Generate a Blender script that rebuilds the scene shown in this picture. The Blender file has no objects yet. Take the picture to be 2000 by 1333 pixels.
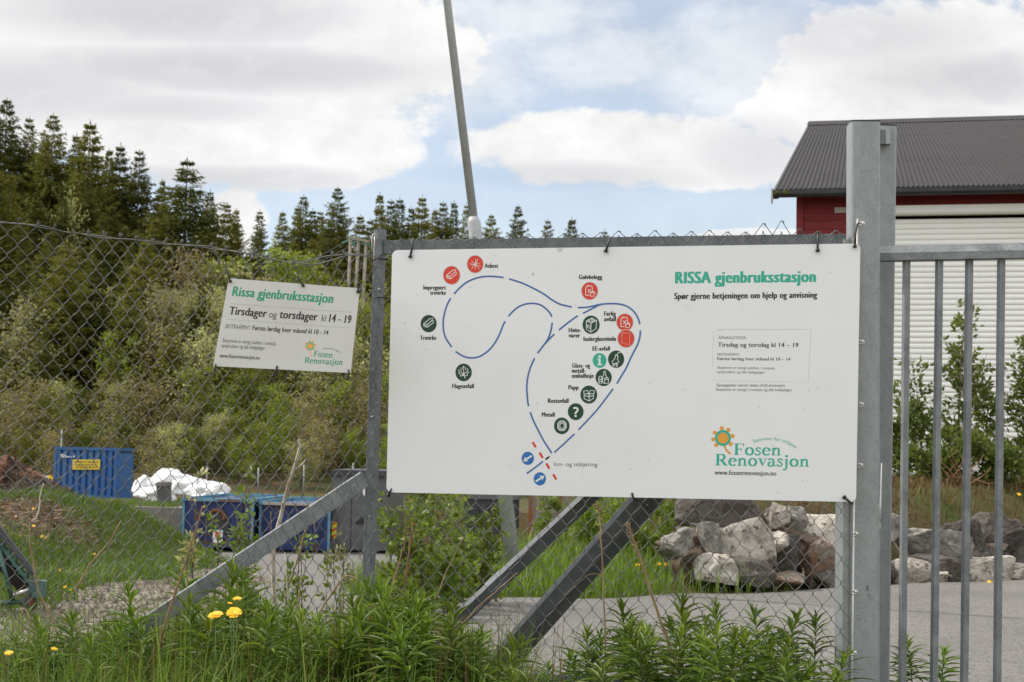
import bpy, math, random
import numpy as np
from mathutils import Vector, Matrix

SC = bpy.context.scene
COL = SC.collection
rad = math.radians

# ------------------------------------------------------------------ camera
F = 3000.0                      # focal length in pixels of the 2000 px wide photograph
EYE = Vector((0.0, 0.0, 1.15))
PITCH = math.atan(219.0 / F)
ROLL = 0.02
ROT = Matrix.Rotation(math.pi / 2 + PITCH, 3, 'X') @ Matrix.Rotation(ROLL, 3, 'Z')
cam_d = bpy.data.cameras.new('camera')
cam = bpy.data.objects.new('camera', cam_d)
COL.objects.link(cam)
cam.location = EYE
cam.rotation_euler = ROT.to_euler()
cam_d.sensor_width = 36.0
cam_d.lens = 36.0 * F / 2000.0
cam_d.clip_start = 0.1
cam_d.clip_end = 6000.0
cam_d.dof.use_dof = True
cam_d.dof.focus_distance = 6.0
cam_d.dof.aperture_fstop = 10.0
SC.camera = cam

# ------------------------------------------------------------------ view
SC.view_settings.view_transform = 'Standard'
SC.view_settings.look = 'None'
SC.view_settings.exposure = 0.0
SC.view_settings.gamma = 1.0
SC.view_settings.use_curve_mapping = False
SC.cycles.max_bounces = 6
SC.cycles.transparent_max_bounces = 8

# ------------------------------------------------------------------ sun
SUN_EL, SUN_AZ = rad(48), math.atan2(-0.93, 0.32)       # azimuth from +y towards +x
sun_vec = Vector((math.sin(SUN_AZ) * math.cos(SUN_EL), math.cos(SUN_AZ) * math.cos(SUN_EL), math.sin(SUN_EL)))
sl = bpy.data.lights.new('sun', 'SUN')
sl.energy = 3.7
sl.angle = rad(0.8)
sl.color = (1.0, 0.95, 0.88)
so = bpy.data.objects.new('sun', sl)
COL.objects.link(so)
so.rotation_euler = sun_vec.to_track_quat('Z', 'Y').to_euler()

def ray(px, py):
    return ROT @ Vector(((px - 1000.0) / F, -(py - 666.5) / F, -1.0))

def P(px, py, D):
    return EYE + ray(px, py) * D

# ------------------------------------------------------------------ world: Nishita sky with cumulus
world = bpy.data.worlds.new("World")
SC.world = world
world.use_nodes = True
wt = world.node_tree
wt.nodes.clear()
class NT:
    def __init__(s, t): s.t = t
    def n(s, typ, **kw):
        x = s.t.nodes.new(typ)
        for k, v in kw.items(): setattr(x, k, v)
        return x
    def put(s, sock, v):
        if hasattr(v, 'is_output') or isinstance(v, bpy.types.NodeSocket): s.t.links.new(v, sock)
        else: sock.default_value = v
    def m(s, op, a, b=0.0, c=None, clamp=False):
        x = s.n('ShaderNodeMath', operation=op, use_clamp=clamp)
        s.put(x.inputs[0], a); s.put(x.inputs[1], b)
        if c is not None: s.put(x.inputs[2], c)
        return x.outputs[0]
    def ss(s, v, lo, hi):
        x = s.n('ShaderNodeMapRange', interpolation_type='SMOOTHSTEP')
        s.put(x.inputs[0], v); x.inputs[1].default_value = lo; x.inputs[2].default_value = hi
        return x.outputs[0]
    def noise(s, vec, scale, detail=4, rough=0.5):
        x = s.n('ShaderNodeTexNoise')
        if vec is not None: s.t.links.new(vec, x.inputs['Vector'])
        x.inputs['Scale'].default_value = scale; x.inputs['Detail'].default_value = detail
        x.inputs['Roughness'].default_value = rough
        return x.outputs['Fac']
    def mix(s, fac, a, b):
        x = s.n('ShaderNodeMix', data_type='RGBA')
        s.put(x.inputs[0], fac); s.put(x.inputs[6], a); s.put(x.inputs[7], b)
        return x.outputs[2]

w = NT(wt)
tc = w.n('ShaderNodeTexCoord')
sep = w.n('ShaderNodeSeparateXYZ')
wt.links.new(tc.outputs['Generated'], sep.inputs[0])
DX, DY, DZ = sep.outputs
yy = w.m('MAXIMUM', DY, 0.12)
U = w.m('DIVIDE', DX, yy)
V = w.m('DIVIDE', DZ, yy)
cmb = w.n('ShaderNodeCombineXYZ')
w.put(cmb.inputs[0], U); w.put(cmb.inputs[1], w.m('MULTIPLY', V, 1.5)); cmb.inputs[2].default_value = 0.0
UV = cmb.outputs[0]
n1 = w.m('SUBTRACT', w.noise(UV, 9.0, 9, 0.62), 0.5)
n2 = w.m('SUBTRACT', w.noise(UV, 30.0, 7, 0.6), 0.5)
nz = w.m('ADD', w.m('MULTIPLY', n1, 3.4), w.m('MULTIPLY', n2, 2.0))

def ell(px, py, rx, ry):
    d = ray(px, py)
    u0, v0 = d.x / d.y, d.z / d.y
    a = w.m('MULTIPLY', w.m('SUBTRACT', U, u0), F / rx)
    b = w.m('MULTIPLY', w.m('SUBTRACT', V, v0), F / ry)
    return w.m('SUBTRACT', 1.0, w.m('ADD', w.m('MULTIPLY', a, a), w.m('MULTIPLY', b, b)))

def field(lst):
    r = None
    for e in lst:
        x = w.m('MULTIPLY', w.m('MAXIMUM', ell(*e[:4]), -6.0), e[4] if len(e) > 4 else 1.0)
        r = x if r is None else w.m('SMOOTH_MAX', r, x, 0.35)
    return r

covers = [(330, 110, 620, 230), (480, 270, 330, 110), (640, 300, 190, 70), (760, 110, 200, 110), (1200, 290, 330, 80), (1330, 310, 300, 60),
          (1630, 190, 150, 120), (1850, 130, 330, 150), (1780, 230, 330, 70), (455, 430, 70, 75), (1470, 462, 120, 18)]
thin = [(1200, 110, 230, 80), (880, 140, 170, 110), (1020, 30, 240, 60), (1450, 130, 200, 140)]
cv = field(covers)
dens_in = w.ss(w.m('ADD', cv, w.m('MULTIPLY', nz, 0.62)), -0.12, 0.26)
th = w.m('MULTIPLY', w.ss(w.m('ADD', field(thin), w.m('MULTIPLY', nz, 0.8)), -0.5, 1.1), 0.62)
dens_in = w.m('MAXIMUM', dens_in, th)
# the rest of the sky dome: broken cloud
g = w.m('SUBTRACT', w.noise(tc.outputs['Generated'], 3.2, 7, 0.55), 0.5)
dens_out = w.ss(g, -0.09, 0.05)
au = w.m('ABSOLUTE', U)
outside = w.m('MAXIMUM', w.ss(au, 0.42, 0.7), w.m('MAXIMUM', w.ss(V, 0.36, 0.6), w.ss(DY, 0.35, 0.15)))
mixd = w.n('ShaderNodeMix', data_type='FLOAT')
w.put(mixd.inputs[0], outside); w.put(mixd.inputs[2], dens_in); w.put(mixd.inputs[3], dens_out)
dens = mixd.outputs[0]
darks = [(330, 25, 330, 60, 1.0), (420, 135, 420, 45, 1.0), (60, 170, 260, 70, 0.8), (1880, 150, 230, 55, 1.0), (1700, 70, 220, 60, 0.7), (1100, 345, 260, 28, 0.7),
         (430, 350, 260, 26, 0.8), (1480, 300, 120, 60, 0.6), (300, 210, 220, 30, 0.7)]
dk = None
for e in darks:
    x = w.m('MULTIPLY', w.ss(w.m('ADD', ell(*e[:4]), w.m('MULTIPLY', nz, 1.5)), -0.9, 1.3), e[4])
    dk = x if dk is None else w.m('MAXIMUM', dk, x)
dk = w.m('MULTIPLY', dk, w.m('SUBTRACT', 1.0, outside))
bright = w.m('SUBTRACT', w.m('ADD', 0.93, w.m('MULTIPLY', nz, 0.16)), w.m('MULTIPLY', dk, 0.22))
# unseen cloud is brightened to light the signs, more so towards the sun
dot = w.n('ShaderNodeVectorMath', operation='DOT_PRODUCT')
wt.links.new(tc.outputs['Generated'], dot.inputs[0]); dot.inputs[1].default_value = sun_vec
sunny = w.m('POWER', w.m('MAXIMUM', dot.outputs['Value'], 0.0), 3.0)
bright = w.m('ADD', bright, w.m('MULTIPLY', w.m('ADD', w.m('MULTIPLY', sunny, 0.5), 0.62), outside))
cloud_col = w.mix(dk, (1.0, 1.0, 0.995, 1), (0.95, 0.955, 1.0, 1))
sky = w.n('ShaderNodeTexSky', sky_type='NISHITA')
sky.sun_disc = False
sky.sun_elevation = SUN_EL
sky.sun_rotation = SUN_AZ
sky.altitude = 100
sky.air_density = 1.0
sky.dust_density = 0.6
sky.ozone_density = 1.5
bg_sky = w.n('ShaderNodeBackground'); wt.links.new(sky.outputs[0], bg_sky.inputs[0]); bg_sky.inputs[1].default_value = 0.15
bg_cl = w.n('ShaderNodeBackground'); w.put(bg_cl.inputs[0], cloud_col); w.put(bg_cl.inputs[1], bright)
mx = w.n('ShaderNodeMixShader')
w.put(mx.inputs[0], w.m('ADD', w.m('MULTIPLY', dens, 0.60), 0.40))
wt.links.new(bg_sky.outputs[0], mx.inputs[1]); wt.links.new(bg_cl.outputs[0], mx.inputs[2])
wo = w.n('ShaderNodeOutputWorld'); wt.links.new(mx.outputs[0], wo.inputs[0])

# ------------------------------------------------------------------ materials
def new_mat(name):
    m = bpy.data.materials.new(name); m.use_nodes = True
    m.node_tree.nodes.clear()
    k = NT(m.node_tree)
    out = k.n('ShaderNodeOutputMaterial')
    b = k.n('ShaderNodeBsdfPrincipled')
    m.node_tree.links.new(b.outputs[0], out.inputs[0])
    return m, k, b, out

def c4(c): return (c[0], c[1], c[2], 1.0)

def mat(name, col, rough=0.6, metal=0.0, col2=None, scale=8.0, detail=5, bump=0.0, bscale=None, lo=0.35, hi=0.65, stretch=None, spec=0.4, rand=0.0, col3=None, scale3=40.0, lo3=0.58, hi3=0.7):
    m, k, b, out = new_mat(name)
    t = k.n('ShaderNodeTexCoord')
    vec = t.outputs['Object']
    if stretch:
        mp = k.n('ShaderNodeMapping'); mp.inputs['Scale'].default_value = stretch
        m.node_tree.links.new(vec, mp.inputs[0]); vec = mp.outputs[0]
    c = c4(col)
    if col2 is not None:
        c = k.mix(k.ss(k.noise(vec, scale, detail, 0.6), lo, hi), c, c4(col2))
    if col3 is not None:
        c = k.mix(k.ss(k.noise(vec, scale3, 4, 0.6), lo3, hi3), c, c4(col3))
    if rand:
        oi = k.n('ShaderNodeObjectInfo')
        hs = k.n('ShaderNodeHueSaturation')
        k.put(hs.inputs['Value'], k.m('ADD', 1.0 - rand, k.m('MULTIPLY', oi.outputs['Random'], 2 * rand)))
        k.put(hs.inputs['Color'], c); c = hs.outputs[0]
    k.put(b.inputs['Base Color'], c)
    b.inputs['Roughness'].default_value = rough
    b.inputs['Metallic'].default_value = metal
    b.inputs['Specular IOR Level'].default_value = spec
    if bump:
        bp = k.n('ShaderNodeBump'); bp.inputs['Strength'].default_value = bump; bp.inputs['Distance'].default_value = 0.02
        k.put(bp.inputs['Height'], k.noise(vec, bscale or scale * 3, 6, 0.6))
        m.node_tree.links.new(bp.outputs[0], b.inputs['Normal'])
    return m

def leaf_mat(name, c1, c2, trans=0.35, c3=None, rough=0.5, scale=0.5, rnd=0.25):
    """leaf: two or three tones by clump noise and by leaf, light coming through"""
    m, k, b, out = new_mat(name)
    t = k.n('ShaderNodeTexCoord')
    oi = k.n('ShaderNodeObjectInfo')
    ge = k.n('ShaderNodeNewGeometry')
    f = k.m('ADD', k.m('MULTIPLY', k.noise(t.outputs['Object'], scale, 3, 0.6), 0.8), k.m('MULTIPLY', ge.outputs['Random Per Island'], 0.5))
    f = k.ss(f, 0.35, 0.95)
    c = k.mix(f, c4(c1), c4(c2))
    if c3 is not None:
        c = k.mix(k.ss(k.m('ADD', k.m('MULTIPLY', oi.outputs['Random'], 0.6), k.m('MULTIPLY', k.noise(t.outputs['Object'], scale * 0.6, 2), 0.6)), 0.45, 0.85), c, c4(c3))
    hs = k.n('ShaderNodeHueSaturation')
    k.put(hs.inputs['Value'], k.m('ADD', 1.0 - rnd, k.m('MULTIPLY', oi.outputs['Random'], 2 * rnd)))
    k.put(hs.inputs['Hue'], k.m('ADD', 0.49, k.m('MULTIPLY', oi.outputs['Random'], 0.02)))
    k.put(hs.inputs['Color'], c)
    k.put(b.inputs['Base Color'], hs.outputs[0])
    b.inputs['Roughness'].default_value = rough
    b.inputs['Specular IOR Level'].default_value = 0.3
    tr = k.n('ShaderNodeBsdfTranslucent'); k.put(tr.inputs[0], hs.outputs[0])
    ms = k.n('ShaderNodeMixShader'); ms.inputs[0].default_value = trans
    m.node_tree.links.new(b.outputs[0], ms.inputs[1]); m.node_tree.links.new(tr.outputs[0], ms.inputs[2])
    m.node_tree.links.new(ms.outputs[0], out.inputs[0])
    return m

M = {}
M['galv'] = mat('galvanised_steel', (0.29, 0.305, 0.30), 0.5, 0.2, (0.24, 0.255, 0.252), 30, 3, 0.05, 200, stretch=(1, 1, 0.5), col3=(0.33, 0.345, 0.34), scale3=260, lo3=0.48, hi3=0.66)
M['pole_grey'] = mat('pale_zinc_pole', (0.40, 0.415, 0.41), 0.5, 0.1, (0.33, 0.345, 0.345), 5, 4, col3=(0.45, 0.46, 0.455), scale3=60, lo3=0.5, hi3=0.64)
M['galv_dark'] = mat('weathered_galvanised_steel', (0.17, 0.18, 0.185), 0.5, 0.25, (0.11, 0.12, 0.125), 18, 4, 0.06, 150, stretch=(1, 1, 0.5), col3=(0.23, 0.24, 0.24), scale3=160, lo3=0.55, hi3=0.66)
M['galv_mid'] = mat('dull_galvanised_tube', (0.235, 0.25, 0.25), 0.5, 0.25, (0.16, 0.17, 0.175), 14, 4, 0.05, 150, col3=(0.3, 0.315, 0.31), scale3=180, lo3=0.55, hi3=0.66)
M['wire'] = mat('galvanised_wire', (0.20, 0.20, 0.193), 0.5, 0.3, (0.12, 0.118, 0.11), 3, 4)
M['frame_dark'] = mat('dark_frame_tube', (0.115, 0.12, 0.122), 0.6, 0.1, (0.085, 0.09, 0.092), 12, 5, 0.05, 120, col3=(0.12, 0.125, 0.125), scale3=120, lo3=0.55, hi3=0.66)  # dark grey for the gate diagonals, deeper than the other steel
M['bright_steel'] = mat('bright_steel_rod', (0.62, 0.6, 0.57), 0.35, 0.5, (0.5, 0.47, 0.44), 20)
M['board'] = mat('white_sign_board', (0.84, 0.832, 0.825), 0.35, 0.0, (0.805, 0.795, 0.78), 2.2, 6, 0.02, 60, lo=0.4, hi=0.75, col3=(0.66, 0.64, 0.6), scale3=34, lo3=0.70, hi3=0.76)
M['board_small'] = mat('cream_sign_board', (0.60, 0.585, 0.55), 0.4, 0.0, (0.56, 0.545, 0.505), 5, 6, 0.02, 60, lo=0.4, hi=0.7)
M['sticker'] = mat('white_sticker', (0.825, 0.82, 0.81), 0.35)
def ink(n, c): M[n] = mat(n, c, 0.5, spec=0.3)
ink('ink_dark', (0.045, 0.035, 0.033)); ink('ink_green', (0.065, 0.42, 0.24)); ink('ink_teal', (0.05, 0.43, 0.30)); ink('ink_grey', (0.11, 0.10, 0.095))
ink('ink_blue', (0.07, 0.155, 0.38)); ink('ink_red', (0.72, 0.065, 0.035)); ink('ink_bottle', (0.022, 0.065, 0.035)); ink('ink_white', (0.82, 0.82, 0.80))
ink('ink_orange', (0.80, 0.36, 0.06)); ink('ink_signblue', (0.04, 0.17, 0.46)); ink('ink_green_dark', (0.03, 0.30, 0.17)); ink('ink_rule', (0.5, 0.48, 0.44)); ink('ink_pale', (0.62, 0.6, 0.58))
M['tie'] = mat('black_cable_tie', (0.02, 0.02, 0.02), 0.4)
M['asphalt'] = mat('dusty_asphalt', (0.190, 0.178, 0.160), 0.9, 0, (0.148, 0.139, 0.126), 0.7, 8, 0.35, 60, lo=0.35, hi=0.7, col3=(0.085, 0.08, 0.074), scale3=42, lo3=0.50, hi3=0.64, spec=0.2)
M['soil'] = mat('ground_soil', (0.075, 0.075, 0.028), 1.0, 0, (0.105, 0.068, 0.038), 0.35, 8, 0.4, 6, spec=0.1, col3=(0.05, 0.075, 0.02), scale3=1.3, lo3=0.5, hi3=0.62)
M['gravel'] = mat('pale_gravel', (0.25, 0.215, 0.17), 1.0, 0, (0.13, 0.11, 0.08), 2.0, 10, 1.0, 25, spec=0.1, col3=(0.36, 0.33, 0.29), scale3=22, lo3=0.58, hi3=0.66)
M['concrete'] = mat('cast_concrete', (0.24, 0.225, 0.20), 0.9, 0, (0.17, 0.158, 0.14), 1.2, 7, 0.2, 20, spec=0.2)
M['red_wood'] = mat('red_painted_boards', (0.24, 0.019, 0.018), 0.65, 0, (0.17, 0.014, 0.014), 3.0, 6, 0.1, 60, stretch=(0.4, 0.4, 5))
M['roof'] = mat('grey_brown_roof_sheet', (0.030, 0.0245, 0.023), 0.7, 0.0, (0.024, 0.020, 0.019), 0.8, 6, spec=0.2)
M['black'] = mat('black_painted_metal', (0.018, 0.019, 0.02), 0.5, 0, (0.03, 0.03, 0.03), 3, 4)
M['moss'] = mat('gutter_moss', (0.10, 0.11, 0.03), 0.9)
M['shutter'] = mat('cream_shutter_slats', (0.88, 0.865, 0.82), 0.45, 0, (0.85, 0.83, 0.78), 0.8, 5)
M['plate'] = mat('weathered_plate', (0.42, 0.37, 0.30), 0.7)
M['rock_pale'] = mat('pale_granite', (0.44, 0.40, 0.34), 0.9, 0, (0.27, 0.235, 0.19), 9, 10, 1.0, 30, lo=0.42, hi=0.6, rand=0.12, spec=0.2, col3=(0.12, 0.09, 0.06), scale3=14, lo3=0.60, hi3=0.64)
M['rock_grey'] = mat('grey_gneiss', (0.27, 0.25, 0.22), 0.9, 0, (0.15, 0.138, 0.122), 9, 10, 1.0, 30, lo=0.4, hi=0.6, rand=0.15, spec=0.2, col3=(0.36, 0.33, 0.28), scale3=13, lo3=0.6, hi3=0.68)
M['rock_brown'] = mat('rusty_brown_rock', (0.165, 0.10, 0.066), 0.9, 0, (0.21, 0.175, 0.14), 8, 10, 1.0, 30, lo=0.42, hi=0.58, rand=0.15, spec=0.2, col3=(0.07, 0.05, 0.036), scale3=16, lo3=0.58, hi3=0.68)
M['rock_dark'] = mat('dark_grey_brown_rock', (0.125, 0.11, 0.097), 0.95, 0, (0.07, 0.058, 0.047), 8, 10, 1.0, 30, lo=0.42, hi=0.58, rand=0.15, spec=0.2, col3=(0.2, 0.175, 0.145), scale3=16, lo3=0.6, hi3=0.7)  # dark grey-brown stone, mottled at random
M['blue_box'] = mat('blue_container_paint', (0.03, 0.11, 0.31), 0.5, 0, (0.05, 0.13, 0.30), 0.8, 6, col3=(0.14, 0.14, 0.17), scale3=2.6, lo3=0.66, hi3=0.74)
M['skip_blue'] = mat('dark_blue_skip_paint', (0.012, 0.024, 0.095), 0.5, 0, (0.02, 0.04, 0.14), 1.2, 6, col3=(0.10, 0.045, 0.025), scale3=3.0, lo3=0.57, hi3=0.62)
M['skip_mid'] = mat('faded_blue_skip_paint', (0.03, 0.065, 0.18), 0.5, 0, (0.015, 0.03, 0.10), 1.2, 6, col3=(0.10, 0.055, 0.035), scale3=3.0, lo3=0.57, hi3=0.63)
M['skip_cyan'] = mat('worn_light_blue_rim', (0.14, 0.33, 0.42), 0.5, 0, (0.08, 0.22, 0.36), 2.0, 6, col3=(0.16, 0.06, 0.035), scale3=2.6, lo3=0.6, hi3=0.66)
M['rust'] = mat('rust', (0.17, 0.06, 0.028), 0.9, 0, (0.24, 0.10, 0.05), 4, 6)
M['grey_box'] = mat('grey_compactor_paint', (0.125, 0.13, 0.13), 0.55, 0, (0.10, 0.105, 0.105), 1.5, 6)
M['grey_dark'] = mat('dark_grey_steel', (0.055, 0.057, 0.062), 0.55, 0, (0.04, 0.04, 0.045), 2, 6)
M['yellow'] = mat('yellow_plate', (0.78, 0.56, 0.05), 0.5)
M['reflex_y'] = mat('yellow_reflex_film', (0.85, 0.80, 0.03), 0.4)
M['reflex_r'] = mat('red_reflex_film', (0.65, 0.05, 0.02), 0.4)
M['white_plastic'] = mat('white_plastic_sheet', (0.72, 0.72, 0.715), 0.45, 0, (0.60, 0.595, 0.585), 1.5, 5, 0.6, 4)
M['green_steel'] = mat('green_machine_paint', (0.06, 0.135, 0.11), 0.5, 0, (0.02, 0.05, 0.045), 5, 5, col3=(0.12, 0.05, 0.03), scale3=8, lo3=0.62, hi3=0.7)
M['dark_rust'] = mat('dark_rusty_belt', (0.045, 0.026, 0.02), 0.9, 0, (0.02, 0.016, 0.015), 6, 6, 0.3, 20)
M['rubber'] = mat('tyre_rubber', (0.05, 0.048, 0.046), 0.8)
M['bark'] = mat('grey_brown_bark', (0.12, 0.095, 0.07), 0.95, 0, (0.07, 0.055, 0.042), 6, 5, stretch=(1, 1, 0.3))
M['pole_wood'] = mat('weathered_pole_wood', (0.36, 0.31, 0.25), 0.9, 0, (0.27, 0.23, 0.19), 3, 5, stretch=(4, 4, 0.5))
M['green_glass'] = mat('green_insulator_glass', (0.05, 0.22, 0.17), 0.25, spec=0.6)
M['stalk'] = mat('dry_stalk', (0.36, 0.26, 0.15), 0.9, 0, (0.22, 0.135, 0.075), 12, 4)
M['stalk_red'] = mat('reddish_dry_stalk', (0.19, 0.09, 0.048), 0.9, 0, (0.30, 0.17, 0.09), 9, 4)
M['dead_wood'] = mat('bleached_branch', (0.50, 0.43, 0.34), 0.9, 0, (0.24, 0.18, 0.13), 9, 5, lo=0.5, hi=0.7)
M['petal'] = mat('yellow_petals', (0.85, 0.48, 0.01), 0.6)
M['sepal'] = mat('green_sepals', (0.06, 0.11, 0.03), 0.7)
M['scrap_rust'] = mat('rusty_scrap', (0.16, 0.06, 0.025), 1.0, 0, (0.07, 0.045, 0.035), 2.2, 7, 0.6, 8, col3=(0.26, 0.10, 0.035), scale3=1.3, lo3=0.56, hi3=0.66)
M['twig_heap'] = mat('brown_twig_heap', (0.085, 0.058, 0.042), 1.0, 0, (0.05, 0.035, 0.028), 3, 7, 0.6, 10)
M['chips'] = mat('dry_wood_chips', (0.30, 0.20, 0.135), 1.0, 0, (0.16, 0.10, 0.065), 5, 8, 0.7, 24)
M['spruce'] = leaf_mat('spruce_needles', (0.046, 0.062, 0.007), (0.165, 0.175, 0.02), 0.36, (0.145, 0.135, 0.02), 0.7, 0.45, 0.3)
M['fresh'] = leaf_mat('fresh_green_leaves', (0.135, 0.175, 0.018), (0.28, 0.31, 0.045), 0.45, None, 0.5, 0.6, 0.25)
M['olive'] = leaf_mat('pale_olive_leaves', (0.23, 0.235, 0.07), (0.42, 0.395, 0.16), 0.35, None, 0.55, 0.6, 0.25)
M['tan_twigs'] = leaf_mat('budding_tan_twigs', (0.19, 0.17, 0.05), (0.33, 0.27, 0.105), 0.25, None, 0.7, 0.6, 0.2)
M['sapling'] = leaf_mat('sapling_leaves', (0.10, 0.155, 0.016), (0.22, 0.28, 0.04), 0.4, None, 0.45, 2.0, 0.15)
M['birch'] = leaf_mat('birch_leaves', (0.075, 0.115, 0.016), (0.20, 0.235, 0.05), 0.45, None, 0.4, 1.5, 0.15)
M['weed'] = leaf_mat('fireweed_leaves', (0.072, 0.13, 0.010), (0.195, 0.265, 0.028), 0.38, None, 0.42, 2.5, 0.22)
M['weed_stem'] = mat('fireweed_stem', (0.09, 0.12, 0.03), 0.7)
M['grass'] = leaf_mat('green_grass', (0.07, 0.125, 0.014), (0.165, 0.23, 0.035), 0.35, None, 0.55, 0.8, 0.0)
M['grass_mound'] = leaf_mat('mound_grass', (0.05, 0.095, 0.010), (0.135, 0.19, 0.028), 0.33, None, 0.55, 0.9, 0.0)
M['grass_bright'] = leaf_mat('bright_green_grass', (0.115, 0.185, 0.017), (0.22, 0.29, 0.04), 0.35, None, 0.55, 0.8, 0.0)
M['grass_dry'] = leaf_mat('dry_brown_grass', (0.10, 0.055, 0.024), (0.19, 0.12, 0.05), 0.2, None, 0.8, 0.9, 0.0)

# ------------------------------------------------------------------ mesh helpers
class MB:
    """collects faces of mixed size with a material slot"""
    def __init__(s): s.v = []; s.f = []; s.mi = []; s.n = 0
    def add(s, V, Fc, mi=0):
        V = np.asarray(V, float).reshape(-1, 3)
        s.v.append(V)
        for q in Fc: s.f.append([i + s.n for i in q]); s.mi.append(mi)
        s.n += len(V)
    def box(s, a, b, mi=0, M4=None):
        x0, y0, z0 = a; x1, y1, z1 = b
        V = [(x0, y0, z0), (x1, y0, z0), (x1, y1, z0), (x0, y1, z0), (x0, y0, z1), (x1, y0, z1), (x1, y1, z1), (x0, y1, z1)]
        if M4 is not None: V = [M4 @ Vector(p) for p in V]
        s.add(V, [(0, 3, 2, 1), (4, 5, 6, 7), (0, 1, 5, 4), (1, 2, 6, 5), (2, 3, 7, 6), (3, 0, 4, 7)], mi)
    def tube(s, pts, r, n=6, mi=0, cap=True, closed=False):
        pts = [Vector(p) for p in pts]
        if not hasattr(r, '__len__'): r = [r] * len(pts)
        V = []; prev = None
        m = len(pts)
        for i, p in enumerate(pts):
            a = pts[(i - 1) % m] if (i > 0 or closed) else p
            b = pts[(i + 1) % m] if (i < m - 1 or closed) else p
            t = (b - a)
            t = t.normalized() if t.length > 1e-9 else Vector((0, 0, 1))
            if prev is None:
                x = t.cross(Vector((0, 0, 1)))
                if x.length < 0.05: x = t.cross(Vector((0, 1, 0)))
            else:
                x = prev - t * prev.dot(t)
                if x.length < 1e-6: x = t.cross(Vector((0.3, 0.5, 0.8)))
            x.normalize(); prev = x
            y = t.cross(x)
            for k in range(n):
                an = 2 * math.pi * k / n
                V.append(p + (x * math.cos(an) + y * math.sin(an)) * r[i])
        Fc = []
        for i in range(m if closed else m - 1):
            j = (i + 1) % m
            for k in range(n):
                k2 = (k + 1) % n
                Fc.append((i * n + k, i * n + k2, j * n + k2, j * n + k))
        if cap and not closed:
            Fc.append(tuple(range(n - 1, -1, -1))); Fc.append(tuple((m - 1) * n + k for k in range(n)))
        s.add(V, Fc, mi)
    def prism(s, poly_a, poly_b, mi=0):
        """two matching outlines joined: a solid"""
        n = len(poly_a)
        V = list(poly_a) + list(poly_b)
        Fc = [tuple(range(n - 1, -1, -1)), tuple(range(n, 2 * n))]
        for i in range(n):
            j = (i + 1) % n
            Fc.append((i, j, n + j, n + i))
        s.add(V, Fc, mi)
    def mesh(s, name, mats, smooth=False):
        me = bpy.data.meshes.new(name)
        V = np.concatenate(s.v) if s.v else np.zeros((0, 3))
        me.from_pydata(V.tolist(), [], s.f)
        for m in (mats if isinstance(mats, (list, tuple)) else [mats]): me.materials.append(M[m] if isinstance(m, str) else m)
        if max(s.mi, default=0): me.polygons.foreach_set('material_index', s.mi)
        if smooth: me.polygons.foreach_set('use_smooth', [True] * len(me.polygons))
        me.update()
        return me

def np_mesh(name, V, k, mats, smooth=False, mi=None):
    """loose faces of k vertices each from an array (n, k, 3)"""
    V = np.asarray(V, np.float32).reshape(-1, 3)
    n = len(V) // k
    me = bpy.data.meshes.new(name)
    me.vertices.add(len(V)); me.vertices.foreach_set('co', V.ravel())
    me.loops.add(n * k); me.loops.foreach_set('vertex_index', np.arange(n * k, dtype=np.int32))
    me.polygons.add(n); me.polygons.foreach_set('loop_start', np.arange(0, n * k, k, dtype=np.int32))
    me.polygons.foreach_set('loop_total', np.full(n, k, np.int32))
    for m in (mats if isinstance(mats, (list, tuple)) else [mats]): me.materials.append(M[m])
    if mi is not None: me.polygons.foreach_set('material_index', np.asarray(mi, np.int32))
    me.update(calc_edges=True)
    return me

def grid_mesh(name, X, Y, Z, m, smooth=True):
    ny, nx = X.shape
    V = np.stack([X, Y, Z], -1).reshape(-1, 3)
    i = np.arange(ny - 1)[:, None] * nx + np.arange(nx - 1)[None, :]
    Fc = np.stack([i, i + 1, i + nx + 1, i + nx], -1).reshape(-1, 4)
    me = bpy.data.meshes.new(name)
    me.from_pydata(V.tolist(), [], Fc.tolist())
    me.materials.append(M[m])
    if smooth: me.polygons.foreach_set('use_smooth', [True] * len(me.polygons))
    me.update()
    return me

def thing(name, label, cat, loc=(0, 0, 0), group=None):
    o = bpy.data.objects.new(name, None); COL.objects.link(o)
    o.location = loc; o.empty_display_size = 0.1
    o['label'] = label; o['category'] = cat
    if group: o['group'] = group
    return o

def world_at(o):
    p = o.location.copy()
    if o.parent is not None: p += o.matrix_parent_inverse.translation + world_at(o.parent)
    return p

def part(name, me, parent, label=None):
    """a part whose mesh is in world coordinates"""
    o = bpy.data.objects.new(name, me); COL.objects.link(o)
    o.parent = parent
    o.matrix_parent_inverse = Matrix.Translation(-world_at(parent))
    if label: o['label'] = label
    return o

def lpart(name, me, parent):
    """a part whose mesh is in its thing's own coordinates"""
    o = bpy.data.objects.new(name, me); COL.objects.link(o); o.parent = parent
    return o

def single(name, me, label, cat, group=None, kind=None):
    o = bpy.data.objects.new(name, me); COL.objects.link(o)
    if label: o['label'] = label
    if cat: o['category'] = cat
    if group: o['group'] = group
    if kind: o['kind'] = kind
    return o

def copy_thing(root, loc, rotz=0.0, scale=1.0, label=None, group=None):
    r = root.copy(); COL.objects.link(r)
    r.location = loc; r.rotation_euler = (0, 0, rotz)
    r.scale = scale if hasattr(scale, '__len__') else (scale, scale, scale)
    if label: r['label'] = label
    if group: r['group'] = group
    for ch in root.children:
        c = ch.copy(); COL.objects.link(c); c.parent = r
    return r

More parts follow.
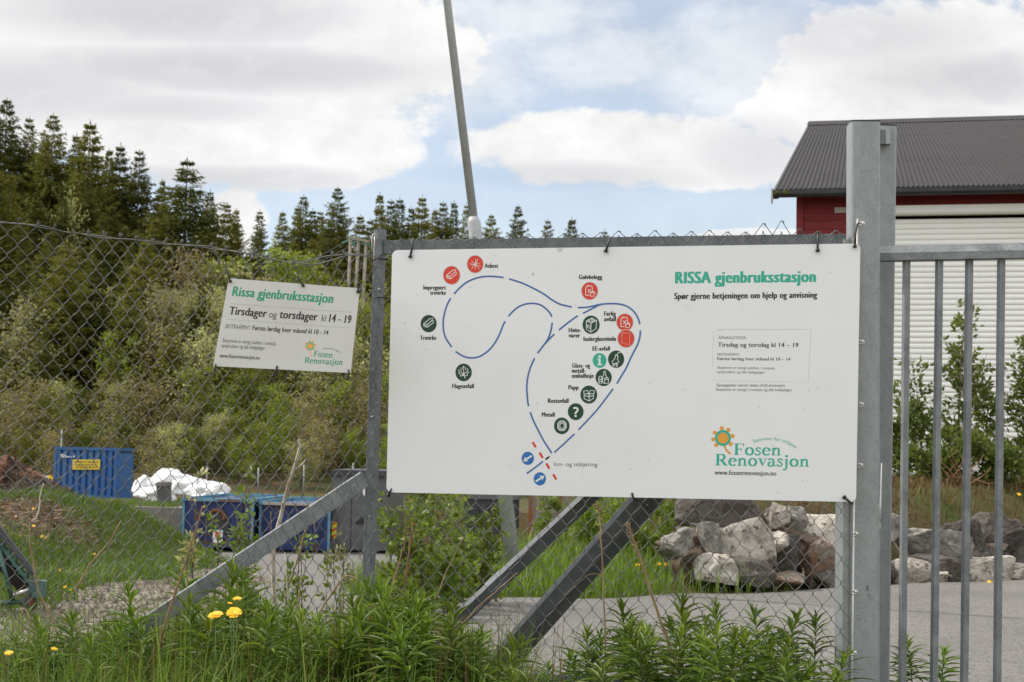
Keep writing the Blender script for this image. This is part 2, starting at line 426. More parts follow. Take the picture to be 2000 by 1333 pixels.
class Plane:
    """an upright or tilted plane through three points; photo pixels are read on it, then everything is built at real size there"""
    def __init__(s, a, b, c=None):
        s.a = Vector(a)
        d = Vector(b) - s.a
        e = (Vector(c) - s.a) if c is not None else Vector((0, 0, 1))
        n = d.cross(e).normalized()
        if n.dot(EYE - s.a) < 0: n = -n
        s.n = n
        s.d = d.normalized()
    def pt(s, px, py, off=0.0):
        r = ray(px, py)
        k = (s.a + s.n * off - EYE).dot(s.n) / r.dot(s.n)
        return EYE + r * k

# height of the ground
def sst(lo, hi, x):
    t = np.clip((np.asarray(x, float) - lo) / (hi - lo), 0, 1)
    return t * t * (3 - 2 * t)

def height(x, y):
    x = np.asarray(x, float); y = np.asarray(y, float)
    low = np.clip(-0.0577 * np.clip(y - 12, 0, None), -1.73, 0)
    xb = -0.6 + (y - 13) * 0.11
    L = 1 - sst(xb - 0.9, xb + 0.9, x)
    h = low * L
    terr = np.interp(y, [44.6, 52, 66, 72], [-0.62, -0.8, -1.1, -1.0])
    h = np.where(y > np.interp(x, [-9.9, -9.4], [45.0, 48.0]), terr * L, h)
    mound = 1.25 * (1 - sst(-7.8, -5.6, x + 0.10 * (y - 27) * (y < 27))) * sst(11.0, 26, y) * (1 - sst(29, 37, y)) * (1 - 0.30 * (1 - sst(-8.7, -7.4, x))) * (0.84 + 0.1 * np.sin(x * 1.7) * np.sin(y * 0.9))
    h = h + mound
    e = y - (12 + 0.68 * (x - 0.6))
    h = h + 0.86 * sst(0.6, 2.4, e) * sst(0.9, 2.6, x) * (1 - L)
    sl = np.interp(x, [-60, -40, -14, 6, 25, 60], [0.32, 0.285, 0.195, 0.15, 0.05, 0.03])
    h = h + sl * (np.clip(y - 73, 0, 42) + 0.45 * np.clip(y - 115, 0, 40)) - 0.04 * np.clip(y - 160, 0, 120)
    h = h + 0.15 * sst(12.2, 14, y) * (1 - sst(14.5, 17, y)) * sst(-1.2, -0.4, x) * (1 - sst(1.0, 1.8, x))
    return h
def hz(x, y): return float(height(x, y))

# ================================================================== setting
rng = np.random.default_rng(7)
random.seed(7)

def warp(n, lo, hi, c, dense):
    t = np.linspace(-1, 1, n)
    q = np.sinh(t * dense) / np.sinh(dense)
    return np.where(q < 0, c + q * (c - lo), c + q * (hi - c))
gx = np.unique(np.concatenate([warp(190, -160, 110, -1, 3.2), [-900, -500, -300, 260, 500, 900]]))
gy = np.unique(np.concatenate([np.linspace(-2, 44.5, 190), np.linspace(44.6, 48.6, 21), np.linspace(49, 80, 46), np.linspace(82, 210, 40), [-60, -20, -8, 260, 400, 900]]))
X, Y = np.meshgrid(gx, gy)
Z = height(X, Y) + 0.03 * np.sin(X * 2.3 + Y) * np.sin(Y * 1.9 - X * 0.7) * (Y > 12)
ground = single('ground', grid_mesh('ground', X, Y, Z, 'soil'), None, None, kind='structure')

def road_left(y): return np.interp(y, [6.2, 9, 14, 20, 28, 36, 44.3], [-1.3, -1.55, -2.2, -3.3, -5.0, -7.2, -9.4]) + 0.12 * np.sin(y * 1.3) + 0.07 * np.sin(y * 3.1)
def far_edge(x): return np.where(x >= 0.6, 12 + 0.68 * (x - 0.6), 12 + 0.12 * (0.6 - x)) + 0.08 * np.sin(x * 2.1) + 0.05 * np.sin(x * 5.3)
mb = MB()
def strip(xs0, xs1, ys, n, lift):
    rows = []
    for i in range(n + 1):
        t = i / n
        xx = xs0 * (1 - t) + xs1 * t
        yy_ = ys[0] * (1 - t) + ys[1] * t
        rows.append(np.stack([xx, yy_, height(xx, yy_) + lift], -1))
    A = np.stack(rows)
    m = A.shape[1]
    Fc = []
    for i in range(n):
        for j in range(m - 1):
            Fc.append((i * m + j, i * m + j + 1, (i + 1) * m + j + 1, (i + 1) * m + j))
    return A.reshape(-1, 3), Fc
xs = np.linspace(-1.2, 13, 150)
V_, F_ = strip(xs, xs, (np.full_like(xs, 6.25), far_edge(xs)), 60, 0.03)
mb.add(V_, F_)
ys_ = np.linspace(6.25, 44.3, 260)
xr = np.interp(ys_, [6.25, 12.3, 44.3], [-1.2, -1.2, 1.0])
V_, F_ = strip(road_left(ys_), xr, (ys_, ys_), 24, 0.035)
mb.add(V_, F_)
single('road', mb.mesh('road', 'asphalt', True), None, None, kind='structure')
# gravel shoulder between the road and the mound
ys_ = np.linspace(6.2, 30, 140)
xl = road_left(ys_) - np.interp(ys_, [6, 9, 12, 18, 24, 30], [2.8, 1.9, 1.35, 0.75, 0.4, 0.2]) + 0.15 * np.sin(ys_ * 1.7) + 0.1 * np.sin(ys_ * 4.1)
V_, F_ = strip(xl, road_left(ys_) - 0.01, (ys_, ys_), 14, 0.03)
mb = MB(); mb.add(V_, F_)
single('path', mb.mesh('gravel_shoulder', 'gravel', True), None, None, kind='structure')

# loose stones of the shoulder
def stones(n, seed, ylo, yhi, side, r0, r1, m_):
    r_ = np.random.default_rng(seed)
    y = ylo + (yhi - ylo) * r_.random(n) ** 1.4
    xl_ = road_left(y); wdt = np.interp(y, [6, 9, 12, 18, 24, 30], [2.8, 1.9, 1.35, 0.75, 0.4, 0.2])
    x = xl_ - wdt * r_.random(n) * 1.05 + side * np.abs(r_.normal(0, .25, n))
    c = np.stack([x, y, height(x, y) + .035], 1); s_ = r_.uniform(r0, r1, n)[:, None]
    an = r_.uniform(0, 6.28, n); k = [np.stack([np.cos(an + q), np.sin(an + q), 0 * an], 1) * s_ * r_.uniform(.7, 1.3, (n, 1)) for q in (0, 1.6, 3.1, 4.7)]
    top = c + np.array([0, 0, .7]) * s_ + r_.normal(0, .2, (n, 3)) * s_
    V = np.concatenate([np.stack([c + k[i], c + k[(i + 1) % 4], top], 1) for i in range(4)])
    return single('gravel', np_mesh('gravel', V, 3, m_), None, None, kind='stuff')
stones(5200, 61, 6.3, 26, 0, .010, .032, 'gravel')
stones(1100, 62, 6.3, 26, .5, .008, .022, 'rock_pale')

# ------------------------------------------------------------------ red building
bt = 0.23
A0 = P(1558, 600, 25.0); bd = Vector((1, -bt, 0)).normalized(); bn = Vector((-bt, -1, 0)).normalized()   # bn: outward, towards the street
BL_ = 14.0
zb = 0.72
FBp = Plane((A0.x, A0.y, 0), Vector((A0.x, A0.y, 0)) + bd)
def fb(px, py, off=0.0): return FBp.pt(px, py, off)
B = thing('red_building', 'red boarded building with corrugated grey roof and large cream roller shutter behind the gate', 'building', (A0.x, A0.y, zb))
zg = fb(1600, 374, 0.42).z           # underside of the gutter
ze = fb(1516, 378, 0.45)
# walls
M4 = Matrix.Translation(Vector((A0.x, A0.y, 0))) @ Matrix(((bd.x, -bn.x, 0, 0), (bd.y, -bn.y, 0, 0), (0, 0, 1, 0), (0, 0, 0, 1)))
zw = zg + 0.12
sh0, sh1, shb, sht = 1.22, 10.5, fb(1900, 941).z, fb(1760, 402).z
mb = MB()
bh = 0.145
z = zb + 0.25
while z < zw:       # lapped boards, each leaning out at its foot, left and right of the shutter opening
    for (a, b, lo) in ((0.09, sh0, 0.0), (sh1, BL_, 0.0), (sh0, sh1, sht - 0.03)):
        if z + bh <= lo + 0.001: continue
        z1 = min(z + bh, zw)
        V = [(a, -0.022, z), (b, -0.022, z), (b, -0.004, z1), (a, -0.004, z1), (a, 0.02, z), (b, 0.02, z), (b, 0.02, z1), (a, 0.02, z1)]
        mb.add([M4 @ Vector(p) for p in V], [(0, 1, 2, 3), (0, 4, 5, 1), (3, 2, 6, 7), (0, 3, 7, 4), (1, 5, 6, 2)])
    z += bh
mb.box((0.0, 0.03, zb + 0.2), (sh0, 7.0, zw), 0, M4); mb.box((sh1, 0.03, zb + 0.2), (BL_, 7.0, zw), 0, M4)
mb.box((sh0, 0.03, sht), (sh1, 7.0, zw), 0, M4)
mb.box((sh0, 1.2, zb + 0.2), (sh1, 7.0, sht - 0.01), 0, M4)
part('wall', mb.mesh('boarded_wall', 'red_wood'), B)
mb = MB(); mb.box((-0.03, -0.045, zb + 0.2), (0.085, 0.028, zw), 0, M4)
part('corner_board', mb.mesh('corner_board', 'red_wood'), B)
mb = MB(); mb.box((-0.02, -0.03, zb - 0.8), (BL_, 7.0, zb + 0.19), 0, M4)
part('foundation', mb.mesh('foundation', 'grey_dark'), B)
# shutter
mb = MB()
pitch = 0.0872; prof = []
z = shb
while z < sht - 0.22:
    for (q, d) in ((0.0, 0.004), (0.05, -0.010), (0.25, -0.020), (0.6, -0.018), (0.88, -0.008), (0.93, 0.004)):
        prof.append((-0.012 + d, z + q * pitch))
    z += pitch
V = [M4 @ Vector((sh0 + 0.03, d, zz)) for d, zz in prof] + [M4 @ Vector((sh1 - 0.03, d, zz)) for d, zz in prof]
n = len(prof)
mb.add(V, [(i, n + i, n + i + 1, i + 1) for i in range(n - 1)])
sh = part('roller_shutter', mb.mesh('roller_shutter', 'shutter', True), B)
mb = MB()
bx = [( -0.005, sht), (-0.20, sht - 0.03), (-0.215, sht - 0.14), (-0.19, sht - 0.17), (-0.005, sht - 0.175)]
mb.prism([M4 @ Vector((sh0 - 0.05, d, zz)) for d, zz in bx], [M4 @ Vector((sh1 + 0.05, d, zz)) for d, zz in bx])
part('shutter_box', mb.mesh('shutter_box', 'shutter'), sh)
mb = MB(); mb.box((sh0 - 0.06, -0.05, shb - 0.02), (sh0 + 0.028, 0.028, sht - 0.18), 0, M4)
part('shutter_rail', mb.mesh('shutter_rail', 'shutter'), sh)
# nameplate on the boards
mb = MB(); a = fb(1630, 408, 0.04); b = fb(1668, 416, 0.04)
s0 = (a - Vector((A0.x, A0.y, a.z))).dot(bd); s1 = s0 + 0.34
mb.box((s0, -0.05, b.z), (s1, -0.03, a.z + 0.02), 0, M4)
part('plate', mb.mesh('plate', 'plate'), B)
# roof: solve the ridge corner on its ray straight behind the eave corner
E0 = fb(1514, 370, 0.50)
r = ray(1582, 240)
# EYE + k r = E0 - b bn + c z  (3 unknowns)
A_ = np.array([[r.x, bn.x, 0], [r.y, bn.y, 0], [r.z, 0, -1]])
k_, b_, c_ = np.linalg.solve(A_, np.array(E0 - EYE))
ext = 2 * b_ + 0.2
def rp(s, t, up=0.0): return E0 + bd * s - bn * (b_ * t) + Vector((0, 0, c_ * t + up))
mb = MB()
pw = 0.076; nseg = int((BL_ + 0.9) / pw * 6)
ss_ = np.linspace(0, BL_ + 0.9, nseg)
wv = 0.010 * np.clip(1.6 * np.sin(ss_ / pw * 2 * np.pi), -1, 1)
V = []
for t in (0, 0.35, 0.68, 1.0):
    for s_, w_ in zip(ss_, wv): V.append(rp(s_, t, w_))
Fc = [(j * nseg + i, j * nseg + i + 1, (j + 1) * nseg + i + 1, (j + 1) * nseg + i) for j in range(3) for i in range(nseg - 1)]
mb.add(V, Fc)
roof = part('roof', mb.mesh('corrugated_roof', 'roof'), B)
nup = (Vector((0, 0, b_)) + bn * c_).normalized()
mb = MB()
for t in (0.06, 0.3, 0.54, 0.78, 0.96):
    for i in range(0, int((BL_ + 0.8) / pw), 4):
        p = rp((i + 0.25) * pw, t, 0.012)
        mb.tube([p, p + nup * 0.008], 0.011, 5)
part('roof_screws', mb.mesh('roof_screws', 'black'), roof)['kind'] = 'stuff'
mb = MB()     # ridge cap and the far slope
cap = [(1.06, -0.02), (1.0, 0.035), (0.94, -0.0)]
mb.prism([rp(-0.04, 0.93, 0.016), rp(-0.04, 1.0, 0.04), rp(-0.04, 1.0, 0.01)], [rp(BL_ + 0.94, 0.93, 0.016), rp(BL_ + 0.94, 1.0, 0.04), rp(BL_ + 0.94, 1.0, 0.01)])
part('ridge_cap', mb.mesh('ridge_cap', 'roof'), roof)
def rq(s, t, up): 
    p = E0 + bd * s - bn * (b_ * (2 - t)) + Vector((0, 0, c_ * t + up)); return p
mb = MB(); mb.prism([rq(0, 1, -0.01), rq(BL_ + 0.9, 1, -0.01), rq(BL_ + 0.9, 0, -0.01), rq(0, 0, -0.01)], [rq(0, 1, -0.1), rq(BL_ + 0.9, 1, -0.1), rq(BL_ + 0.9, 0, -0.1), rq(0, 0, -0.1)])
part('rear_slope', mb.mesh('rear_slope', 'roof'), roof)
mb = MB()     # soffit boards under the front slope
mb.prism([rp(0.06, 0.03, -0.02), rp(BL_ + 0.84, 0.03, -0.02), rp(BL_ + 0.84, 0.985, -0.02), rp(0.06, 0.985, -0.02)], [rp(0.06, 0.03, -0.07), rp(BL_ + 0.84, 0.03, -0.07), rp(BL_ + 0.84, 0.985, -0.07), rp(0.06, 0.985, -0.07)])
part('soffit', mb.mesh('soffit', 'red_wood'), B)
mb = MB()     # bargeboard at the gable end
mb.prism([rp(-0.03, 0.0, -0.012), rp(0.05, 0.0, -0.012), rp(0.05, 0.99, -0.012), rp(-0.03, 0.99, -0.012)], [rp(-0.03, 0.0, -0.16), rp(0.05, 0.0, -0.16), rp(0.05, 0.99, -0.16), rp(-0.03, 0.99, -0.16)])
part('bargeboard', mb.mesh('bargeboard', 'grey_dark'), B)
mb = MB()     # gutter
def gq(s, d, up): return E0 + bd * s + bn * d + Vector((0, 0, up))
gs = [(-0.04, -0.02), (0.075, -0.02), (0.075, -0.09), (0.05, -0.135), (-0.03, -0.135)]
mb.prism([gq(-0.03, d, u_) for d, u_ in gs], [gq(BL_ + 0.9, d, u_) for d, u_ in gs])
gut = part('gutter', mb.mesh('gutter', 'black'), B)
mb = MB()
mb.prism([gq(-0.06, -0.04, -0.0), gq(-0.06, 0.07, -0.0), gq(-0.06, 0.07, -0.17), gq(-0.06, 0.03, -0.24), gq(-0.06, -0.04, -0.15)], [gq(-0.034, -0.04, -0.0), gq(-0.034, 0.07, -0.0), gq(-0.034, 0.07, -0.17), gq(-0.034, 0.03, -0.24), gq(-0.034, -0.04, -0.15)])
part('gutter_end', mb.mesh('gutter_end', 'plate'), gut)
mb = MB()
for i in range(26):
    p = gq(random.uniform(0.0, 0.34) ** 1.2, 0.082, random.uniform(-0.09, -0.03)); q = random.uniform(0.010, 0.022)
    mb.tube([p - bd * q, p, p + bd * q], [0.004, q * 0.8, 0.004], 5)
part('moss', mb.mesh('moss', 'moss', True), gut)
# ------------------------------------------------------------------ rocks of the retaining bank
def rock_mesh(name, m, seed, sub=2):
    r = random.Random(seed)
    import bmesh
    bm = bmesh.new()
    for i in range(17):
        v = Vector((r.gauss(0, 1), r.gauss(0, 1), r.gauss(0, 1))).normalized()
        v = Vector([math.copysign(min(abs(c) * 1.3, 0.9), c) for c in v]) * r.uniform(0.86, 1.04)
        bm.verts.new(v)
    bmesh.ops.convex_hull(bm, input=bm.verts)
    lone = [v for v in bm.verts if not v.link_faces]
    bmesh.ops.delete(bm, geom=lone, context='VERTS')
    bmesh.ops.bevel(bm, geom=bm.edges[:], offset=0.08, segments=2, affect='EDGES', profile=0.6)
    bmesh.ops.triangulate(bm, faces=bm.faces[:])
    for _ in range(2):
        bmesh.ops.subdivide_edges(bm, edges=[e for e in bm.edges if e.calc_length() > 0.16], cuts=1, use_grid_fill=True)
        bmesh.ops.triangulate(bm, faces=bm.faces[:])
    from mathutils import noise
    for v in bm.verts:
        q = v.co * 2.1 + Vector((seed, 0, 0))
        v.co *= 1 + 0.09 * noise.noise(q) + 0.06 * noise.noise(q * 3.1) + 0.03 * noise.noise(q * 7.3)
    me = bpy.data.meshes.new(name)
    bm.to_mesh(me); bm.free()
    me.materials.append(M[m])
    me.polygons.foreach_set('use_smooth', [False] * len(me.polygons))
    return me
rock_bank = 'boulders of the dry stone bank below the red building'
# (photo box x0, x1, y0, y1, extra distance up the bank, material, tilt, label)
rocks = [
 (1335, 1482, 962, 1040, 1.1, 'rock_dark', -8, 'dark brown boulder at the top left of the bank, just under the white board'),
 (1465, 1530, 985, 1032, 0.8, 'rock_pale', 10, 'small pale boulder wedged in the top row of the bank below the white board'),
 (1500, 1568, 990, 1046, 0.85, 'rock_grey', 15, 'mottled grey boulder in the top row beside the small pale one'),
 (1553, 1645, 1010, 1063, 0.7, 'rock_pale', 5, 'pale flat-faced boulder in the top row near the end post of the mesh'),
 (1291, 1352, 1032, 1090, 0.35, 'rock_grey', -25, 'grey pointed boulder at the left end of the bank above the grass'),
 (1336, 1408, 1016, 1092, 0.45, 'rock_grey', -30, 'tall grey-brown wedge boulder left of the biggest pale boulder'),
 (1386, 1503, 1018, 1104, 0.5, 'rock_pale', 4, 'biggest pale spotted boulder in the middle of the bank behind the mesh'),
 (1492, 1562, 1040, 1116, 0.45, 'rock_pale', 12, 'whitish streaked block right of the biggest pale boulder'),
 (1544, 1636, 1058, 1142, 0.3, 'rock_brown', 35, 'rusty brown leaning boulder beside the whitish streaked block'),
 (1594, 1668, 1062, 1122, 0.35, 'rock_pale', 28, 'tan slanting boulder partly behind the end post of the mesh'),
 (1362, 1432, 1088, 1136, 0.12, 'rock_pale', -6, 'low whitish stone at the foot of the bank in the grass'),
 (1408, 1502, 1094, 1146, 0.15, 'rock_dark', 5, 'low dark stone under the biggest pale boulder'),
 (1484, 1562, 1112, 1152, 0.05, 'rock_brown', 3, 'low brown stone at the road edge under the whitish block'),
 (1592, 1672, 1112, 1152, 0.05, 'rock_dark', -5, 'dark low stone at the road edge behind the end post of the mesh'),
 (1640, 1740, 1040, 1110, 0.5, 'rock_grey', 10, 'grey boulder showing only behind the gate posts'),
 (1727, 1806, 1060, 1146, 0.3, 'rock_pale', -4, 'tan upright boulder behind the first bar of the gate'),
 (1772, 1884, 1033, 1094, 0.55, 'rock_grey', 14, 'flat grey slab with lichen behind the second bar of the gate'),
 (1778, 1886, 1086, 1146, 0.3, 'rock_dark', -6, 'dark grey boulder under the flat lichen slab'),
 (1722, 1762, 1008, 1056, 0.85, 'rock_grey', 0, 'small grey boulder at the top of the bank beside the rear gate post'),
 (1882, 1968, 1064, 1108, 0.6, 'rock_brown', 4, 'long grey-brown slab behind the fourth bar of the gate'),
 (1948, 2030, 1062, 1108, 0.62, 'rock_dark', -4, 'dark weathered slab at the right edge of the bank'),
 (1850, 1966, 1090, 1148, 0.25, 'rock_pale', -24, 'pale slanting boulder between the third and fourth bars of the gate'),
 (1948, 2034, 1100, 1144, 0.15, 'rock_grey', 10, 'grey rounded boulder at the road edge right of the fourth gate bar'),
 (1795, 1850, 1118, 1150, 0.05, 'rock_pale', -15, 'small white stone at the road edge under the dark grey boulder'),
]
for i, (x0, x1, y0, y1, ex, m_, tilt, lab) in enumerate(rocks):
    cx = (x0 + x1) / 2
    # the road edge on this column, then back up the bank
    D = 13.0
    for _ in range(30):
        p = P(cx, 1150, D); D += (float(far_edge(np.array(p.x))) + 0.22 + ex * 0.9 - p.y) * 0.8
    p = P(cx, (y0 + y1) / 2, D)
    wx = (x1 - x0) / 2 * D / F * 1.26; wz = (y1 - y0) / 2 * D / F * 1.26
    me = rock_mesh('boulder', m_, 40 + i * 7)
    co = np.empty(len(me.vertices) * 3); me.vertices.foreach_get('co', co); co = co.reshape(-1, 3)
    ext_ = (co.max(0) - co.min(0)) / 2; co = (co - (co.max(0) + co.min(0)) / 2) / ext_
    co = co * np.array([wx, max(0.6 * wx, 0.22), wz])
    a = rad(tilt) * 0.5; ca, sa = math.cos(a), math.sin(a)
    co = np.stack([co[:, 0] * ca + co[:, 2] * sa, co[:, 1], -co[:, 0] * sa + co[:, 2] * ca], -1)
    mw = np.abs(co[:, 0]).max(), np.abs(co[:, 2]).max()
    co[:, 0] *= wx / mw[0]; co[:, 2] *= wz / mw[1]
    me.vertices.foreach_set('co', co.ravel()); me.update()
    o = single('boulder', me, lab, 'boulder', rock_bank)
    o.location = p

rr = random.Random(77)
for i in range(30):      # extra dark stones behind, filling the gaps of the bank
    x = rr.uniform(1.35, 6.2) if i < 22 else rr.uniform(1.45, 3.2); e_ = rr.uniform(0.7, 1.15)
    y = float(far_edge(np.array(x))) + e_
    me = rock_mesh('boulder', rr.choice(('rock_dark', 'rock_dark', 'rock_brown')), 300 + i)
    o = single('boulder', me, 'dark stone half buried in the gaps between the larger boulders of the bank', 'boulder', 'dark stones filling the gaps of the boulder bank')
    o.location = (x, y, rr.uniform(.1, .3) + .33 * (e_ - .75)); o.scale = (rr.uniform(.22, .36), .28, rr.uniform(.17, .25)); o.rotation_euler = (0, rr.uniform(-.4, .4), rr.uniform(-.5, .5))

# ------------------------------------------------------------------ planes of the fence
LA = P(755, 962, 6.27); LB = P(1672, 981, 5.90)
FENCE = Plane((LA.x, LA.y, 0), (LB.x, LB.y, 0))
def fp(px, py, off=0.0): return FENCE.pt(px, py, off)
pc = fp(735, 900); pl = P(0, 900, 5.95)
LEFTP = Plane((pl.x, pl.y, 0), (pc.x, pc.y, 0))
def lp(px, py, off=0.0): return LEFTP.pt(px, py, off)

FEN = thing('chain_link_fence', 'grey chain-link fence with bent mesh, corner post, brace and top rail holding both signs', 'fence', (pc.x, pc.y, 0.0))
def square_post(mbx, top, bot, w, ang, mi=0, r=0.0, seg=4):
    """square tube, turned by ang about its own axis; r rounds the corners"""
    pts = []
    h = w / 2
    if r:
        for q in range(4):
            a0 = math.pi / 2 * q
            cx_, cy_ = (h - r) * (1 if q in (0, 3) else -1), (h - r) * (1 if q in (0, 1) else -1)
            for s_ in range(seg + 1):
                an = a0 + math.pi / 2 * s_ / seg
                pts.append((cx_ + r * math.cos(an), cy_ + r * math.sin(an)))
    else:
        pts = [(h, h), (-h, h), (-h, -h), (h, -h)]
    ca, sa = math.cos(ang), math.sin(ang)
    R2 = [(x * ca - y * sa, x * sa + y * ca) for x, y in pts]
    lo = [Vector((bot.x + x, bot.y + y, bot.z)) for x, y in R2]
    hi = [Vector((top.x + x, top.y + y, top.z)) for x, y in R2]
    mbx.prism(lo, hi, mi)
fang = math.atan2(FENCE.d.y, FENCE.d.x)
# corner post
mb = MB()
t_ = fp(743, 449, -0.035); b0 = fp(714, 1300, -0.035)
dirp = (b0 - t_).normalized(); b_low = t_ + dirp * ((t_.z + 0.1) / -dirp.z)
square_post(mb, t_, b_low, 0.041, rad(-22), 0, 0.004, 2)
post = part('post', mb.mesh('corner_post', 'galv_dark', False), FEN)
for (px, py) in ((741, 566), (727, 815), (722, 1010)):
    mb = MB(); p = fp(px, py, -0.008); mb.tube([p, p + FENCE.n * 0.006], 0.006, 8)
    part('bolt', mb.mesh('bolt', 'galv', True), post)
mb = MB()
mb.tube([fp(727, 492, 0.02), fp(726, 470, 0.022), fp(728, 459, 0.022), fp(732, 456, 0.02), fp(735, 464, 0.01), fp(737, 472, 0.0)], 0.0026, 6)
mb.tube([fp(732, 462, 0.012), fp(731, 480, 0.012), fp(730, 505, 0.01), fp(728, 530, 0.006)], 0.0022, 6)
part('wire_hook', mb.mesh('wire_hook', 'bright_steel', True), FEN)
# end post of the mesh panel
mb = MB()
t2 = fp(1652, 470, -0.05); b2 = fp(1648, 1333, -0.05); d2 = (b2 - t2).normalized()
square_post(mb, t2, t2 + d2 * ((t2.z + 0.1) / -d2.z), 0.052, rad(24), 0, 0.003, 2)
part('end_post', mb.mesh('end_post', 'galv', False), FEN)
# top rail
def beam(mbx, p, q, up, w, d, mi=0):
    """rectangular bar from p to q; up: direction of the w side, d: depth away"""
    t = (q - p).normalized(); up = (up - t * up.dot(t)).normalized(); s = t.cross(up)
    A_ = [p + up * (w / 2) * a + s * (d / 2) * b for a, b in ((1, 1), (1, -1), (-1, -1), (-1, 1))]
    B_ = [q + up * (w / 2) * a + s * (d / 2) * b for a, b in ((1, 1), (1, -1), (-1, -1), (-1, 1))]
    mbx.prism(A_, B_, mi)
mb = MB(); beam(mb, fp(752, 484, -0.045), fp(1652, 472, -0.045), Vector((0, 0, 1)), 0.056, 0.04)
part('top_rail', mb.mesh('top_rail', 'galv_dark'), FEN)
# angle-iron brace down to the left
mb = MB()
p, q = lp(715, 935, -0.03), lp(246, 1249, -0.03)
tdir = (q - p).normalized(); upv = LEFTP.n.cross(tdir); upv = upv if upv.z > 0 else -upv
w_ = 0.064
n_ = LEFTP.n
def lang(c): 
    return [c + upv * w_ / 2, c + upv * w_ / 2 - n_ * 0.055, c + upv * (w_ / 2 - 0.006) - n_ * 0.055, c + upv * (w_ / 2 - 0.006) - n_ * 0.006, c - upv * w_ / 2 - n_ * 0.006, c - upv * w_ / 2]
mb.prism(lang(p), lang(q))
part('brace', mb.mesh('angle_brace', 'galv_mid'), FEN)

# chain-link mesh: every wire a zigzag, hooked into its neighbours
ytl = lambda x: np.interp(x, [-60, 0, 40, 90, 130, 190, 245, 300, 350, 400, 450, 500, 540, 575, 610, 640, 680, 720, 760], [428, 433, 437, 444, 453, 462, 467, 473, 478, 482, 489, 498, 508, 514, 513, 504, 497, 500, 506])
def mesh_panel(fpt, xnodes, ytop, rows, rowh, rise, seed, knuckle):
    r = random.Random(seed)
    mbx = MB()
    jit = {}
    def J(u, m):
        if (u, m) not in jit: jit[(u, m)] = (r.gauss(0, 0.5), r.gauss(0, 0.6))
        return jit[(u, m)]
    n = len(xnodes)
    for k in range(n - 1):
        pts = []
        for m in range(rows + 1):
            u = k + ((m + k) % 2)
            x = xnodes[u]; jx, jy = J(u, m)
            yt = ytop(x)
            fade = max(0.0, 1 - m / (rows * rise)) if rise else 1
            base = np.interp(0, [0], [0])
            y = Y0f(x, yt, m, fade, rowh)
            x = x + jx + SKEW(x, m)
            s = 1 if u > k else -1
            if m > 0:
                pts.append(fpt((xp + x) / 2 + 0.6, (yp + y) / 2 + r.gauss(0, 0.3), 0.0035 * (1 if (m + k) % 2 else -1)))
            pts.append(fpt(x + s * 0.9, y - 1.4, 0.0018)); pts.append(fpt(x + s * 0.9, y + 1.4, -0.0018))
            xp, yp = x, y
        mbx.tube(pts, 0.00145, 5, cap=False)
        if knuckle:
            # the cut ends at the top are bent over and twisted
            u = k + (k % 2); x = xnodes[u]; y = Y0f(x, ytop(x), 0, 1, rowh)
            a = r.uniform(-3, 3)
            h_ = knuckle * r.uniform(0.6, 1.3)
            mbx.tube([fpt(x, y, 0.002), fpt(x + a, y - h_ * .6, 0.004), fpt(x + a + 2.5, y - h_, 0.003), fpt(x + a + 5, y - h_ * .8, 0.0), fpt(x + a + 3, y - h_ * .35, -0.003)], 0.0016, 5)
    return mbx
def Y0f(x, yt, m, fade, rowh):
    return 500 + (yt - 500) * (0.35 + 0.65 * fade) + m * rowh * (0.95 if x > 300 else 0.92 + 0.0)
def SKEW(x, m): return -0.55 * m * np.interp(x, [0, 730], [0.2, 1.0])
pitch_at = lambda x: np.interp(x, [-60, 0, 40, 130, 250, 430, 600, 700, 760], [43, 42, 39, 33, 30.5, 28.5, 25, 23, 22.5])
xn = [752.0]
while xn[-1] > -70: xn.append(xn[-1] - pitch_at(xn[-1]) / 2)
xn = xn[::-1]
mb = mesh_panel(lp, xn, ytl, 42, 22.0, 0.9, 3, 9)
wires = part('wire_mesh', mb.mesh('left_wire_mesh', 'wire', True), FEN, 'sagging bent stretch of mesh left of the corner post')
mb = MB()
xs_ = np.linspace(-60, 745, 110)
for ph, dy in ((0, 0.0), (2.2, 1.2)):
    mb.tube([lp(x, ytl(x) + dy + 1.5 * math.sin(x / 17.0 + ph) + (4 * math.exp(-((x - 640) / 45.0) ** 2) * (1 if ph else -1)), 0.004 * math.sin(x / 14.0 + ph)) for x in xs_], 0.0023, 5)
part('tension_wire', mb.mesh('tension_wire', 'wire', True), FEN)
# right-hand panel
ytr = lambda x: np.interp(x, [740, 790, 1000, 1250, 1450, 1500, 1560, 1664], [468, 470, 463, 461, 459, 452, 457, 458])
def Y0f(x, yt, m, fade, rowh): return yt + m * rowh * np.interp(x, [740, 1664], [0.985, 1.05])
def SKEW(x, m): return -0.035 * m * rowh_r * np.interp(x, [740, 1664], [0.9, 0.35])
rowh_r = 22.4
xr_ = list(np.linspace(748, 1668, 53))
mb = mesh_panel(fp, xr_, ytr, 42, rowh_r, 0, 5, 0)
r = random.Random(8)
for k in range(0, 52, 2):       # raw twisted ends along the top edge
    x = xr_[k]; y = ytr(x); h_ = r.uniform(2, 9) + (12 if 1470 < x < 1560 else 0) * r.uniform(0.6, 1.2)
    if x < 960: h_ = r.uniform(0, 4)
    x2 = xr_[min(k + 1, 52)]
    mb.tube([fp(xr_[max(k - 1, 0)], y + 6, 0.002), fp(x - 2, y - h_, 0.004), fp(x + 3, y - h_ - 2, 0.0), fp(x + 5, y - h_ + 3, 0.003)], 0.0016, 5)
    mb.tube([fp(x2, y + 6, 0.002), fp(x + 2, y - h_, -0.001), fp(x - 2, y - h_ - 2, 0.003)], 0.0016, 5)
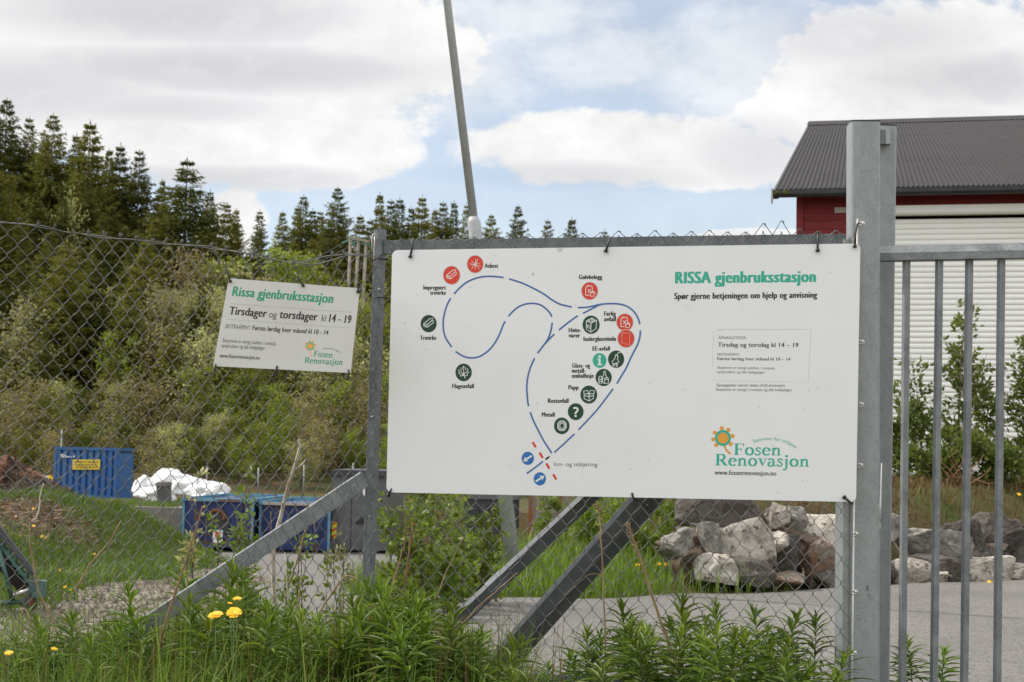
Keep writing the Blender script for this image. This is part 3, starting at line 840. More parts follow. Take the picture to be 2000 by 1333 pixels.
part('wire_mesh', mb.mesh('right_wire_mesh', 'wire', True), FEN, 'taut straight stretch of mesh below the big white board')
mb = MB(); mb.tube([fp(1675, 428, 0.012), fp(1664, 1333, 0.012), fp(1663, 1420, 0.012)], 0.0036, 8)
tb = part('tension_bar', mb.mesh('tension_bar', 'bright_steel', True), FEN)
for (px, py) in ((1678, 437), (1677, 668), (1676, 790), (1675, 909), (1666, 1043), (1664, 1156), (1662, 1275), (1661, 1390)):
    mb = MB()
    a = fp(px + 1, py, 0.014)
    u_ = Vector((0, 0, 1)); d_ = FENCE.d
    mb.tube([a - d_ * 0.004, a + d_ * 0.006 + u_ * 0.006, a + d_ * 0.016 + u_ * 0.005, a + d_ * 0.019 - u_ * 0.002, a + d_ * 0.012 - u_ * 0.008, a - d_ * 0.003 - u_ * 0.007], 0.0032, 6)
    c_0 = a + d_ * 0.013
    mb.tube([c_0 - FENCE.n * 0.02, c_0 + FENCE.n * 0.006], 0.005, 7)
    part('clamp', mb.mesh('clamp', 'bright_steel', True), tb)

# ------------------------------------------------------------------ guide posts of the sliding gate
GP = thing('gate_post', 'pair of thick galvanised posts joined by a block at the top, beside the white board', 'gate post', (fp(1690, 1300, -0.1).x, fp(1690, 1300, -0.1).y, 0))
mb = MB()
tc_ = fp(1686, 243, -0.085); bc_ = fp(1684, 1333, -0.085); dd = (bc_ - tc_).normalized()
square_post(mb, tc_, tc_ + dd * ((tc_.z + 0.1) / -dd.z), 0.118, fang + rad(8), 0, 0.019, 6)
part('front_post', mb.mesh('front_post', 'galv', False), GP)
mb = MB(); square_post(mb, tc_ + Vector((0, 0, 0.004)), tc_ + Vector((0, 0, -0.001)), 0.12, fang + rad(8), 0, 0.019, 6)
part('post_cap', mb.mesh('post_cap', 'black'), GP)
mb = MB()
td_ = FENCE.pt(1723, 250, -0.42); bdn = FENCE.pt(1708, 1333, -0.42); dd2 = (bdn - td_).normalized()
square_post(mb, td_, td_ + dd2 * ((td_.z + 0.1) / -dd2.z), 0.10, fang + rad(14), 0, 0.014, 5)
part('rear_post', mb.mesh('rear_post', 'galv', False), GP)
mb = MB(); square_post(mb, td_ + Vector((0, 0, 0.004)), td_ + Vector((0, 0, -0.001)), 0.102, fang + rad(14), 0, 0.014, 5)
part('post_cap', mb.mesh('post_cap', 'black'), GP)
mb = MB(); beam(mb, fp(1718, 268, -0.10), FENCE.pt(1728, 268, -0.38), Vector((0, 0, 1)), 0.056, 0.05)
part('spacer_block', mb.mesh('spacer_block', 'galv'), GP)

for pts, r0 in (([(1722, 905), (1721, 945), (1720, 985), (1719, 1012)], .0034), ([(1718.5, 1022), (1718, 1034)], .0028), ([(1718, 1052), (1717.6, 1080)], .002), ([(1717, 1100), (1716.8, 1106)], .0036)):
    mb = MB(); n_ = len(pts); mb.tube([FENCE.pt(x, y, -0.352) for x, y in pts], [r0 * (0.6 + .4 * math.sin(3 * i / n_)) for i in range(n_)], 6)
    part('paint_drip', mb.mesh('paint_drip', 'ink_white', True), GP)
for (x, y, w_, h_) in ((1694, 1143, 1.6, 12), (1697, 1160, 1.2, 5), (1672, 1202, 5, 0.8), (1674, 1209, 7, 0.8), (1690, 1203, 1.2, 1.6), (1690, 1213, 1.4, 1.8), (1676, 349, 2.6, 1.2)):
    mb = MB(); q = [(x, y), (x + w_, y + h_ * .1), (x + w_ * .9, y + h_), (x + w_ * .1, y + h_ * .8)]
    mb.prism([fp(a, b, -0.0215) for a, b in q], [fp(a, b, -0.032) for a, b in q]); part('scuff', mb.mesh('scuff', 'ink_grey'), GP)

# ------------------------------------------------------------------ sliding gate with its counterweight frame
GA = thing('sliding_gate', 'grey sliding gate of square bars with diagonal counter frame reaching behind the mesh fence', 'gate', (fp(1850, 1333, -0.25).x, fp(1850, 1333, -0.25).y, 0.1))
GO = -0.24
ga0 = fp(1700, 500, GO); ga_d = Vector((1, -0.30, 0)).normalized()
GPL = Plane((ga0.x, ga0.y, 0), Vector((ga0.x, ga0.y, 0)) + ga_d)
def gp(px, py, off=0.0): return GPL.pt(px, py, off)
mb = MB()
p, q = gp(1706, 497), gp(2180, 487)
# top rail with a chamfered upper front edge
t = (q - p).normalized(); up = Vector((0, 0, 1)); nrm = GPL.n
def railsec(c): return [c + up * a + nrm * -b for a, b in [(0.031, 0.03), (0.031, -0.012), (0.004, -0.030), (0.0, -0.034), (-0.030, -0.034), (-0.030, 0.03)]]
mb.prism(railsec(p), railsec(q))
part('top_rail', mb.mesh('gate_top_rail', 'galv_mid'), GA)
bars = [(1770.5, 1762), (1834.5, 1824), (1893, 1883), (1955.5, 1947.5)]
for i in range(4): bars.append((2016 + 61 * i, 2010 + 61 * i))
for (a, b) in bars:
    mb = MB()
    tp = gp(a, 509, 0.0); bt_ = gp(b, 1333, 0.0); dr = (bt_ - tp).normalized()
    square_post(mb, tp, tp + dr * ((tp.z - 0.12) / -dr.z), 0.0245, fang + rad(27), 0, 0.0025, 2)
    part('bar', mb.mesh('gate_bar', 'galv_mid'), GA)
mb = MB()
gl = gp(1500, 1400); beam(mb, Vector((gl.x, gl.y, 0.09)), Vector((q.x, q.y, 0.09)), Vector((0, 0, 1)), 0.06, 0.06)
part('bottom_rail', mb.mesh('gate_bottom_rail', 'galv_mid'), GA)
n0 = FENCE.n
def inplane(a, b): 
    t = (b - a).normalized(); u = n0.cross(t).normalized()
    return u if u.z > 0 else -u
mb = MB()       # left diagonal
p, q = fp(1165, 958, GO), fp(880, 1226, GO); u = inplane(p, q)
p2 = p + (p - q).normalized() * 0.62
beam(mb, p2, q, u * 1.0 + n0 * 0.45, 0.052, 0.052)
part('diagonal_brace', mb.mesh('left_diagonal', 'frame_dark'), GA)
mb = MB()
c0 = fp(984, 1128, GO); c1 = fp(957, 1153.5, GO); beam(mb, c0, c1, u + n0 * 0.45, 0.057, 0.057)
part('sleeve', mb.mesh('weld_sleeve', 'galv_dark'), GA)
mb = MB()       # right diagonal, a pair of tubes
p, q = fp(1262, 962, GO), fp(934, 1333, GO); u = inplane(p, q); al = (p - q).normalized()
beam(mb, p + al * 0.5, q - al * 0.12, u + n0 * 0.4, 0.058, 0.058)
part('diagonal_brace', mb.mesh('right_diagonal', 'frame_dark'), GA)
mb = MB()
off = fp(1284, 974, GO - 0.10); dq = off - fp(1262, 962, GO - 0.0)
beam(mb, p + dq + al * 0.5, q + dq - al * 0.05, u + n0 * 0.3, 0.044, 0.045)
part('diagonal_brace', mb.mesh('rear_diagonal', 'frame_dark'), GA)
mb = MB(); beam(mb, fp(975, 1290, GO), fp(957, 1310, GO), u + n0 * 0.4, 0.064, 0.064)
part('sleeve', mb.mesh('weld_sleeve', 'galv_dark'), GA)
mb = MB(); beam(mb, fp(896, 1330, GO - 0.02), fp(1640, 1352, GO - 0.02), Vector((0, 0, 1)), 0.075, 0.05)
part('counter_beam', mb.mesh('counter_beam', 'galv_mid'), GA)

# ------------------------------------------------------------------ leaning lamp pole behind the board
D0 = 13.0
pb = P(1001, 1096, D0); ps = P(925.5, 430, D0); pt_ = P(868, -40, D0)
LPO = thing('lamp_pole', 'leaning grey steel lamp pole with a thicker sleeve, rising behind the big white board', 'lamp pole', tuple(pb))
mb = MB()
dq = (ps - pb).normalized()
mb.tube([pb - dq * 0.4, ps - dq * 0.02, ps + dq * 0.03], [0.066, 0.056, 0.037], 20)
part('sleeve', mb.mesh('pole_sleeve', 'pole_grey', True), LPO)
mb = MB(); d3 = (pt_ - ps).normalized(); mb.tube([ps, ps + d3 * 5.2], [0.036, 0.030], 18)
part('pole', mb.mesh('pole_shaft', 'pole_grey', True), LPO)

# ================================================================== the two signs
class Sign:
    """writes in photo pixels on the sign's own plane"""
    def __init__(s, plane, root, up):
        s.p = plane; s.root = root; s.up = Vector((up[0], up[1])).normalized(); s.lay = 0
    def at(s, px, py, off): return s.p.pt(px, py, off)
    def off(s):
        s.lay += 1
        return 0.0003 + 0.00003 * (s.lay % 12)
    def poly(s, mbx, pts, off): mbx.add([s.at(a, b, off) for a, b in pts], [tuple(range(len(pts)))])
    def ribbon(s, mbx, pts, wd, off, closed=False):
        n = len(pts); L = []; Rr = []
        for i, (x, y) in enumerate(pts):
            a = pts[(i - 1) % n] if (i or closed) else pts[i]
            b = pts[(i + 1) % n] if (i < n - 1 or closed) else pts[i]
            dx, dy = b[0] - a[0], b[1] - a[1]; l = math.hypot(dx, dy) or 1
            w_ = (wd[i] if hasattr(wd, '__len__') else wd) / 2
            # mitre
            L.append((x - dy / l * w_, y + dx / l * w_)); Rr.append((x + dy / l * w_, y - dx / l * w_))
        V = [s.at(a, b, off) for a, b in L] + [s.at(a, b, off) for a, b in Rr]
        m = n if closed else n - 1
        mbx.add(V, [(i, (i + 1) % n, n + (i + 1) % n, n + i) for i in range(m)])
    def disc(s, mbx, cx, cy, rx, ry, off, n=40, a0=0, a1=2 * math.pi):
        s.poly(mbx, [(cx + rx * math.cos(2 * math.pi * i / n), cy + ry * math.sin(2 * math.pi * i / n)) for i in range(n)], off)
    def text(s, body, p0, p1, h, ink_, bold=0.0, shear=0.0, parent=None, name='lettering', arc=None):
        cu = bpy.data.curves.new('lettering', 'FONT'); cu.body = body; cu.size = 1.0; cu.resolution_u = 4
        if bold > 0: cu.space_character = 1.0 + bold * 1.6
        ob = bpy.data.objects.new('tmp', cu)
        me = bpy.data.meshes.new_from_object(ob)
        n = len(me.vertices); co = np.empty(n * 3); me.vertices.foreach_get('co', co); co = co.reshape(-1, 3)
        x0, x1 = co[:, 0].min(), co[:, 0].max()
        off = s.off()
        loops = [tuple(p_.vertices) for p_ in me.polygons]
        bpy.data.meshes.remove(me)
        shifts = (0.0,) if bold <= 0 else ((-bold, bold) if bold < 0.012 else (-bold, -bold / 3, bold / 3, bold))
        co = np.concatenate([co + np.array([d_, 0, 0]) for d_ in shifts])
        lay_ = np.repeat(np.arange(len(shifts)), n) * 0.00003
        loops = [tuple(v_ + n * k_ for v_ in q_) for k_ in range(len(shifts)) for q_ in loops]
        n = len(co)
        t = (co[:, 0] - x0) / (x1 - x0)
        q = co[:, 1] / CAPH * h
        out = np.empty_like(co)
        P0 = np.array(p0, float); P1 = np.array(p1, float)
        upv = np.array([s.up.x, s.up.y])
        for i in range(n):
            if arc:
                cx, cy, r_, a0, a1 = arc
                an = a0 + (a1 - a0) * t[i]; rr = r_ + q[i]
                px, py = cx + rr * math.cos(an), cy - rr * math.sin(an)
            else:
                px, py = P0 + (P1 - P0) * t[i] + upv * q[i]
                px += shear * q[i]
            out[i] = s.at(px, py, off + lay_[i])
        me = bpy.data.meshes.new('lettering'); me.from_pydata(out.tolist(), [], loops)
        me.materials.append(M[ink_]); me.update()
        bpy.data.objects.remove(ob); bpy.data.curves.remove(cu)
        return part(name, me, parent or s.root)

def cap_height():
    cu = bpy.data.curves.new('lettering', 'FONT'); cu.body = 'H'; cu.size = 1.0
    ob = bpy.data.objects.new('tmp', cu); me = bpy.data.meshes.new_from_object(ob)
    h = max(v.co.y for v in me.vertices)
    bpy.data.meshes.remove(me); bpy.data.objects.remove(ob); bpy.data.curves.remove(cu)
    return h
CAPH = cap_height()

def board(plane, corners, r, th, name, m_, root):
    """a panel with rounded corners and real thickness; corners in pixels, clockwise from the top left"""
    pts = []
    n = 4
    for i in range(n):
        c = np.array(corners[i], float); a = np.array(corners[i - 1], float); b = np.array(corners[(i + 1) % n], float)
        ua = (a - c) / np.linalg.norm(a - c); ub = (b - c) / np.linalg.norm(b - c)
        if r <= 0: pts.append(tuple(c)); continue
        for k in range(7):
            q = k / 6 * math.pi / 2
            pts.append(tuple(c + ua * r * (1 - math.sin(q)) + ub * r * (1 - math.cos(q))))
    mbx = MB()
    mbx.prism([plane.pt(x, y, 0.0) for x, y in pts], [plane.pt(x, y, -th) for x, y in pts])
    return part(name, mbx.mesh(name, m_), root)

# ------------------------------------------------------------------ flowing wordmark letters (contrast strokes and slab serifs)
def glyphs():
    G = {}
    def ell_(cx, cy, rx, ry, a0, a1, n=20): return [(cx + rx * math.cos(rad(a0 + (a1 - a0) * i / n)), cy + ry * math.sin(rad(a0 + (a1 - a0) * i / n))) for i in range(n + 1)]
    R_ = lambda x0, y0, x1, y1: ('p', [(x0, y0), (x1, y0), (x1, y1), (x0, y1)])
    S_ = lambda pts, hi=0.17, lo=0.06, c=False: ('s', pts, hi, lo, c)
    G['F'] = (0.78, [R_(.13, .05, .31, .94), R_(.03, 0, .42, .05), R_(.03, .94, .72, 1), R_(.655, .74, .72, .94), R_(.31, .47, .53, .53), R_(.5, .37, .56, .64)])
    G['R'] = (0.93, [R_(.13, .05, .31, .95), R_(.03, 0, .42, .05), R_(.03, .95, .33, 1), S_([(.31, .965), (.45, .97)] + ell_(.45, .735, .22, .235, 90, -90, 14) + [(.31, .5)], .17, .06), ('p', [(.36, .47), (.55, .5), (.86, .05), (.64, .05)]), R_(.64, 0, .93, .05)])
    G['o'] = (0.66, [S_(ell_(.32, .33, .235, .31, 0, 360, 28)[:-1], .16, .06, True)])
    G['s'] = (0.50, [S_([(.40, .50), (.37, .62), (.24, .645), (.12, .58), (.12, .47), (.22, .38), (.34, .30), (.40, .19), (.34, .06), (.21, .01), (.09, .05), (.06, .18)], .11, .08)])
    G['e'] = (0.60, [S_(ell_(.31, .33, .225, .31, 8, 320, 26), .16, .055), R_(.17, .345, .50, .40)])
    G['n'] = (0.76, [R_(.11, .05, .25, .62), R_(.03, 0, .34, .05), ('p', [(.02, .58), (.25, .68), (.25, .62), (.11, .55)]), S_([(.25, .5), (.32, .60), (.43, .635), (.53, .57), (.545, .44)], .14, .08), R_(.475, .05, .615, .46), R_(.40, 0, .70, .05)])
    G['v'] = (0.66, [('p', [(.08, .62), (.25, .62), (.40, .12), (.31, -.02)]), ('p', [(.31, -.02), (.40, .12), (.57, .62), (.50, .62)]), R_(.0, .62, .32, .67), R_(.42, .62, .66, .67)])
    G['a'] = (0.62, [R_(.36, .06, .50, .46), S_([(.10, .52), (.15, .62), (.28, .645), (.41, .58), (.43, .45)], .13, .07), S_(ell_(.23, .17, .15, .17, 70, 330, 18), .14, .06), ('p', [(.40, .06), (.50, .10), (.60, .08), (.56, 0), (.46, 0)])])
    G['j'] = (0.40, [R_(.13, -.08, .27, .62), ('p', [(.03, .58), (.27, .68), (.27, .62), (.13, .55)]), S_([(.2, -.06), (.19, -.18), (.1, -.28), (-.06, -.3)], .14, .07), ('s', ell_(.20, .89, .05, .05, 0, 360, 12)[:-1], .1, .1, True)])
    return G
GL = glyphs()
def wordmark(S, body, p0, p1, h, ink_, parent, shear=0.0):
    adv = sum(GL[c][0] for c in body)
    mbx = MB()
    P0 = np.array(p0, float); P1 = np.array(p1, float); upv = np.array([S.up.x, S.up.y])
    base = S.off()
    cur = 0.0
    sx = np.linalg.norm(P1 - P0) / adv
    k = 0
    for c in body:
        a_, prims = GL[c]
        def tr(x, y):
            v = P0 + (P1 - P0) * ((cur + x) / adv) + upv * (y * h)
            return (v[0] + shear * y * h, v[1])
        for pr in prims:
            k += 1; off = base + 0.000012 * (k % 25)
            if pr[0] == 'p': S.poly(mbx, [tr(x, y) for x, y in pr[1]], off)
            else:
                pts, hi, lo, cl = pr[1:]
                wd = []
                n = len(pts)
                for i in range(n):
                    a = pts[(i - 1) % n] if (i or cl) else pts[i]; b = pts[(i + 1) % n] if (i < n - 1 or cl) else pts[i]
                    dx, dy = b[0] - a[0], b[1] - a[1]; l = math.hypot(dx, dy) or 1
                    wd.append((lo + (hi - lo) * abs(dy) / l) * (sx + h) / 2 * 1.12)
                S.ribbon(mbx, [tr(x, y) for x, y in pts], wd, off, cl)
        cur += a_
    return part('wordmark', mbx.mesh('wordmark', ink_), parent)

def flower(S, cx, cy, k, parent, stem):
    fl = MB(); o1 = S.off()
    for i, an in enumerate((97, 56, 12, 322, 226, 188, 147)):
        S.disc(fl, cx + 19 * k * math.cos(rad(an)), cy - 19 * k * math.sin(rad(an)), 4.3 * k, 4.1 * k, o1, 16)
    S.ribbon(fl, stem, 3.8 * k, o1)
    root = part('flower', fl.mesh('flower_petals', 'ink_orange'), parent)
    rg = MB(); S.ribbon(rg, [(cx + 13.0 * k * math.cos(rad(a)), cy + 13.2 * k * math.sin(rad(a))) for a in range(0, 360, 12)], 5.2 * k, S.off(), True)
    part('flower_ring', rg.mesh('flower_ring', 'ink_teal'), parent)
    ce = MB(); S.disc(ce, cx, cy + 0.4 * k, 10.8 * k, 10.6 * k, o1 + 0.0001, 22)
    part('flower_centre', ce.mesh('flower_centre', 'ink_orange'), parent)

# ------------------------------------------------------------------ big white board
c_big = [(766, 489), (1680.5, 476), (1672, 981), (754.5, 962)]
BGP = Plane(FENCE.a + FENCE.n * 0.022, FENCE.a + FENCE.n * 0.022 + FENCE.d)
SB = thing('site_map_sign', 'big white board with a blue route map and round waste symbols on the mesh fence', 'sign', tuple(BGP.pt(1215, 970)))
board(BGP, c_big, 11, 0.004, 'board', 'board', SB)
S = Sign(BGP, SB, (0.02, -1))
S.text('RISSA gjenbruksstasjon', (1320, 554), (1592, 551), 22.5, 'ink_teal', 0.07)
S.text('Spør gjerne betjeningen om hjelp og anvisning', (1317.4, 584.6), (1595.4, 581.8), 11.8, 'ink_dark', 0.06)
stick = MB()
st = [(1394.5, 645), (1584, 644.5), (1578.2, 746.5), (1390.7, 743.5)]
stick.prism([S.at(a, b, 0.00022) for a, b in st], [S.at(a, b, 0.00002) for a, b in st])
stk = part('sticker', stick.mesh('sticker', 'sticker'), SB)
sl_ = MB(); S.ribbon(sl_, [(1401, 644.6), (1408, 645.2), (1414, 644.2), (1440, 643.8), (1494, 644.2), (1584, 644)], [1.2, 1.6, 0.9, 0.8, 0.9, 0.5], 0.00028); S.ribbon(sl_, [(1394, 648), (1392.6, 670), (1391, 720)], [0.8, 0.6, 0.4], 0.00028)
S.ribbon(sl_, [(1584.4, 645), (1578.6, 746.8)], 0.5, 0.00028); S.ribbon(sl_, [(1390.6, 744), (1578, 747.2)], 0.4, 0.00028)
part('dirty_edge', sl_.mesh('dirty_edge', 'ink_rule'), stk)
S.lay = 4
for body, a, b, h, k, bo in (
        ('ÅPNINGSTIDER:', (1402.8, 662.8), (1458, 663), 5.4, 'ink_grey', 0.004), ('Tirsdag og torsdag kl 14 – 19', (1402.4, 677.6), (1559, 678.6), 8.4, 'ink_dark', 0.03),
        ('EKSTRAÅPENT:', (1401.5, 694.9), (1444.7, 695.2), 4.8, 'ink_grey', 0.004), ('Første lørdag hver måned kl 10 – 14', (1401, 703.7), (1543.7, 705), 5.9, 'ink_dark', 0.02),
        ('Stasjonen er stengt julaften, i romjula,', (1401, 720.3), (1513.6, 721.9), 4.8, 'ink_grey', 0.004), ('nyttårsaften og alle helligdager', (1400.2, 729), (1493.6, 730), 4.8, 'ink_grey', 0.004)):
    S.text(body, a, b, h, k, bo, parent=stk)
S.text('Åpningstider utover dette vil bli annonsert', (1399, 755), (1533, 755.7), 5.2, 'ink_grey', 0.006)
S.text('Stasjonen er stengt i romjula og alle helligdager', (1398.4, 763.5), (1547.3, 764.6), 5.2, 'ink_grey', 0.006)
for body, a, b in (('Asbest', (946.8, 523.4), (972.7, 523.4)), ('Impregnert', (827.2, 566), (870.6, 566)), ('trevirke', (840.4, 576.2), (870.4, 576.2)), ('Trevirke', (820.7, 664.2), (851.7, 664.2)),
                   ('Hageavfall', (883.6, 758.4), (925, 758.6)), ('Gulvbelegg', (1131, 545.6), (1175.6, 545.4)), ('Farlig', (1180.3, 617), (1202.5, 617)), ('avfall', (1180.2, 627.7), (1202.5, 627.7)),
                   ('Hvite-', (1111, 649.3), (1135, 649.3)), ('varer', (1111, 659.5), (1132.7, 659.5)), ('Isolerglassvindu', (1140, 666.4), (1202.5, 666)), ('EE-avfall', (1157.5, 685.3), (1190.8, 685.2)),
                   ('Glass- og', (1117.7, 718.4), (1152, 718.4)), ('metall-', (1117.4, 728.4), (1143.5, 728.4)), ('emballasje', (1117.3, 738.3), (1159.3, 738.3)), ('Papp', (1110.5, 761), (1129.7, 761)),
                   ('Restavfall', (1070.5, 787.2), (1110, 787.3)), ('Metall', (1058.5, 814.2), (1083, 814.2))):
    S.text(body, a, b, 8.4, 'ink_dark', 0.065)
S.text('Inn- og utkjøring', (1082, 910.8), (1167, 911.4), 8.0, 'ink_grey', 0.0)

def z1(l): return [(700 + x / 3.7037, 430 + y / 3.7037) for x, y in l]
def z2(l): return [(1000 + x / 6.667, 520 + y / 6.667) for x, y in l]
def z3(l): return [(1000 + x / 6.667, 680 + y / 6.667) for x, y in l]
def z4(l): return [(1000 + x / 8.0, 840 + y / 8.0) for x, y in l]
def smooth(pts, n=5):
    out = []
    for i in range(len(pts) - 1):
        p0 = pts[max(i - 1, 0)]; p1 = pts[i]; p2 = pts[i + 1]; p3 = pts[min(i + 2, len(pts) - 1)]
        for k in range(n):
            t = k / n
            out.append(tuple(0.5 * (2 * p1[j] + (p2[j] - p0[j]) * t + (2 * p0[j] - 5 * p1[j] + 4 * p2[j] - p3[j]) * t * t + (3 * p1[j] - p0[j] - 3 * p2[j] + p3[j]) * t ** 3) for j in (0, 1)))
    out.append(pts[-1]); return out
routes = [
    z1([(692, 535), (740, 485), (800, 442), (880, 414), (960, 408), (1050, 416)]), z1([(1090, 427), (1180, 455), (1260, 492), (1340, 535), (1400, 578), (1460, 610), (1545, 630)]),
    z2([(855, 541), (960, 538), (1060, 520), (1150, 500), (1250, 491), (1350, 491), (1430, 502), (1500, 527), (1560, 567), (1610, 622), (1645, 690), (1665, 757)]),
    z2([(1672, 838), (1665, 920), (1640, 1010), (1590, 1110), (1540, 1210), (1490, 1322)]) + z3([(1420, 372), (1365, 465)]),
    z3([(1318, 530), (1200, 688), (1100, 815), (1000, 925), (865, 1068)]), z3([(815, 1120), (740, 1188)]) + z4([(820, 212), (660, 355)]),
    z4([(485, 492), (360, 590), (228, 685)]),
    z1([(668, 565), (640, 620), (620, 690), (613, 750), (618, 810), (635, 860), (675, 920)]), z1([(703, 952), (760, 987), (815, 998), (870, 990), (930, 955), (980, 900), (1020, 830), (1045, 765), (1062, 733)]),
    z1([(1085, 697), (1130, 650), (1180, 618), (1245, 604), (1310, 612), (1360, 645), (1390, 680), (1398, 702)]), z1([(1402, 743), (1393, 800), (1370, 862), (1330, 920), (1295, 965)]),
    z1([(1760, 609), (1740, 616), (1690, 642), (1625, 676)]), z1([(1587, 693), (1530, 733), (1450, 797)]), z1([(1418, 826), (1375, 868), (1350, 897)]),
    z1([(1275, 1000), (1245, 1065), (1225, 1140), (1218, 1210), (1221, 1270), (1228, 1333)]) + z3([(205, 620), (218, 760)])[1:], z3([(237, 835), (280, 950), (350, 1090), (420, 1222)]) + z4([(560, 270), (620, 365)])]
for rt in routes:
    mb = MB(); S.ribbon(mb, smooth(rt), 3.3, S.off())
    part('route_line', mb.mesh('route_line', 'ink_blue'), SB)
mb = MB(); S.ribbon(mb, z4([(592, 412), (560, 438), (522, 464)]), [1.5, 4.2, 3.2], S.off()); part('route_line', mb.mesh('route_line', 'ink_dark'), SB, 'short black stub of the route line at the barrier')
for cx, cy in ((347, 232), (455, 397), (560, 565), (668, 735)):
    mb = MB(); S.ribbon(mb, z4([(cx - 24, cy - 42), (cx + 24, cy + 42)]), 4.6, S.off()); part('barrier_dash', mb.mesh('barrier_dash', 'ink_red'), SB)
for cx, cy, d in ((247, 445, 1), (435, 765, -1)):
    (px, py), = z4([(cx, cy)])
    mb = MB(); S.disc(mb, px, py, 12, 13, S.off()); ds = part('direction_disc', mb.mesh('direction_disc', 'ink_signblue'), SB)
    q = lambda x, y: (px + d * (x * 0.82 - y * 0.52) * 12, py + d * (x * -0.52 - y * 0.82 ) * 12.5)
    a = lambda x, y: (px - d * (0.84 * x - 0.52 * y) * 12, py + d * (0.52 * x + 0.84 * y) * 12.6)
    mb = MB(); S.poly(mb, [a(-.78, -.14), (a(.25, -.14)), a(.25, .14), a(-.78, .14)], 0.0021); S.poly(mb, [a(.18, -.46), a(.88, 0), a(.18, .46), a(.32, 0)], 0.0022)
    part('arrow', mb.mesh('arrow', 'ink_white'), ds)

def circ(cx, cy, r_, n=14, ry=None): return [(cx + r_ * math.cos(2 * math.pi * i / n), cy + (ry or r_) * math.sin(2 * math.pi * i / n)) for i in range(n)]
SYM = {}
SYM['plank'] = [([(-.62, .28), (-.62, .02), (.12, -.55), (.55, -.62), (.42, -.38), (.62, -.36), (.5, -.2), (.66, -.16), (-.18, .42), (-.62, .28)], 0), ([(-.62, .02), (-.2, .12), (-.18, .42)], 0), ([(-.2, .12), (.5, -.42)], 0), ([(-.5, .13), (-.38, .3)], 0)]
SYM['fibre'] = [([(-.72, -.08), (.72, .22)], 0), ([(-.45, .55), (.3, -.5)], 0), ([(.05, -.68), (.0, .62)], 0), ([(-.5, -.4), (.55, .55)], 0), ([(-.6, .1), (.62, -.12)], 0), ([(.35, -.6), (-.1, .3)], 0)]
SYM['leaf'] = [([(.0, -.72), (-.14, -.42), (-.34, -.52), (-.3, -.2), (-.66, -.3), (-.5, -.02), (-.62, .12), (-.36, .22), (-.4, .44), (-.06, .32), (.02, .36), (.2, .5), (.2, .36), (.5, .34), (.42, .14), (.7, -.06), (.46, -.12), (.5, -.46), (.24, -.3), (.2, -.6), (.06, -.46), (.0, -.72)], 0), ([(.2, .7), (.03, .2), (-.02, -.4)], 0), ([(.04, .22), (-.4, -.06)], 0), ([(.04, .22), (.42, -.12)], 0), ([(.04, .24), (-.22, .3)], 0)]
SYM['can'] = [([(-.5, .5), (-.5, -.34), (-.32, -.56), (.26, -.62), (.3, -.44), (.34, .1)], 0), ([(-.5, .5), (-.06, .5)], 0), ([(-.42, -.5), (-.2, -.66), (-.1, -.5)], 0), ([(-.24, -.2), (.12, .2)], 0), ([(.12, -.22), (-.22, .2)], 0), ([(.06, .2), (.12, .62), (.5, .62), (.6, .2), (.06, .2)], 0), ([(.56, .42), (.66, .26), (.5, .06), (.2, .12)], 0)]
SYM['stove'] = [([(-.56, -.42), (-.02, -.16), (.66, -.46), (.12, -.74), (-.56, -.42)], 0), ([(-.56, -.42), (-.56, .46), (-.04, .82), (.56, .44), (.66, -.46)], 0), ([(-.02, -.16), (-.04, .82)], 0), ([(-.44, .0), (-.16, .16), (-.16, .42), (-.44, .24), (-.44, .0)], 0), (circ(-.2, -.44, .09, 8, .06), 1), (circ(.1, -.58, .09, 8, .06), 1), (circ(.1, -.34, .09, 8, .06), 1), (circ(.36, -.46, .09, 8, .06), 1)]
SYM['pane'] = [([(-.5, -.66), (.46, -.62), (.42, .72), (-.5, .5), (-.5, -.66)], 0)]
SYM['plug'] = [([(.62, -.82), (.3, -.74), (.14, -.6), (.1, -.46)], 0), ([(-.1, -.5), (.26, -.36)], 0), ([(-.06, -.46), (-.2, .0), (-.52, .3), (-.34, .52), (.24, .42), (.32, .3), (.16, .0), (.24, -.36)], 0), ([(-.4, .5), (-.4, .8), (-.28, .8), (-.22, .52)], 0), ([(-.02, .5), (.0, .84), (.12, .82), (.14, .46)], 0)]
SYM['bottle'] = [([(.02, -.72), (.22, -.72), (.22, -.34), (.36, -.1), (.4, .04)], 0), ([(.02, -.72), (.02, -.34), (-.12, -.06), (-.12, .62), (.12, .66)], 0), ([(.14, .06), (.54, .06), (.6, .2), (.56, .7), (.16, .7), (.12, .2), (.14, .06)], 0), ([(.18, .22), (.54, .22)], 0), ([(-.6, .66), (-.6, .0), (-.5, -.14), (-.26, -.14), (-.22, .0), (-.22, .66), (-.6, .66)], 0), ([(-.6, .2), (-.22, .2)], 0), ([(-.6, .44), (-.22, .44)], 0)]
SYM['carton'] = [([(-.54, .02), (-.54, .44), (.04, .72), (.54, .42), (.54, .04)], 0), ([(.04, .72), (.04, -.08)], 0), ([(.02, -.08), (-.62, -.1), (-.44, .1), (-.02, .26), (.02, -.08)], 0), ([(.04, -.08), (.66, -.12), (.5, .08), (.06, .24)], 0), ([(-.54, -.12), (-.66, -.38), (-.16, -.46), (.02, -.1)], 0), ([(.04, -.1), (.16, -.46), (.7, -.42), (.6, -.14)], 0)]
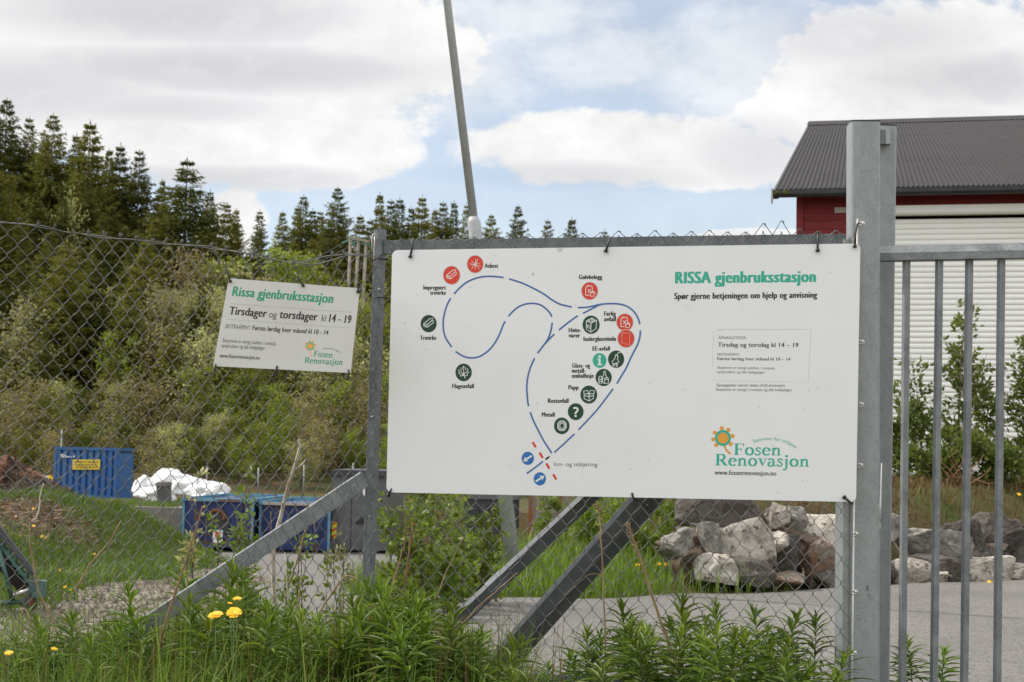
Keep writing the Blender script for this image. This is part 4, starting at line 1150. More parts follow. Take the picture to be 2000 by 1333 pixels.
SYM['nut'] = [([(-.2, -.6), (.3, -.58), (.56, -.3), (.58, .22), (.3, .56), (-.2, .58), (-.52, .3), (-.54, -.3), (-.2, -.6)], 0), ([(-.16, -.46), (.3, -.46), (.46, -.2), (.46, .2), (.26, .44), (-.2, .46), (-.4, .2), (-.4, -.2), (-.16, -.46)], 0), (circ(.04, .0, .3, 14, .32), 1)]
pict = [(928.1, 516.4, 15.4, 16.7, 'ink_red', 'fibre'), (882, 538, 16, 17.5, 'ink_red', 'plank'), (837.2, 632.5, 15.7, 17, 'ink_bottle', 'plank'), (905.5, 727.8, 16, 17.3, 'ink_bottle', 'leaf'),
        (1151.8, 568.7, 15.6, 16.8, 'ink_red', 'can'), (1154.5, 634.7, 16.7, 18, 'ink_bottle', 'stove'), (1220.5, 630, 15.7, 16.4, 'ink_red', 'can'), (1222.7, 661.7, 16, 17, 'ink_red', 'pane'),
        (1203.4, 702, 15.8, 17, 'ink_bottle', 'plug'), (1171, 704.5, 12.2, 13.2, 'ink_teal', 'i'), (1179, 737.7, 15.9, 16.9, 'ink_bottle', 'bottle'), (1150, 771.2, 16.5, 17.7, 'ink_bottle', 'carton'),
        (1124.5, 804.5, 15.4, 16.5, 'ink_bottle', '?'), (1097.2, 832.2, 15.2, 16.3, 'ink_bottle', 'nut')]
for i, (cx, cy, rx, ry, k, sy) in enumerate(pict):
    base = 0.0004 + (0.0003 if sy == 'pane' else 0)
    if k == 'ink_red' or sy in ('i',):
        mb = MB(); S.disc(mb, cx, cy, rx + 1.3, ry + 1.3, base - 0.0001); 
        rim = mb
    mb = MB(); S.disc(mb, cx, cy, rx, ry, base + 0.0001)
    ds = part('pictogram', mb.mesh('pictogram_disc', k), SB)
    if k == 'ink_red' or sy == 'i': part('rim', rim.mesh('pictogram_rim', 'ink_pale' if k == 'ink_red' else 'ink_teal'), ds)
    o_ = base + 0.0003
    if sy in ('i', '?'):
        mb = MB()
        if sy == 'i':
            S.disc(mb, cx, cy - 7.6, 2.7, 2.6, o_, 14); S.poly(mb, [(cx - 4, cy - 3.6), (cx + 2.2, cy - 3.6), (cx + 2.2, cy + 7), (cx - 2.0, cy + 7), (cx - 2.0, cy - 1.2), (cx - 4, cy - 1.2)], o_); S.poly(mb, [(cx - 4.2, cy + 7), (cx + 4.4, cy + 7), (cx + 4.4, cy + 9.6), (cx - 4.2, cy + 9.6)], o_)
        else:
            S.ribbon(mb, smooth([(cx - 4.6, cy - 6.4), (cx - .6, cy - 7.6), (cx + 3.6, cy - 5.6), (cx + 3.2, cy - 1.6), (cx - .3, cy + 2.2), (cx - .5, cy + 5)], 4), 3.4, o_)
            S.poly(mb, [(cx - 2.4, cy + 6.6), (cx + 1.7, cy + 6.6), (cx + 1.7, cy + 10.4), (cx - 2.4, cy + 10.4)], o_)
        part('symbol', mb.mesh('symbol', 'ink_white'), ds)
    else:
        mb = MB()
        wd = 1.35 if sy not in ('fibre', 'pane') else 0.75
        for j, (pl_, cl) in enumerate(SYM[sy]): S.ribbon(mb, [(cx + x * rx, cy + y * ry) for x, y in pl_], wd, o_ + 0.00001 * j, bool(cl))
        part('symbol', mb.mesh('symbol', 'ink_white' if sy != 'pane' else 'ink_pale'), ds)
LG = thing('logo', 'x', 'x'); del LG['label']; del LG['category']
LG.parent = SB
flower(S, 1412, 855.8, 1.0, LG, [(1414.5, 871), (1419, 880), (1427, 887.5)])
S.lay = 1
wordmark(S, 'Fosen', (1432, 889), (1527, 890), 22.6, 'ink_teal', LG)
S.lay = 5
wordmark(S, 'Renovasjon', (1395.6, 909.4), (1582, 912), 22.4, 'ink_teal', LG)
S.lay = 8
ac = (1500.0, 929.0); rr = 71.0
S.text('Sammen for miljøet', (0, 0), (1, 0), 6.6, 'ink_teal', 0.0, parent=LG, arc=(1503, 945, 85, math.atan2(80, -31), math.atan2(68, 51)))
S.text('www.fosenrenovasjon.no', (1395.8, 927.5), (1516, 929.4), 9.0, 'ink_dark', 0.022)
# dents, specks and scratches of the weathered board
r = random.Random(4)
mb = MB()
for i in range(46):
    x, y = r.uniform(775, 1660), r.uniform(498, 960); q = r.uniform(0.5, 1.3)
    S.disc(mb, x, y, q, q * r.uniform(.6, 1.4), 0.0004, 7)
S.disc(mb, 1040.6, 536, 2.4, 2.6, 0.0005, 9)
S.ribbon(mb, [(915, 562), (921, 561)], 0.8, 0.0004); S.ribbon(mb, [(1339, 597), (1346, 602)], 0.7, 0.0004); S.ribbon(mb, [(1228, 919), (1236, 914)], 0.8, 0.0004)
part('specks', mb.mesh('specks', 'ink_rule'), SB)
mb = MB(); S.poly(mb, [(1086, 485.6), (1100, 485.0), (1097, 491), (1093, 494), (1089, 490)], 0.0006); part('chipped_edge', mb.mesh('chipped_edge', 'ink_pale'), SB)

# ------------------------------------------------------------------ small tilted sign
a_, b_2, d_ = P(447, 544, 6.10), P(703, 563.5, 6.04), P(416, 715.5, 6.04)
SMP = Plane(a_, b_2, d_)
SS = thing('opening_hours_sign', 'small cream opening-hours sign hanging crooked on the sagging mesh left of the corner post', 'sign', tuple(SMP.pt(550, 725)))
board(SMP, [(447, 544), (703, 563.5), (685, 729), (416, 715.5)], 0, 0.003, 'board', 'board_small', SS)
S2 = Sign(SMP, SS, (31, -171))
S2.text('Rissa gjenbruksstasjon', (453.4, 578), (648.8, 592.6), 18.6, 'ink_green_dark', 0.045, 0.03)
S2.text('Tirsdager', (447.3, 614.4), (519.5, 620), 15.8, 'ink_dark', 0.042); S2.text('og', (524.8, 620.2), (539.6, 621.2), 13, 'ink_dark', 0.0); S2.text('torsdager', (545.8, 621.6), (618.4, 626.6), 15.8, 'ink_dark', 0.042)
S2.text('kl', (627.4, 627.6), (635.6, 628.2), 13, 'ink_dark', 0.0); S2.text('14 - 19', (642.4, 628.9), (684.3, 631.7), 15.4, 'ink_dark', 0.042)
S2.text('EKSTRAÅPENT:', (440, 641.2), (489.2, 644.6), 8.2, 'ink_grey', -0.006)
S2.text('Første lørdag hver måned kl 10 - 14', (492.8, 644.9), (640.4, 654.3), 9.2, 'ink_dark', 0.03)
S2.text('Stasjonene er stengt julaften, i romjula,', (434.6, 668.3), (539, 675), 7.0, 'ink_grey', -0.006); S2.text('nyttårsaften og alle helligdager', (432.3, 678.6), (517, 683.6), 7.0, 'ink_grey', -0.006)
S2.text('www.fosenrenovasjon.no', (428.4, 698.3), (506.4, 703), 7.8, 'ink_dark', 0.015)
mb = MB(); S2.ribbon(mb, [(449.3, 593.2), (689, 610.4)], 0.7, 0.0009); S2.ribbon(mb, [(443.4, 623.4), (683.4, 641)], 0.7, 0.0009)
part('rule_line', mb.mesh('rule_line', 'ink_rule'), SS)
LG2 = thing('logo', 'x', 'x'); del LG2['label']; del LG2['category']; LG2.parent = SS
flower(S2, 605.9, 676, 0.5, LG2, [(605.5, 684), (606.3, 690), (608.4, 696)])
S2.lay = 1; wordmark(S2, 'Fosen', (611.4, 696.4), (650, 699.2), 11.6, 'ink_green_dark', LG2, 0.02)
S2.lay = 5; wordmark(S2, 'Renovasjon', (593.4, 709), (669.4, 713.4), 11.6, 'ink_green_dark', LG2, 0.02)
S2.lay = 8; S2.text('Sammen for miljøet', (0, 0), (1, 0), 3.2, 'ink_green_dark', 0.0, parent=LG2, arc=(639, 721, 39, math.atan2(37, -8), math.atan2(31, 24)))

# ------------------------------------------------------------------ cable ties
def tie(pts, r_, label, fn=fp):
    mbx = MB(); q = [fn(*p_) for p_ in pts]
    mbx.tube(q, r_, 6)
    e = q[-1]; dd_ = (q[-1] - q[-2]).normalized()
    mbx.tube([e - dd_ * 0.006, e + dd_ * 0.004], r_ * 2.0, 6)
    single('cable_tie', mbx.mesh('cable_tie', 'tie', True), label, 'cable tie', 'black cable ties holding the signs')
tie([(806, 466, 0.0), (805.5, 473, 0.02), (805, 484, 0.03), (801, 502, 0.031)], 0.0042, 'black cable tie over the top left corner of the big white board')
tie([(1191, 464, 0.0), (1190, 470, 0.022), (1188, 477, 0.03), (1183, 491, 0.031)], 0.0045, 'black cable tie at the middle of the big board\'s top edge')
tie([(1598, 456, 0.0), (1597.5, 462, 0.02), (1597, 478, 0.03), (1597, 490, 0.031)], 0.0042, 'black cable tie on the big board\'s top edge near the gate post')
tie([(1677, 436, 0.02), (1673, 442, 0.03), (1671, 460, 0.031), (1669.5, 482, 0.031)], 0.004, 'long black cable tie from the tension bar clamp to the big board\'s top right corner')
tie([(764, 955, 0.024), (763, 959, 0.03), (760, 964, 0.02), (759, 968, 0.0)], 0.004, 'short black cable tie at the bottom left corner of the big white board')
tie([(1234.5, 963, 0.026), (1235, 968, 0.028), (1238, 974, 0.012), (1250, 980, 0.0), (1264, 990, -0.01)], 0.0042, 'black cable tie with a long loose tail under the middle of the big board')
tie([(1664, 984, 0.0), (1660, 981, 0.03), (1654, 976, 0.031), (1648.5, 971, 0.031)], 0.0042, 'black cable tie round the bottom right corner of the big white board')
def sp(px, py, off=0.0): return SMP.pt(px, py, off)
tie([(438, 512, 0.004), (441, 520, 0.008), (447, 540, 0.012), (449.5, 550, 0.006)], 0.003, 'long doubled black cable tie above the crooked sign\'s top left corner', sp)
tie([(577, 533, 0.0), (582, 542, 0.006), (588, 553, 0.008), (592, 558, 0.006)], 0.0034, 'black cable tie slanting to the middle of the crooked sign\'s top edge', sp)
tie([(694, 557, 0.0), (697, 559, 0.008), (700, 562, 0.01), (700, 570, 0.005)], 0.004, 'knotted black cable tie at the crooked sign\'s top right corner', sp)
tie([(421, 711, 0.004), (421, 717, 0.006), (417, 729, 0.0), (402, 732, -0.004)], 0.0032, 'bent black cable tie below the crooked sign\'s bottom left corner', sp)
tie([(541, 715, 0.004), (540.5, 722, 0.006), (537, 727, 0.0), (534, 735, -0.004)], 0.0036, 'short black cable tie under the middle of the crooked sign', sp)
tie([(680, 722, 0.004), (682, 730, 0.006), (679, 742, 0.0), (671, 738, -0.004), (671, 729, -0.006)], 0.0032, 'looped black cable tie hanging at the crooked sign\'s bottom right corner', sp)
tie([(727, 520, 0.0), (729, 508, 0.012), (738, 505, 0.02), (754, 507, 0.002)], 0.0028, 'thin black cable tie round the corner post level with the sagging wire')
tie([(725, 584, 0.004), (733, 582, 0.02), (746, 581, 0.012), (752, 581, 0.0)], 0.0026, 'thin black cable tie round the corner post level with the crooked sign')

# ================================================================== the recycling yard beyond the fence
def ground_at(px, py, D):
    p = P(px, py, D); p.z = hz(p.x, p.y); return p
Rz = lambda a: Matrix.Rotation(a, 4, 'Z')

# retaining wall of the tipping ramp
zt = P(320, 991, 44.3).z
c_ = [P(255, 1000, 44.2), P(354, 1000, 43.9)]
c_ = [(c_[0].x, c_[0].y), (c_[1].x, c_[1].y), (c_[1].x + .1, 47.6), (P(775, 1000, 47.4).x, 47.6)]
outer = c_; inner = [(c_[0][0], c_[0][1] + .3), (c_[1][0] - .3, c_[1][1] + .3), (c_[2][0] - .3, 47.9), (c_[3][0], 47.9)]
mb = MB()
for i in range(3):
    q = [outer[i], outer[i + 1], inner[i + 1], inner[i]]
    mb.prism([Vector((x, y, -2.3)) for x, y in q], [Vector((x, y, zt)) for x, y in q])
single('ramp_wall', mb.mesh('ramp_wall', 'concrete'), 'low grey concrete retaining wall left of and behind the two blue skips', 'retaining wall')

def skip(name, label, px0, px1, ytop, ybot, D, depth, mats, ang, kind):
    a = P(px0, ybot, D); b = P(px1, ybot, D); c = (a + b) / 2
    w_ = (b - a).length; h = P((px0 + px1) / 2, ytop, D).z - c.z
    T = thing(name, label, 'waste skip', (c.x, c.y, c.z))
    X = Matrix.Translation(c) @ Rz(ang)
    body, dark, rim = mats
    hw = w_ / 2
    mb = MB(); mb.box((-hw + .05, 0.04, 0.12), (hw - .05, depth, h - 0.06), 0, X)
    part('body', mb.mesh('skip_body', body), T)
    for x in (-hw, hw - 0.07):
        mb = MB(); mb.box((x, -0.02, 0.06), (x + 0.07, 0.05, h - 0.055), 0, X); part('corner_post', mb.mesh('skip_corner_post', rim), T)
    mb = MB(); mb.box((-hw - 0.02, -0.05, h - 0.055), (hw + 0.02, 0.06, h + 0.03), 0, X); mb.box((-hw - 0.02, 0.06, h - 0.055), (-hw + 0.08, depth, h + 0.035), 0, X); mb.box((hw - 0.08, 0.06, h - 0.055), (hw + 0.02, depth, h + 0.035), 0, X); mb.box((-hw + 0.08, depth - 0.1, h - 0.05), (hw - 0.08, depth, h + 0.05), 0, X)
    part('rim', mb.mesh('skip_rim', rim), T)
    mb = MB()
    for x in (-hw * .55, hw * .05, hw * .6): mb.box((x, -0.012, 0.15), (x + 0.09, 0.038, h * 0.93), 0, X)
    part('rib', mb.mesh('skip_ribs', dark), T)
    mb = MB(); mb.box((-hw + .08, -0.022, h * 0.36), (hw - .08, 0.036, h * 0.40), 0, X); mb.box((-hw + .08, -0.02, 0.13), (hw - .08, 0.036, 0.2), 0, X)
    part('cross_rail', mb.mesh('skip_cross_rails', dark), T)
    for x in (-hw * .62, hw * .5):
        mb = MB(); mb.box((x, 0.05, 0.0), (x + 0.16, depth - 0.1, 0.12), 0, X)
        part('skid', mb.mesh('skip_skid', 'rust'), T)
    if kind == 0:
        # pulling hook plate in the middle, rusted through its paint
        mb = MB(); mb.prism([X @ Vector((x, -0.03, z)) for x, z in ((-.32, h * .38), (.28, h * .38), (.34, h * .62), (.16, h * .82), (-.14, h * .82), (-.36, h * .62))], [X @ Vector((x, 0.03, z)) for x, z in ((-.32, h * .38), (.28, h * .38), (.34, h * .62), (.16, h * .82), (-.14, h * .82), (-.36, h * .62))])
        hk = part('hook_plate', mb.mesh('hook_plate', 'grey_dark'), T)
        mb = MB(); mb.tube([X @ Vector((.21 * math.cos(rad(a)) - .02, -0.07, h * .66 + .2 * math.sin(rad(a)))) for a in range(-20, 210, 15)], 0.045, 8)
        part('hook_bar', mb.mesh('hook_bar', 'rust', True), hk)
        mb = MB(); mb.box((.28 - .39, -0.036, h * .18), (.28 - .12, -0.0225, h * .42), 0, X)
        st_ = part('sticker', mb.mesh('skip_sticker', 'ink_white'), T)
        mb = MB(); mb.box((-.075, -0.041, h * .25), (.115, -0.0365, h * .40), 0, X); part('picture', mb.mesh('sticker_picture', 'ink_pale'), st_)
        mb = MB(); mb.prism([X @ Vector((x, -0.045, z)) for x, z in ((-.06, h * .31), (.02, h * .27), (.09, h * .33), (.04, h * .39), (-.03, h * .385))], [X @ Vector((x, -0.0415, z)) for x, z in ((-.06, h * .31), (.02, h * .27), (.09, h * .33), (.04, h * .39), (-.03, h * .385))]); part('picture_mark', mb.mesh('sticker_mark', 'ink_red'), st_)
        mb = MB(); mb.box((-.02, -0.058, h - 0.045), (.62, -0.0505, h - 0.0), 0, X); part('rust_streak', mb.mesh('rust_streak', 'rust'), T)
    else:
        # two hinged hatches, a broken edge on the rim
        for x in (-hw * .80, hw * .18):
            mb = MB(); mb.prism([X @ Vector((x, -0.03, h * .44)), X @ Vector((x + .62, -0.03, h * .44)), X @ Vector((x + .62, -0.03, h * .80)), X @ Vector((x + .2, -0.03, h * .84)), X @ Vector((x, -0.03, h * .74))], [X @ Vector((x, 0.03, h * .44)), X @ Vector((x + .62, 0.03, h * .44)), X @ Vector((x + .62, 0.03, h * .80)), X @ Vector((x + .2, 0.03, h * .84)), X @ Vector((x, 0.03, h * .74))])
            part('hatch', mb.mesh('skip_hatch', dark), T)
        mb = MB(); mb.tube([X @ Vector((hw * .40 + .14 * math.cos(rad(a)), -0.06, h * .70 + .15 * math.sin(rad(a)))) for a in range(0, 200, 20)], 0.04, 8)
        part('hook_bar', mb.mesh('hook_bar', 'rust', True), T)
        mb = MB(); mb.box((-hw * .9, -0.07, h - 0.05), (hw * .95, -0.052, h + 0.02), 0, X); part('lid_edge', mb.mesh('lid_edge', 'plate'), T)
    return T
skip('blue_skip', 'dark blue skip with worn light blue rim and a white sticker on its end', 352, 494, 976, 1079, 42.0, 4.2, ('skip_blue', 'skip_blue', 'skip_cyan'), rad(-4), 0)
skip('blue_skip', 'faded blue skip with a pale lid edge between the stickered skip and the grey compactor', 503, 644, 984, 1084, 42.3, 4.4, ('skip_mid', 'skip_blue', 'skip_cyan'), rad(-3), 1)

# grey compactor
a, b = P(647, 1082, 42.8), P(754, 1082, 42.4); c = (a + b) / 2
T = thing('waste_compactor', 'tall grey waste compactor with yellow and red warning stripes, right of the blue skips', 'compactor', tuple(c))
X = Matrix.Translation(c) @ Rz(rad(-3)); hw = (b - a).length / 2; h = P(700, 919, 42.6).z - c.z
mb = MB(); mb.box((-hw + .03, 0, 0.1), (-hw + .56, 3.6, h - 0.16), 0, X); mb.box((-hw + .575, 0.03, 0.1), (hw - .02, 3.6, h - 0.16), 0, X)
part('body', mb.mesh('compactor_body', 'grey_box'), T)
mb = MB(); mb.box((-hw - .02, -0.12, h - 0.155), (hw + .02, 3.7, h), 0, X); part('lid', mb.mesh('compactor_lid', 'grey_dark'), T)
mb = MB(); mb.box((-hw + .1, 0.3, 0), (hw - .1, 3.4, 0.1), 0, X); part('skid', mb.mesh('compactor_skid', 'black'), T)
mb = MB(); mb.prism([X @ Vector((x, -0.01, z)) for x, z in ((-hw + .66, h * .36), (-hw + 1.05, h * .36), (-hw + 1.05, h * .44), (-hw + .9, h * .45))], [X @ Vector((x, 0.028, z)) for x, z in ((-hw + .66, h * .36), (-hw + 1.05, h * .36), (-hw + 1.05, h * .44), (-hw + .9, h * .45))]); part('handle_recess', mb.mesh('handle_recess', 'black'), T)
zs0, zs1 = P(652, 1051, 42.8).z - c.z, P(652, 1020, 42.8).z - c.z
x0_ = -hw + .045
mb = MB(); mb.box((x0_, -0.02, zs0), (x0_ + .13, -0.001, zs1), 0, X); wp = part('warning_plate', mb.mesh('warning_plate', 'reflex_y'), T)
for f in (0.02, 0.42, 0.82):
    mb = MB(); hh = zs1 - zs0; q = [(x0_, zs0 + hh * f - .02), (x0_ + .13, zs0 + hh * f + .06), (x0_ + .13, min(zs0 + hh * f + .13, zs1)), (x0_, zs0 + hh * f + .05)]
    mb.prism([X @ Vector((x, -0.0245, z)) for x, z in q], [X @ Vector((x, -0.0205, z)) for x, z in q]); part('stripe', mb.mesh('warning_stripe', 'reflex_r'), wp)
mb = MB(); mb.tube([X @ Vector((-hw + 1.0, 0.02, h * .74)), X @ Vector((-hw + 1.0, 0.026, h * .74))], 0.13, 16); part('badge', mb.mesh('badge', 'ink_white'), T)

# dark container and board screen behind the bushes
a, b = P(905, 1085, 30.0), P(1012, 1085, 30.0)
T = thing('dark_container', 'dark grey low container half hidden by the willow bushes and the leaning lamp pole', 'container', tuple((a + b) / 2))
zg_ = hz((a.x + b.x) / 2, 30); ht = P(950, 975, 30).z
X = Matrix.Translation(Vector(((a.x + b.x) / 2, 30, 0))); hw = (b.x - a.x) / 2
mb = MB(); mb.box((-hw, 0, zg_ + 0.1), (hw, 2.2, ht), 0, X); part('body', mb.mesh('container_body', 'grey_dark'), T)
mb = MB(); mb.box((-hw - .03, -0.06, ht), (hw + .03, 2.25, ht + 0.09), 0, X); part('lid', mb.mesh('container_lid', 'grey_box'), T)
mb = MB()
for i in range(6): mb.box((-hw + .08 + i * .19, -0.03, zg_ + 0.2), (-hw + .12 + i * .19, -0.002, ht - 0.1), 0, X)
part('rib', mb.mesh('container_ribs', 'black'), T)
T = thing('board_screen', 'weathered board screen with rusty posts right of the leaning lamp pole under the white board', 'screen', (P(1060, 1080, 26).x, 26, hz(0.5, 26)))
ht = P(1050, 955, 26).z; zg_ = hz(0.6, 26)
xa, xb_ = P(1040, 1000, 26).x, P(1110, 1000, 26).x
mb = MB(); 
for i in range(5): mb.box((xa + i * (xb_ - xa) / 5 + .006, 26.05, zg_ + .1), (xa + (i + 1) * (xb_ - xa) / 5 - .006, 26.09, ht + 0.02 * (i % 2)))
part('panel', mb.mesh('screen_boards', 'pole_wood'), T)
for px_ in (1036, 1092):
    mb = MB(); x = P(px_, 1000, 25.9).x; mb.box((x - .035, 25.93, zg_ - 0.1), (x + .035, 26.0, ht + .05)); part('post', mb.mesh('screen_post', 'rust'), T)

# blue shipping container
D = 65.0
a, b = P(103, 960, D), P(226, 960, D - 0.6)
zt, zb_ = P(160, 874, D).z, -1.12
T = thing('shipping_container', 'blue corrugated shipping container with a yellow notice, standing behind the grassy mound', 'container', (a.x, a.y, zb_))
d_ = Vector((b.x - a.x, b.y - a.y, 0)); L_ = d_.length; d_.normalize(); n_ = Vector((d_.y, -d_.x, 0))
if n_.y > 0: n_ = -n_
X = Matrix(((d_.x, -n_.x, 0, a.x), (d_.y, -n_.y, 0, a.y), (0, 0, 1, 0), (0, 0, 0, 1)))
def corr(mb, x0, x1, y0, y1, z0, z1, n, dep, Xm, along='x'):
    """trapezoid-ribbed wall"""
    prof = []
    w = (x1 - x0) / n
    for i in range(n):
        q = x0 + i * w
        prof += [(q, 0), (q + w * .55, 0), (q + w * .68, dep), (q + w * .88, dep)]
    prof.append((x1, 0))
    V = [Xm @ Vector((x, y0 + dd, z0)) for x, dd in prof] + [Xm @ Vector((x, y0 + dd, z1)) for x, dd in prof]
    m = len(prof); mb.add(V, [(i, i + 1, m + i + 1, m + i) for i in range(m - 1)])
depth = 1.6
mb = MB(); corr(mb, 0.1, L_ - .1, 0.02, 0, zb_ + .1, zt - .1, 9, 0.11, X); 
mb.box((0.08, 0.16, zb_ + .08), (L_ - .08, depth, zt - 0.06), 0, X)
part('front_wall', mb.mesh('container_front', 'blue_box'), T)
mb = MB()
for x in (0.0, L_ - .12): mb.box((x, -0.02, zb_), (x + .12, 0.1, zt), 0, X)
mb.box((0.12, -0.02, zt - .12), (L_ - .12, 0.1, zt), 0, X); mb.box((0.12, -0.02, zb_), (L_ - .12, 0.1, zb_ + .14), 0, X)
mb.box((0.0, 0.1, zt - .1), (0.1, depth, zt), 0, X); mb.box((L_ - .1, 0.1, zt - .1), (L_, depth, zt), 0, X)
part('frame', mb.mesh('container_frame', 'blue_box'), T)
# side that turns away to the right
e = P(260, 960, D + 1.8); c1 = X @ Vector((L_, 0, 0)); sd = Vector((e.x - c1.x, e.y - c1.y, 0)); SL = sd.length; sd.normalize()
Xs = Matrix(((sd.x, -sd.y, 0, c1.x), (sd.y, sd.x, 0, c1.y), (0, 0, 1, 0), (0, 0, 0, 1)))
mb = MB(); mb.box((L_ - .06, 0.11, zb_ + .02), (L_ - .01, depth - .02, zt - .11), 0, X)
part('side_wall', mb.mesh('container_side', 'blue_box'), T)
mb = MB()
for i in range(8): mb.box((L_ - .012, depth * (.2 + i * .09), zt - .22), (L_ + .004, depth * (.2 + i * .09) + depth * .05, zt - .13), 0, X)
part('vent', mb.mesh('container_vents', 'black'), T)
def con_pt(px, py, off): 
    pl_ = Plane(X @ Vector((0, 0, 0)), X @ Vector((1, 0, 0))); return pl_.pt(px, py, off)
q = [(142, 898), (196, 898), (195, 917.5), (141.5, 917.5)]
mb = MB(); mb.prism([con_pt(x, y, 0.07) for x, y in q], [con_pt(x, y, 0.03) for x, y in q]); yp = part('notice', mb.mesh('yellow_notice', 'yellow'), T)
mb = MB()
r = random.Random(2)
for row, (x0, x1, yb_) in enumerate(((145.8, 192.8, 901.2), (147.2, 189.5, 907), (147.6, 190, 911.6))):
    x = x0
    while x < x1 - 1:       # the lines are too far off to read: strokes of letters, words apart
        wl = r.uniform(2.6, 8)
        xe = min(x + wl, x1)
        while x < xe - 0.5:
            mb.prism([con_pt(x, yb_, 0.076), con_pt(x + .55, yb_, 0.076), con_pt(x + .55, yb_ + 3.0, 0.076), con_pt(x, yb_ + 3.0, 0.076)], [con_pt(x, yb_, 0.0705), con_pt(x + .55, yb_, 0.0705), con_pt(x + .55, yb_ + 3.0, 0.0705), con_pt(x, yb_ + 3.0, 0.0705)])
            x += 0.95
        x += 1.3
part('lettering', mb.mesh('notice_strokes', 'ink_dark'), yp)
mb = MB()
for (x0, x1, y0, y1) in ((118, 124.5, 887.5, 894), (126.5, 128.6, 888, 894.5), (130, 135.5, 891.4, 893.6), (138, 140, 891.8, 894), (143, 145.4, 890, 894)):
    V = [(x0, y0), (x1, y0), (x1, y1), (x0, y1)]
    mb.prism([con_pt(x, y, 0.05) for x, y in V], [con_pt(x, y, 0.024) for x, y in V])
part('painted_mark', mb.mesh('white_painted_mark', 'ink_white'), T)

# white plastic heap: big sacks slumped against each other
def blob(name, m_, seed, sx, sy, sz, rough=0.12, flat=0.0):
    import bmesh
    from mathutils import noise
    bm = bmesh.new(); bmesh.ops.create_icosphere(bm, subdivisions=5, radius=1.0)
    for v in bm.verts:
        p_ = v.co.copy(); nn_ = p_.normalized()
        k = 1 + rough * noise.noise(p_ * 1.6 + Vector((seed, 0, 0))) * 2 + rough * abs(noise.noise(p_ * 3.6 + Vector((0, seed, 0)))) * 0.9 - rough * 0.3 * abs(noise.noise(p_ * 9 + Vector((0, 0, seed))))
        v.co = Vector((p_.x * k * sx, p_.y * k * sy, max(p_.z * k, -0.5) * sz))
    me = bpy.data.meshes.new(name); bm.to_mesh(me); bm.free(); me.materials.append(M[m_])
    me.polygons.foreach_set('use_smooth', [True] * len(me.polygons)); return me
sacks = [(282, 955, 20, 24, 58.5, 'slumped white sack beside the right side of the blue container'), (330, 950, 40, 33, 59.5, 'tall rounded white sack behind the grey lidded bin'), (372, 956, 36, 24, 58.6, 'white sack heaped right of the grey lidded bin'),
         (408, 962, 36, 22, 57.8, 'white sack near the right end of the plastic heap'), (438, 975, 18, 12, 57.0, 'small white sack at the right end of the heap above the dark blue skip'), (305, 972, 36, 24, 57.2, 'flat white sack in front of the heap beside the grey lidded bin')]
for i, (px_, py_, rx_, ry_, D_, lab) in enumerate(sacks):
    o = single('plastic_sack', blob('plastic_sack', 'white_plastic', i * 3.1 + 1, rx_ * D_ / F * 1.06, 0.9, ry_ * D_ / F * .92, 0.15), lab, 'sack', 'white plastic sacks heaped behind the skips')
    o.location = P(px_, py_, D_)
# grey lidded bin in front of the heap
D = 52.0; T = thing('lidded_bin', 'grey bin with an overhanging lid standing before the white plastic heap', 'bin', tuple(P(320, 991, D)))
pts = lambda l, o: [P(x, y, D + o) for x, y in l]
mb = MB(); mb.prism(pts([(305, 950), (335, 949), (335, 991), (308, 991)], 0), pts([(305, 950), (335, 949), (335, 991), (308, 991)], 0.6)); part('body', mb.mesh('bin_body', 'grey_box'), T)
mb = MB(); mb.prism(pts([(302.5, 946), (306, 942), (333, 941.5), (337, 945), (335.5, 949.5), (304, 950)], -0.06), pts([(302.5, 946), (306, 942), (333, 941.5), (337, 945), (335.5, 949.5), (304, 950)], 0.66)); part('lid', mb.mesh('bin_lid', 'concrete'), T)

# thin posts of the far fence and its wires
D = 70.0
FF = thing('far_wire_fence', 'thin grey post-and-wire fence in front of the scrub beyond the yard', 'fence', tuple(P(405, 975, D)))
for px_, yt_ in ((121, 840), (324, 917), (404.5, 912), (505, 914), (594, 908), (690, 905)):
    p = P(px_, yt_, D); g = hz(p.x, p.y)
    mb = MB(); mb.tube([(p.x, p.y, g - .1), tuple(p)], 0.035, 6); part('post', mb.mesh('far_post', 'galv', True), FF)
for yy_ in (0.25, 0.75):
    mb = MB(); pts_ = []
    for px_ in (240, 324, 404.5, 505, 594, 690):
        p = P(px_, 914 + yy_ * 50, D); pts_.append(p)
    mb.tube(pts_, 0.006, 4); part('wire', mb.mesh('far_wire', 'galv_dark', True), FF)

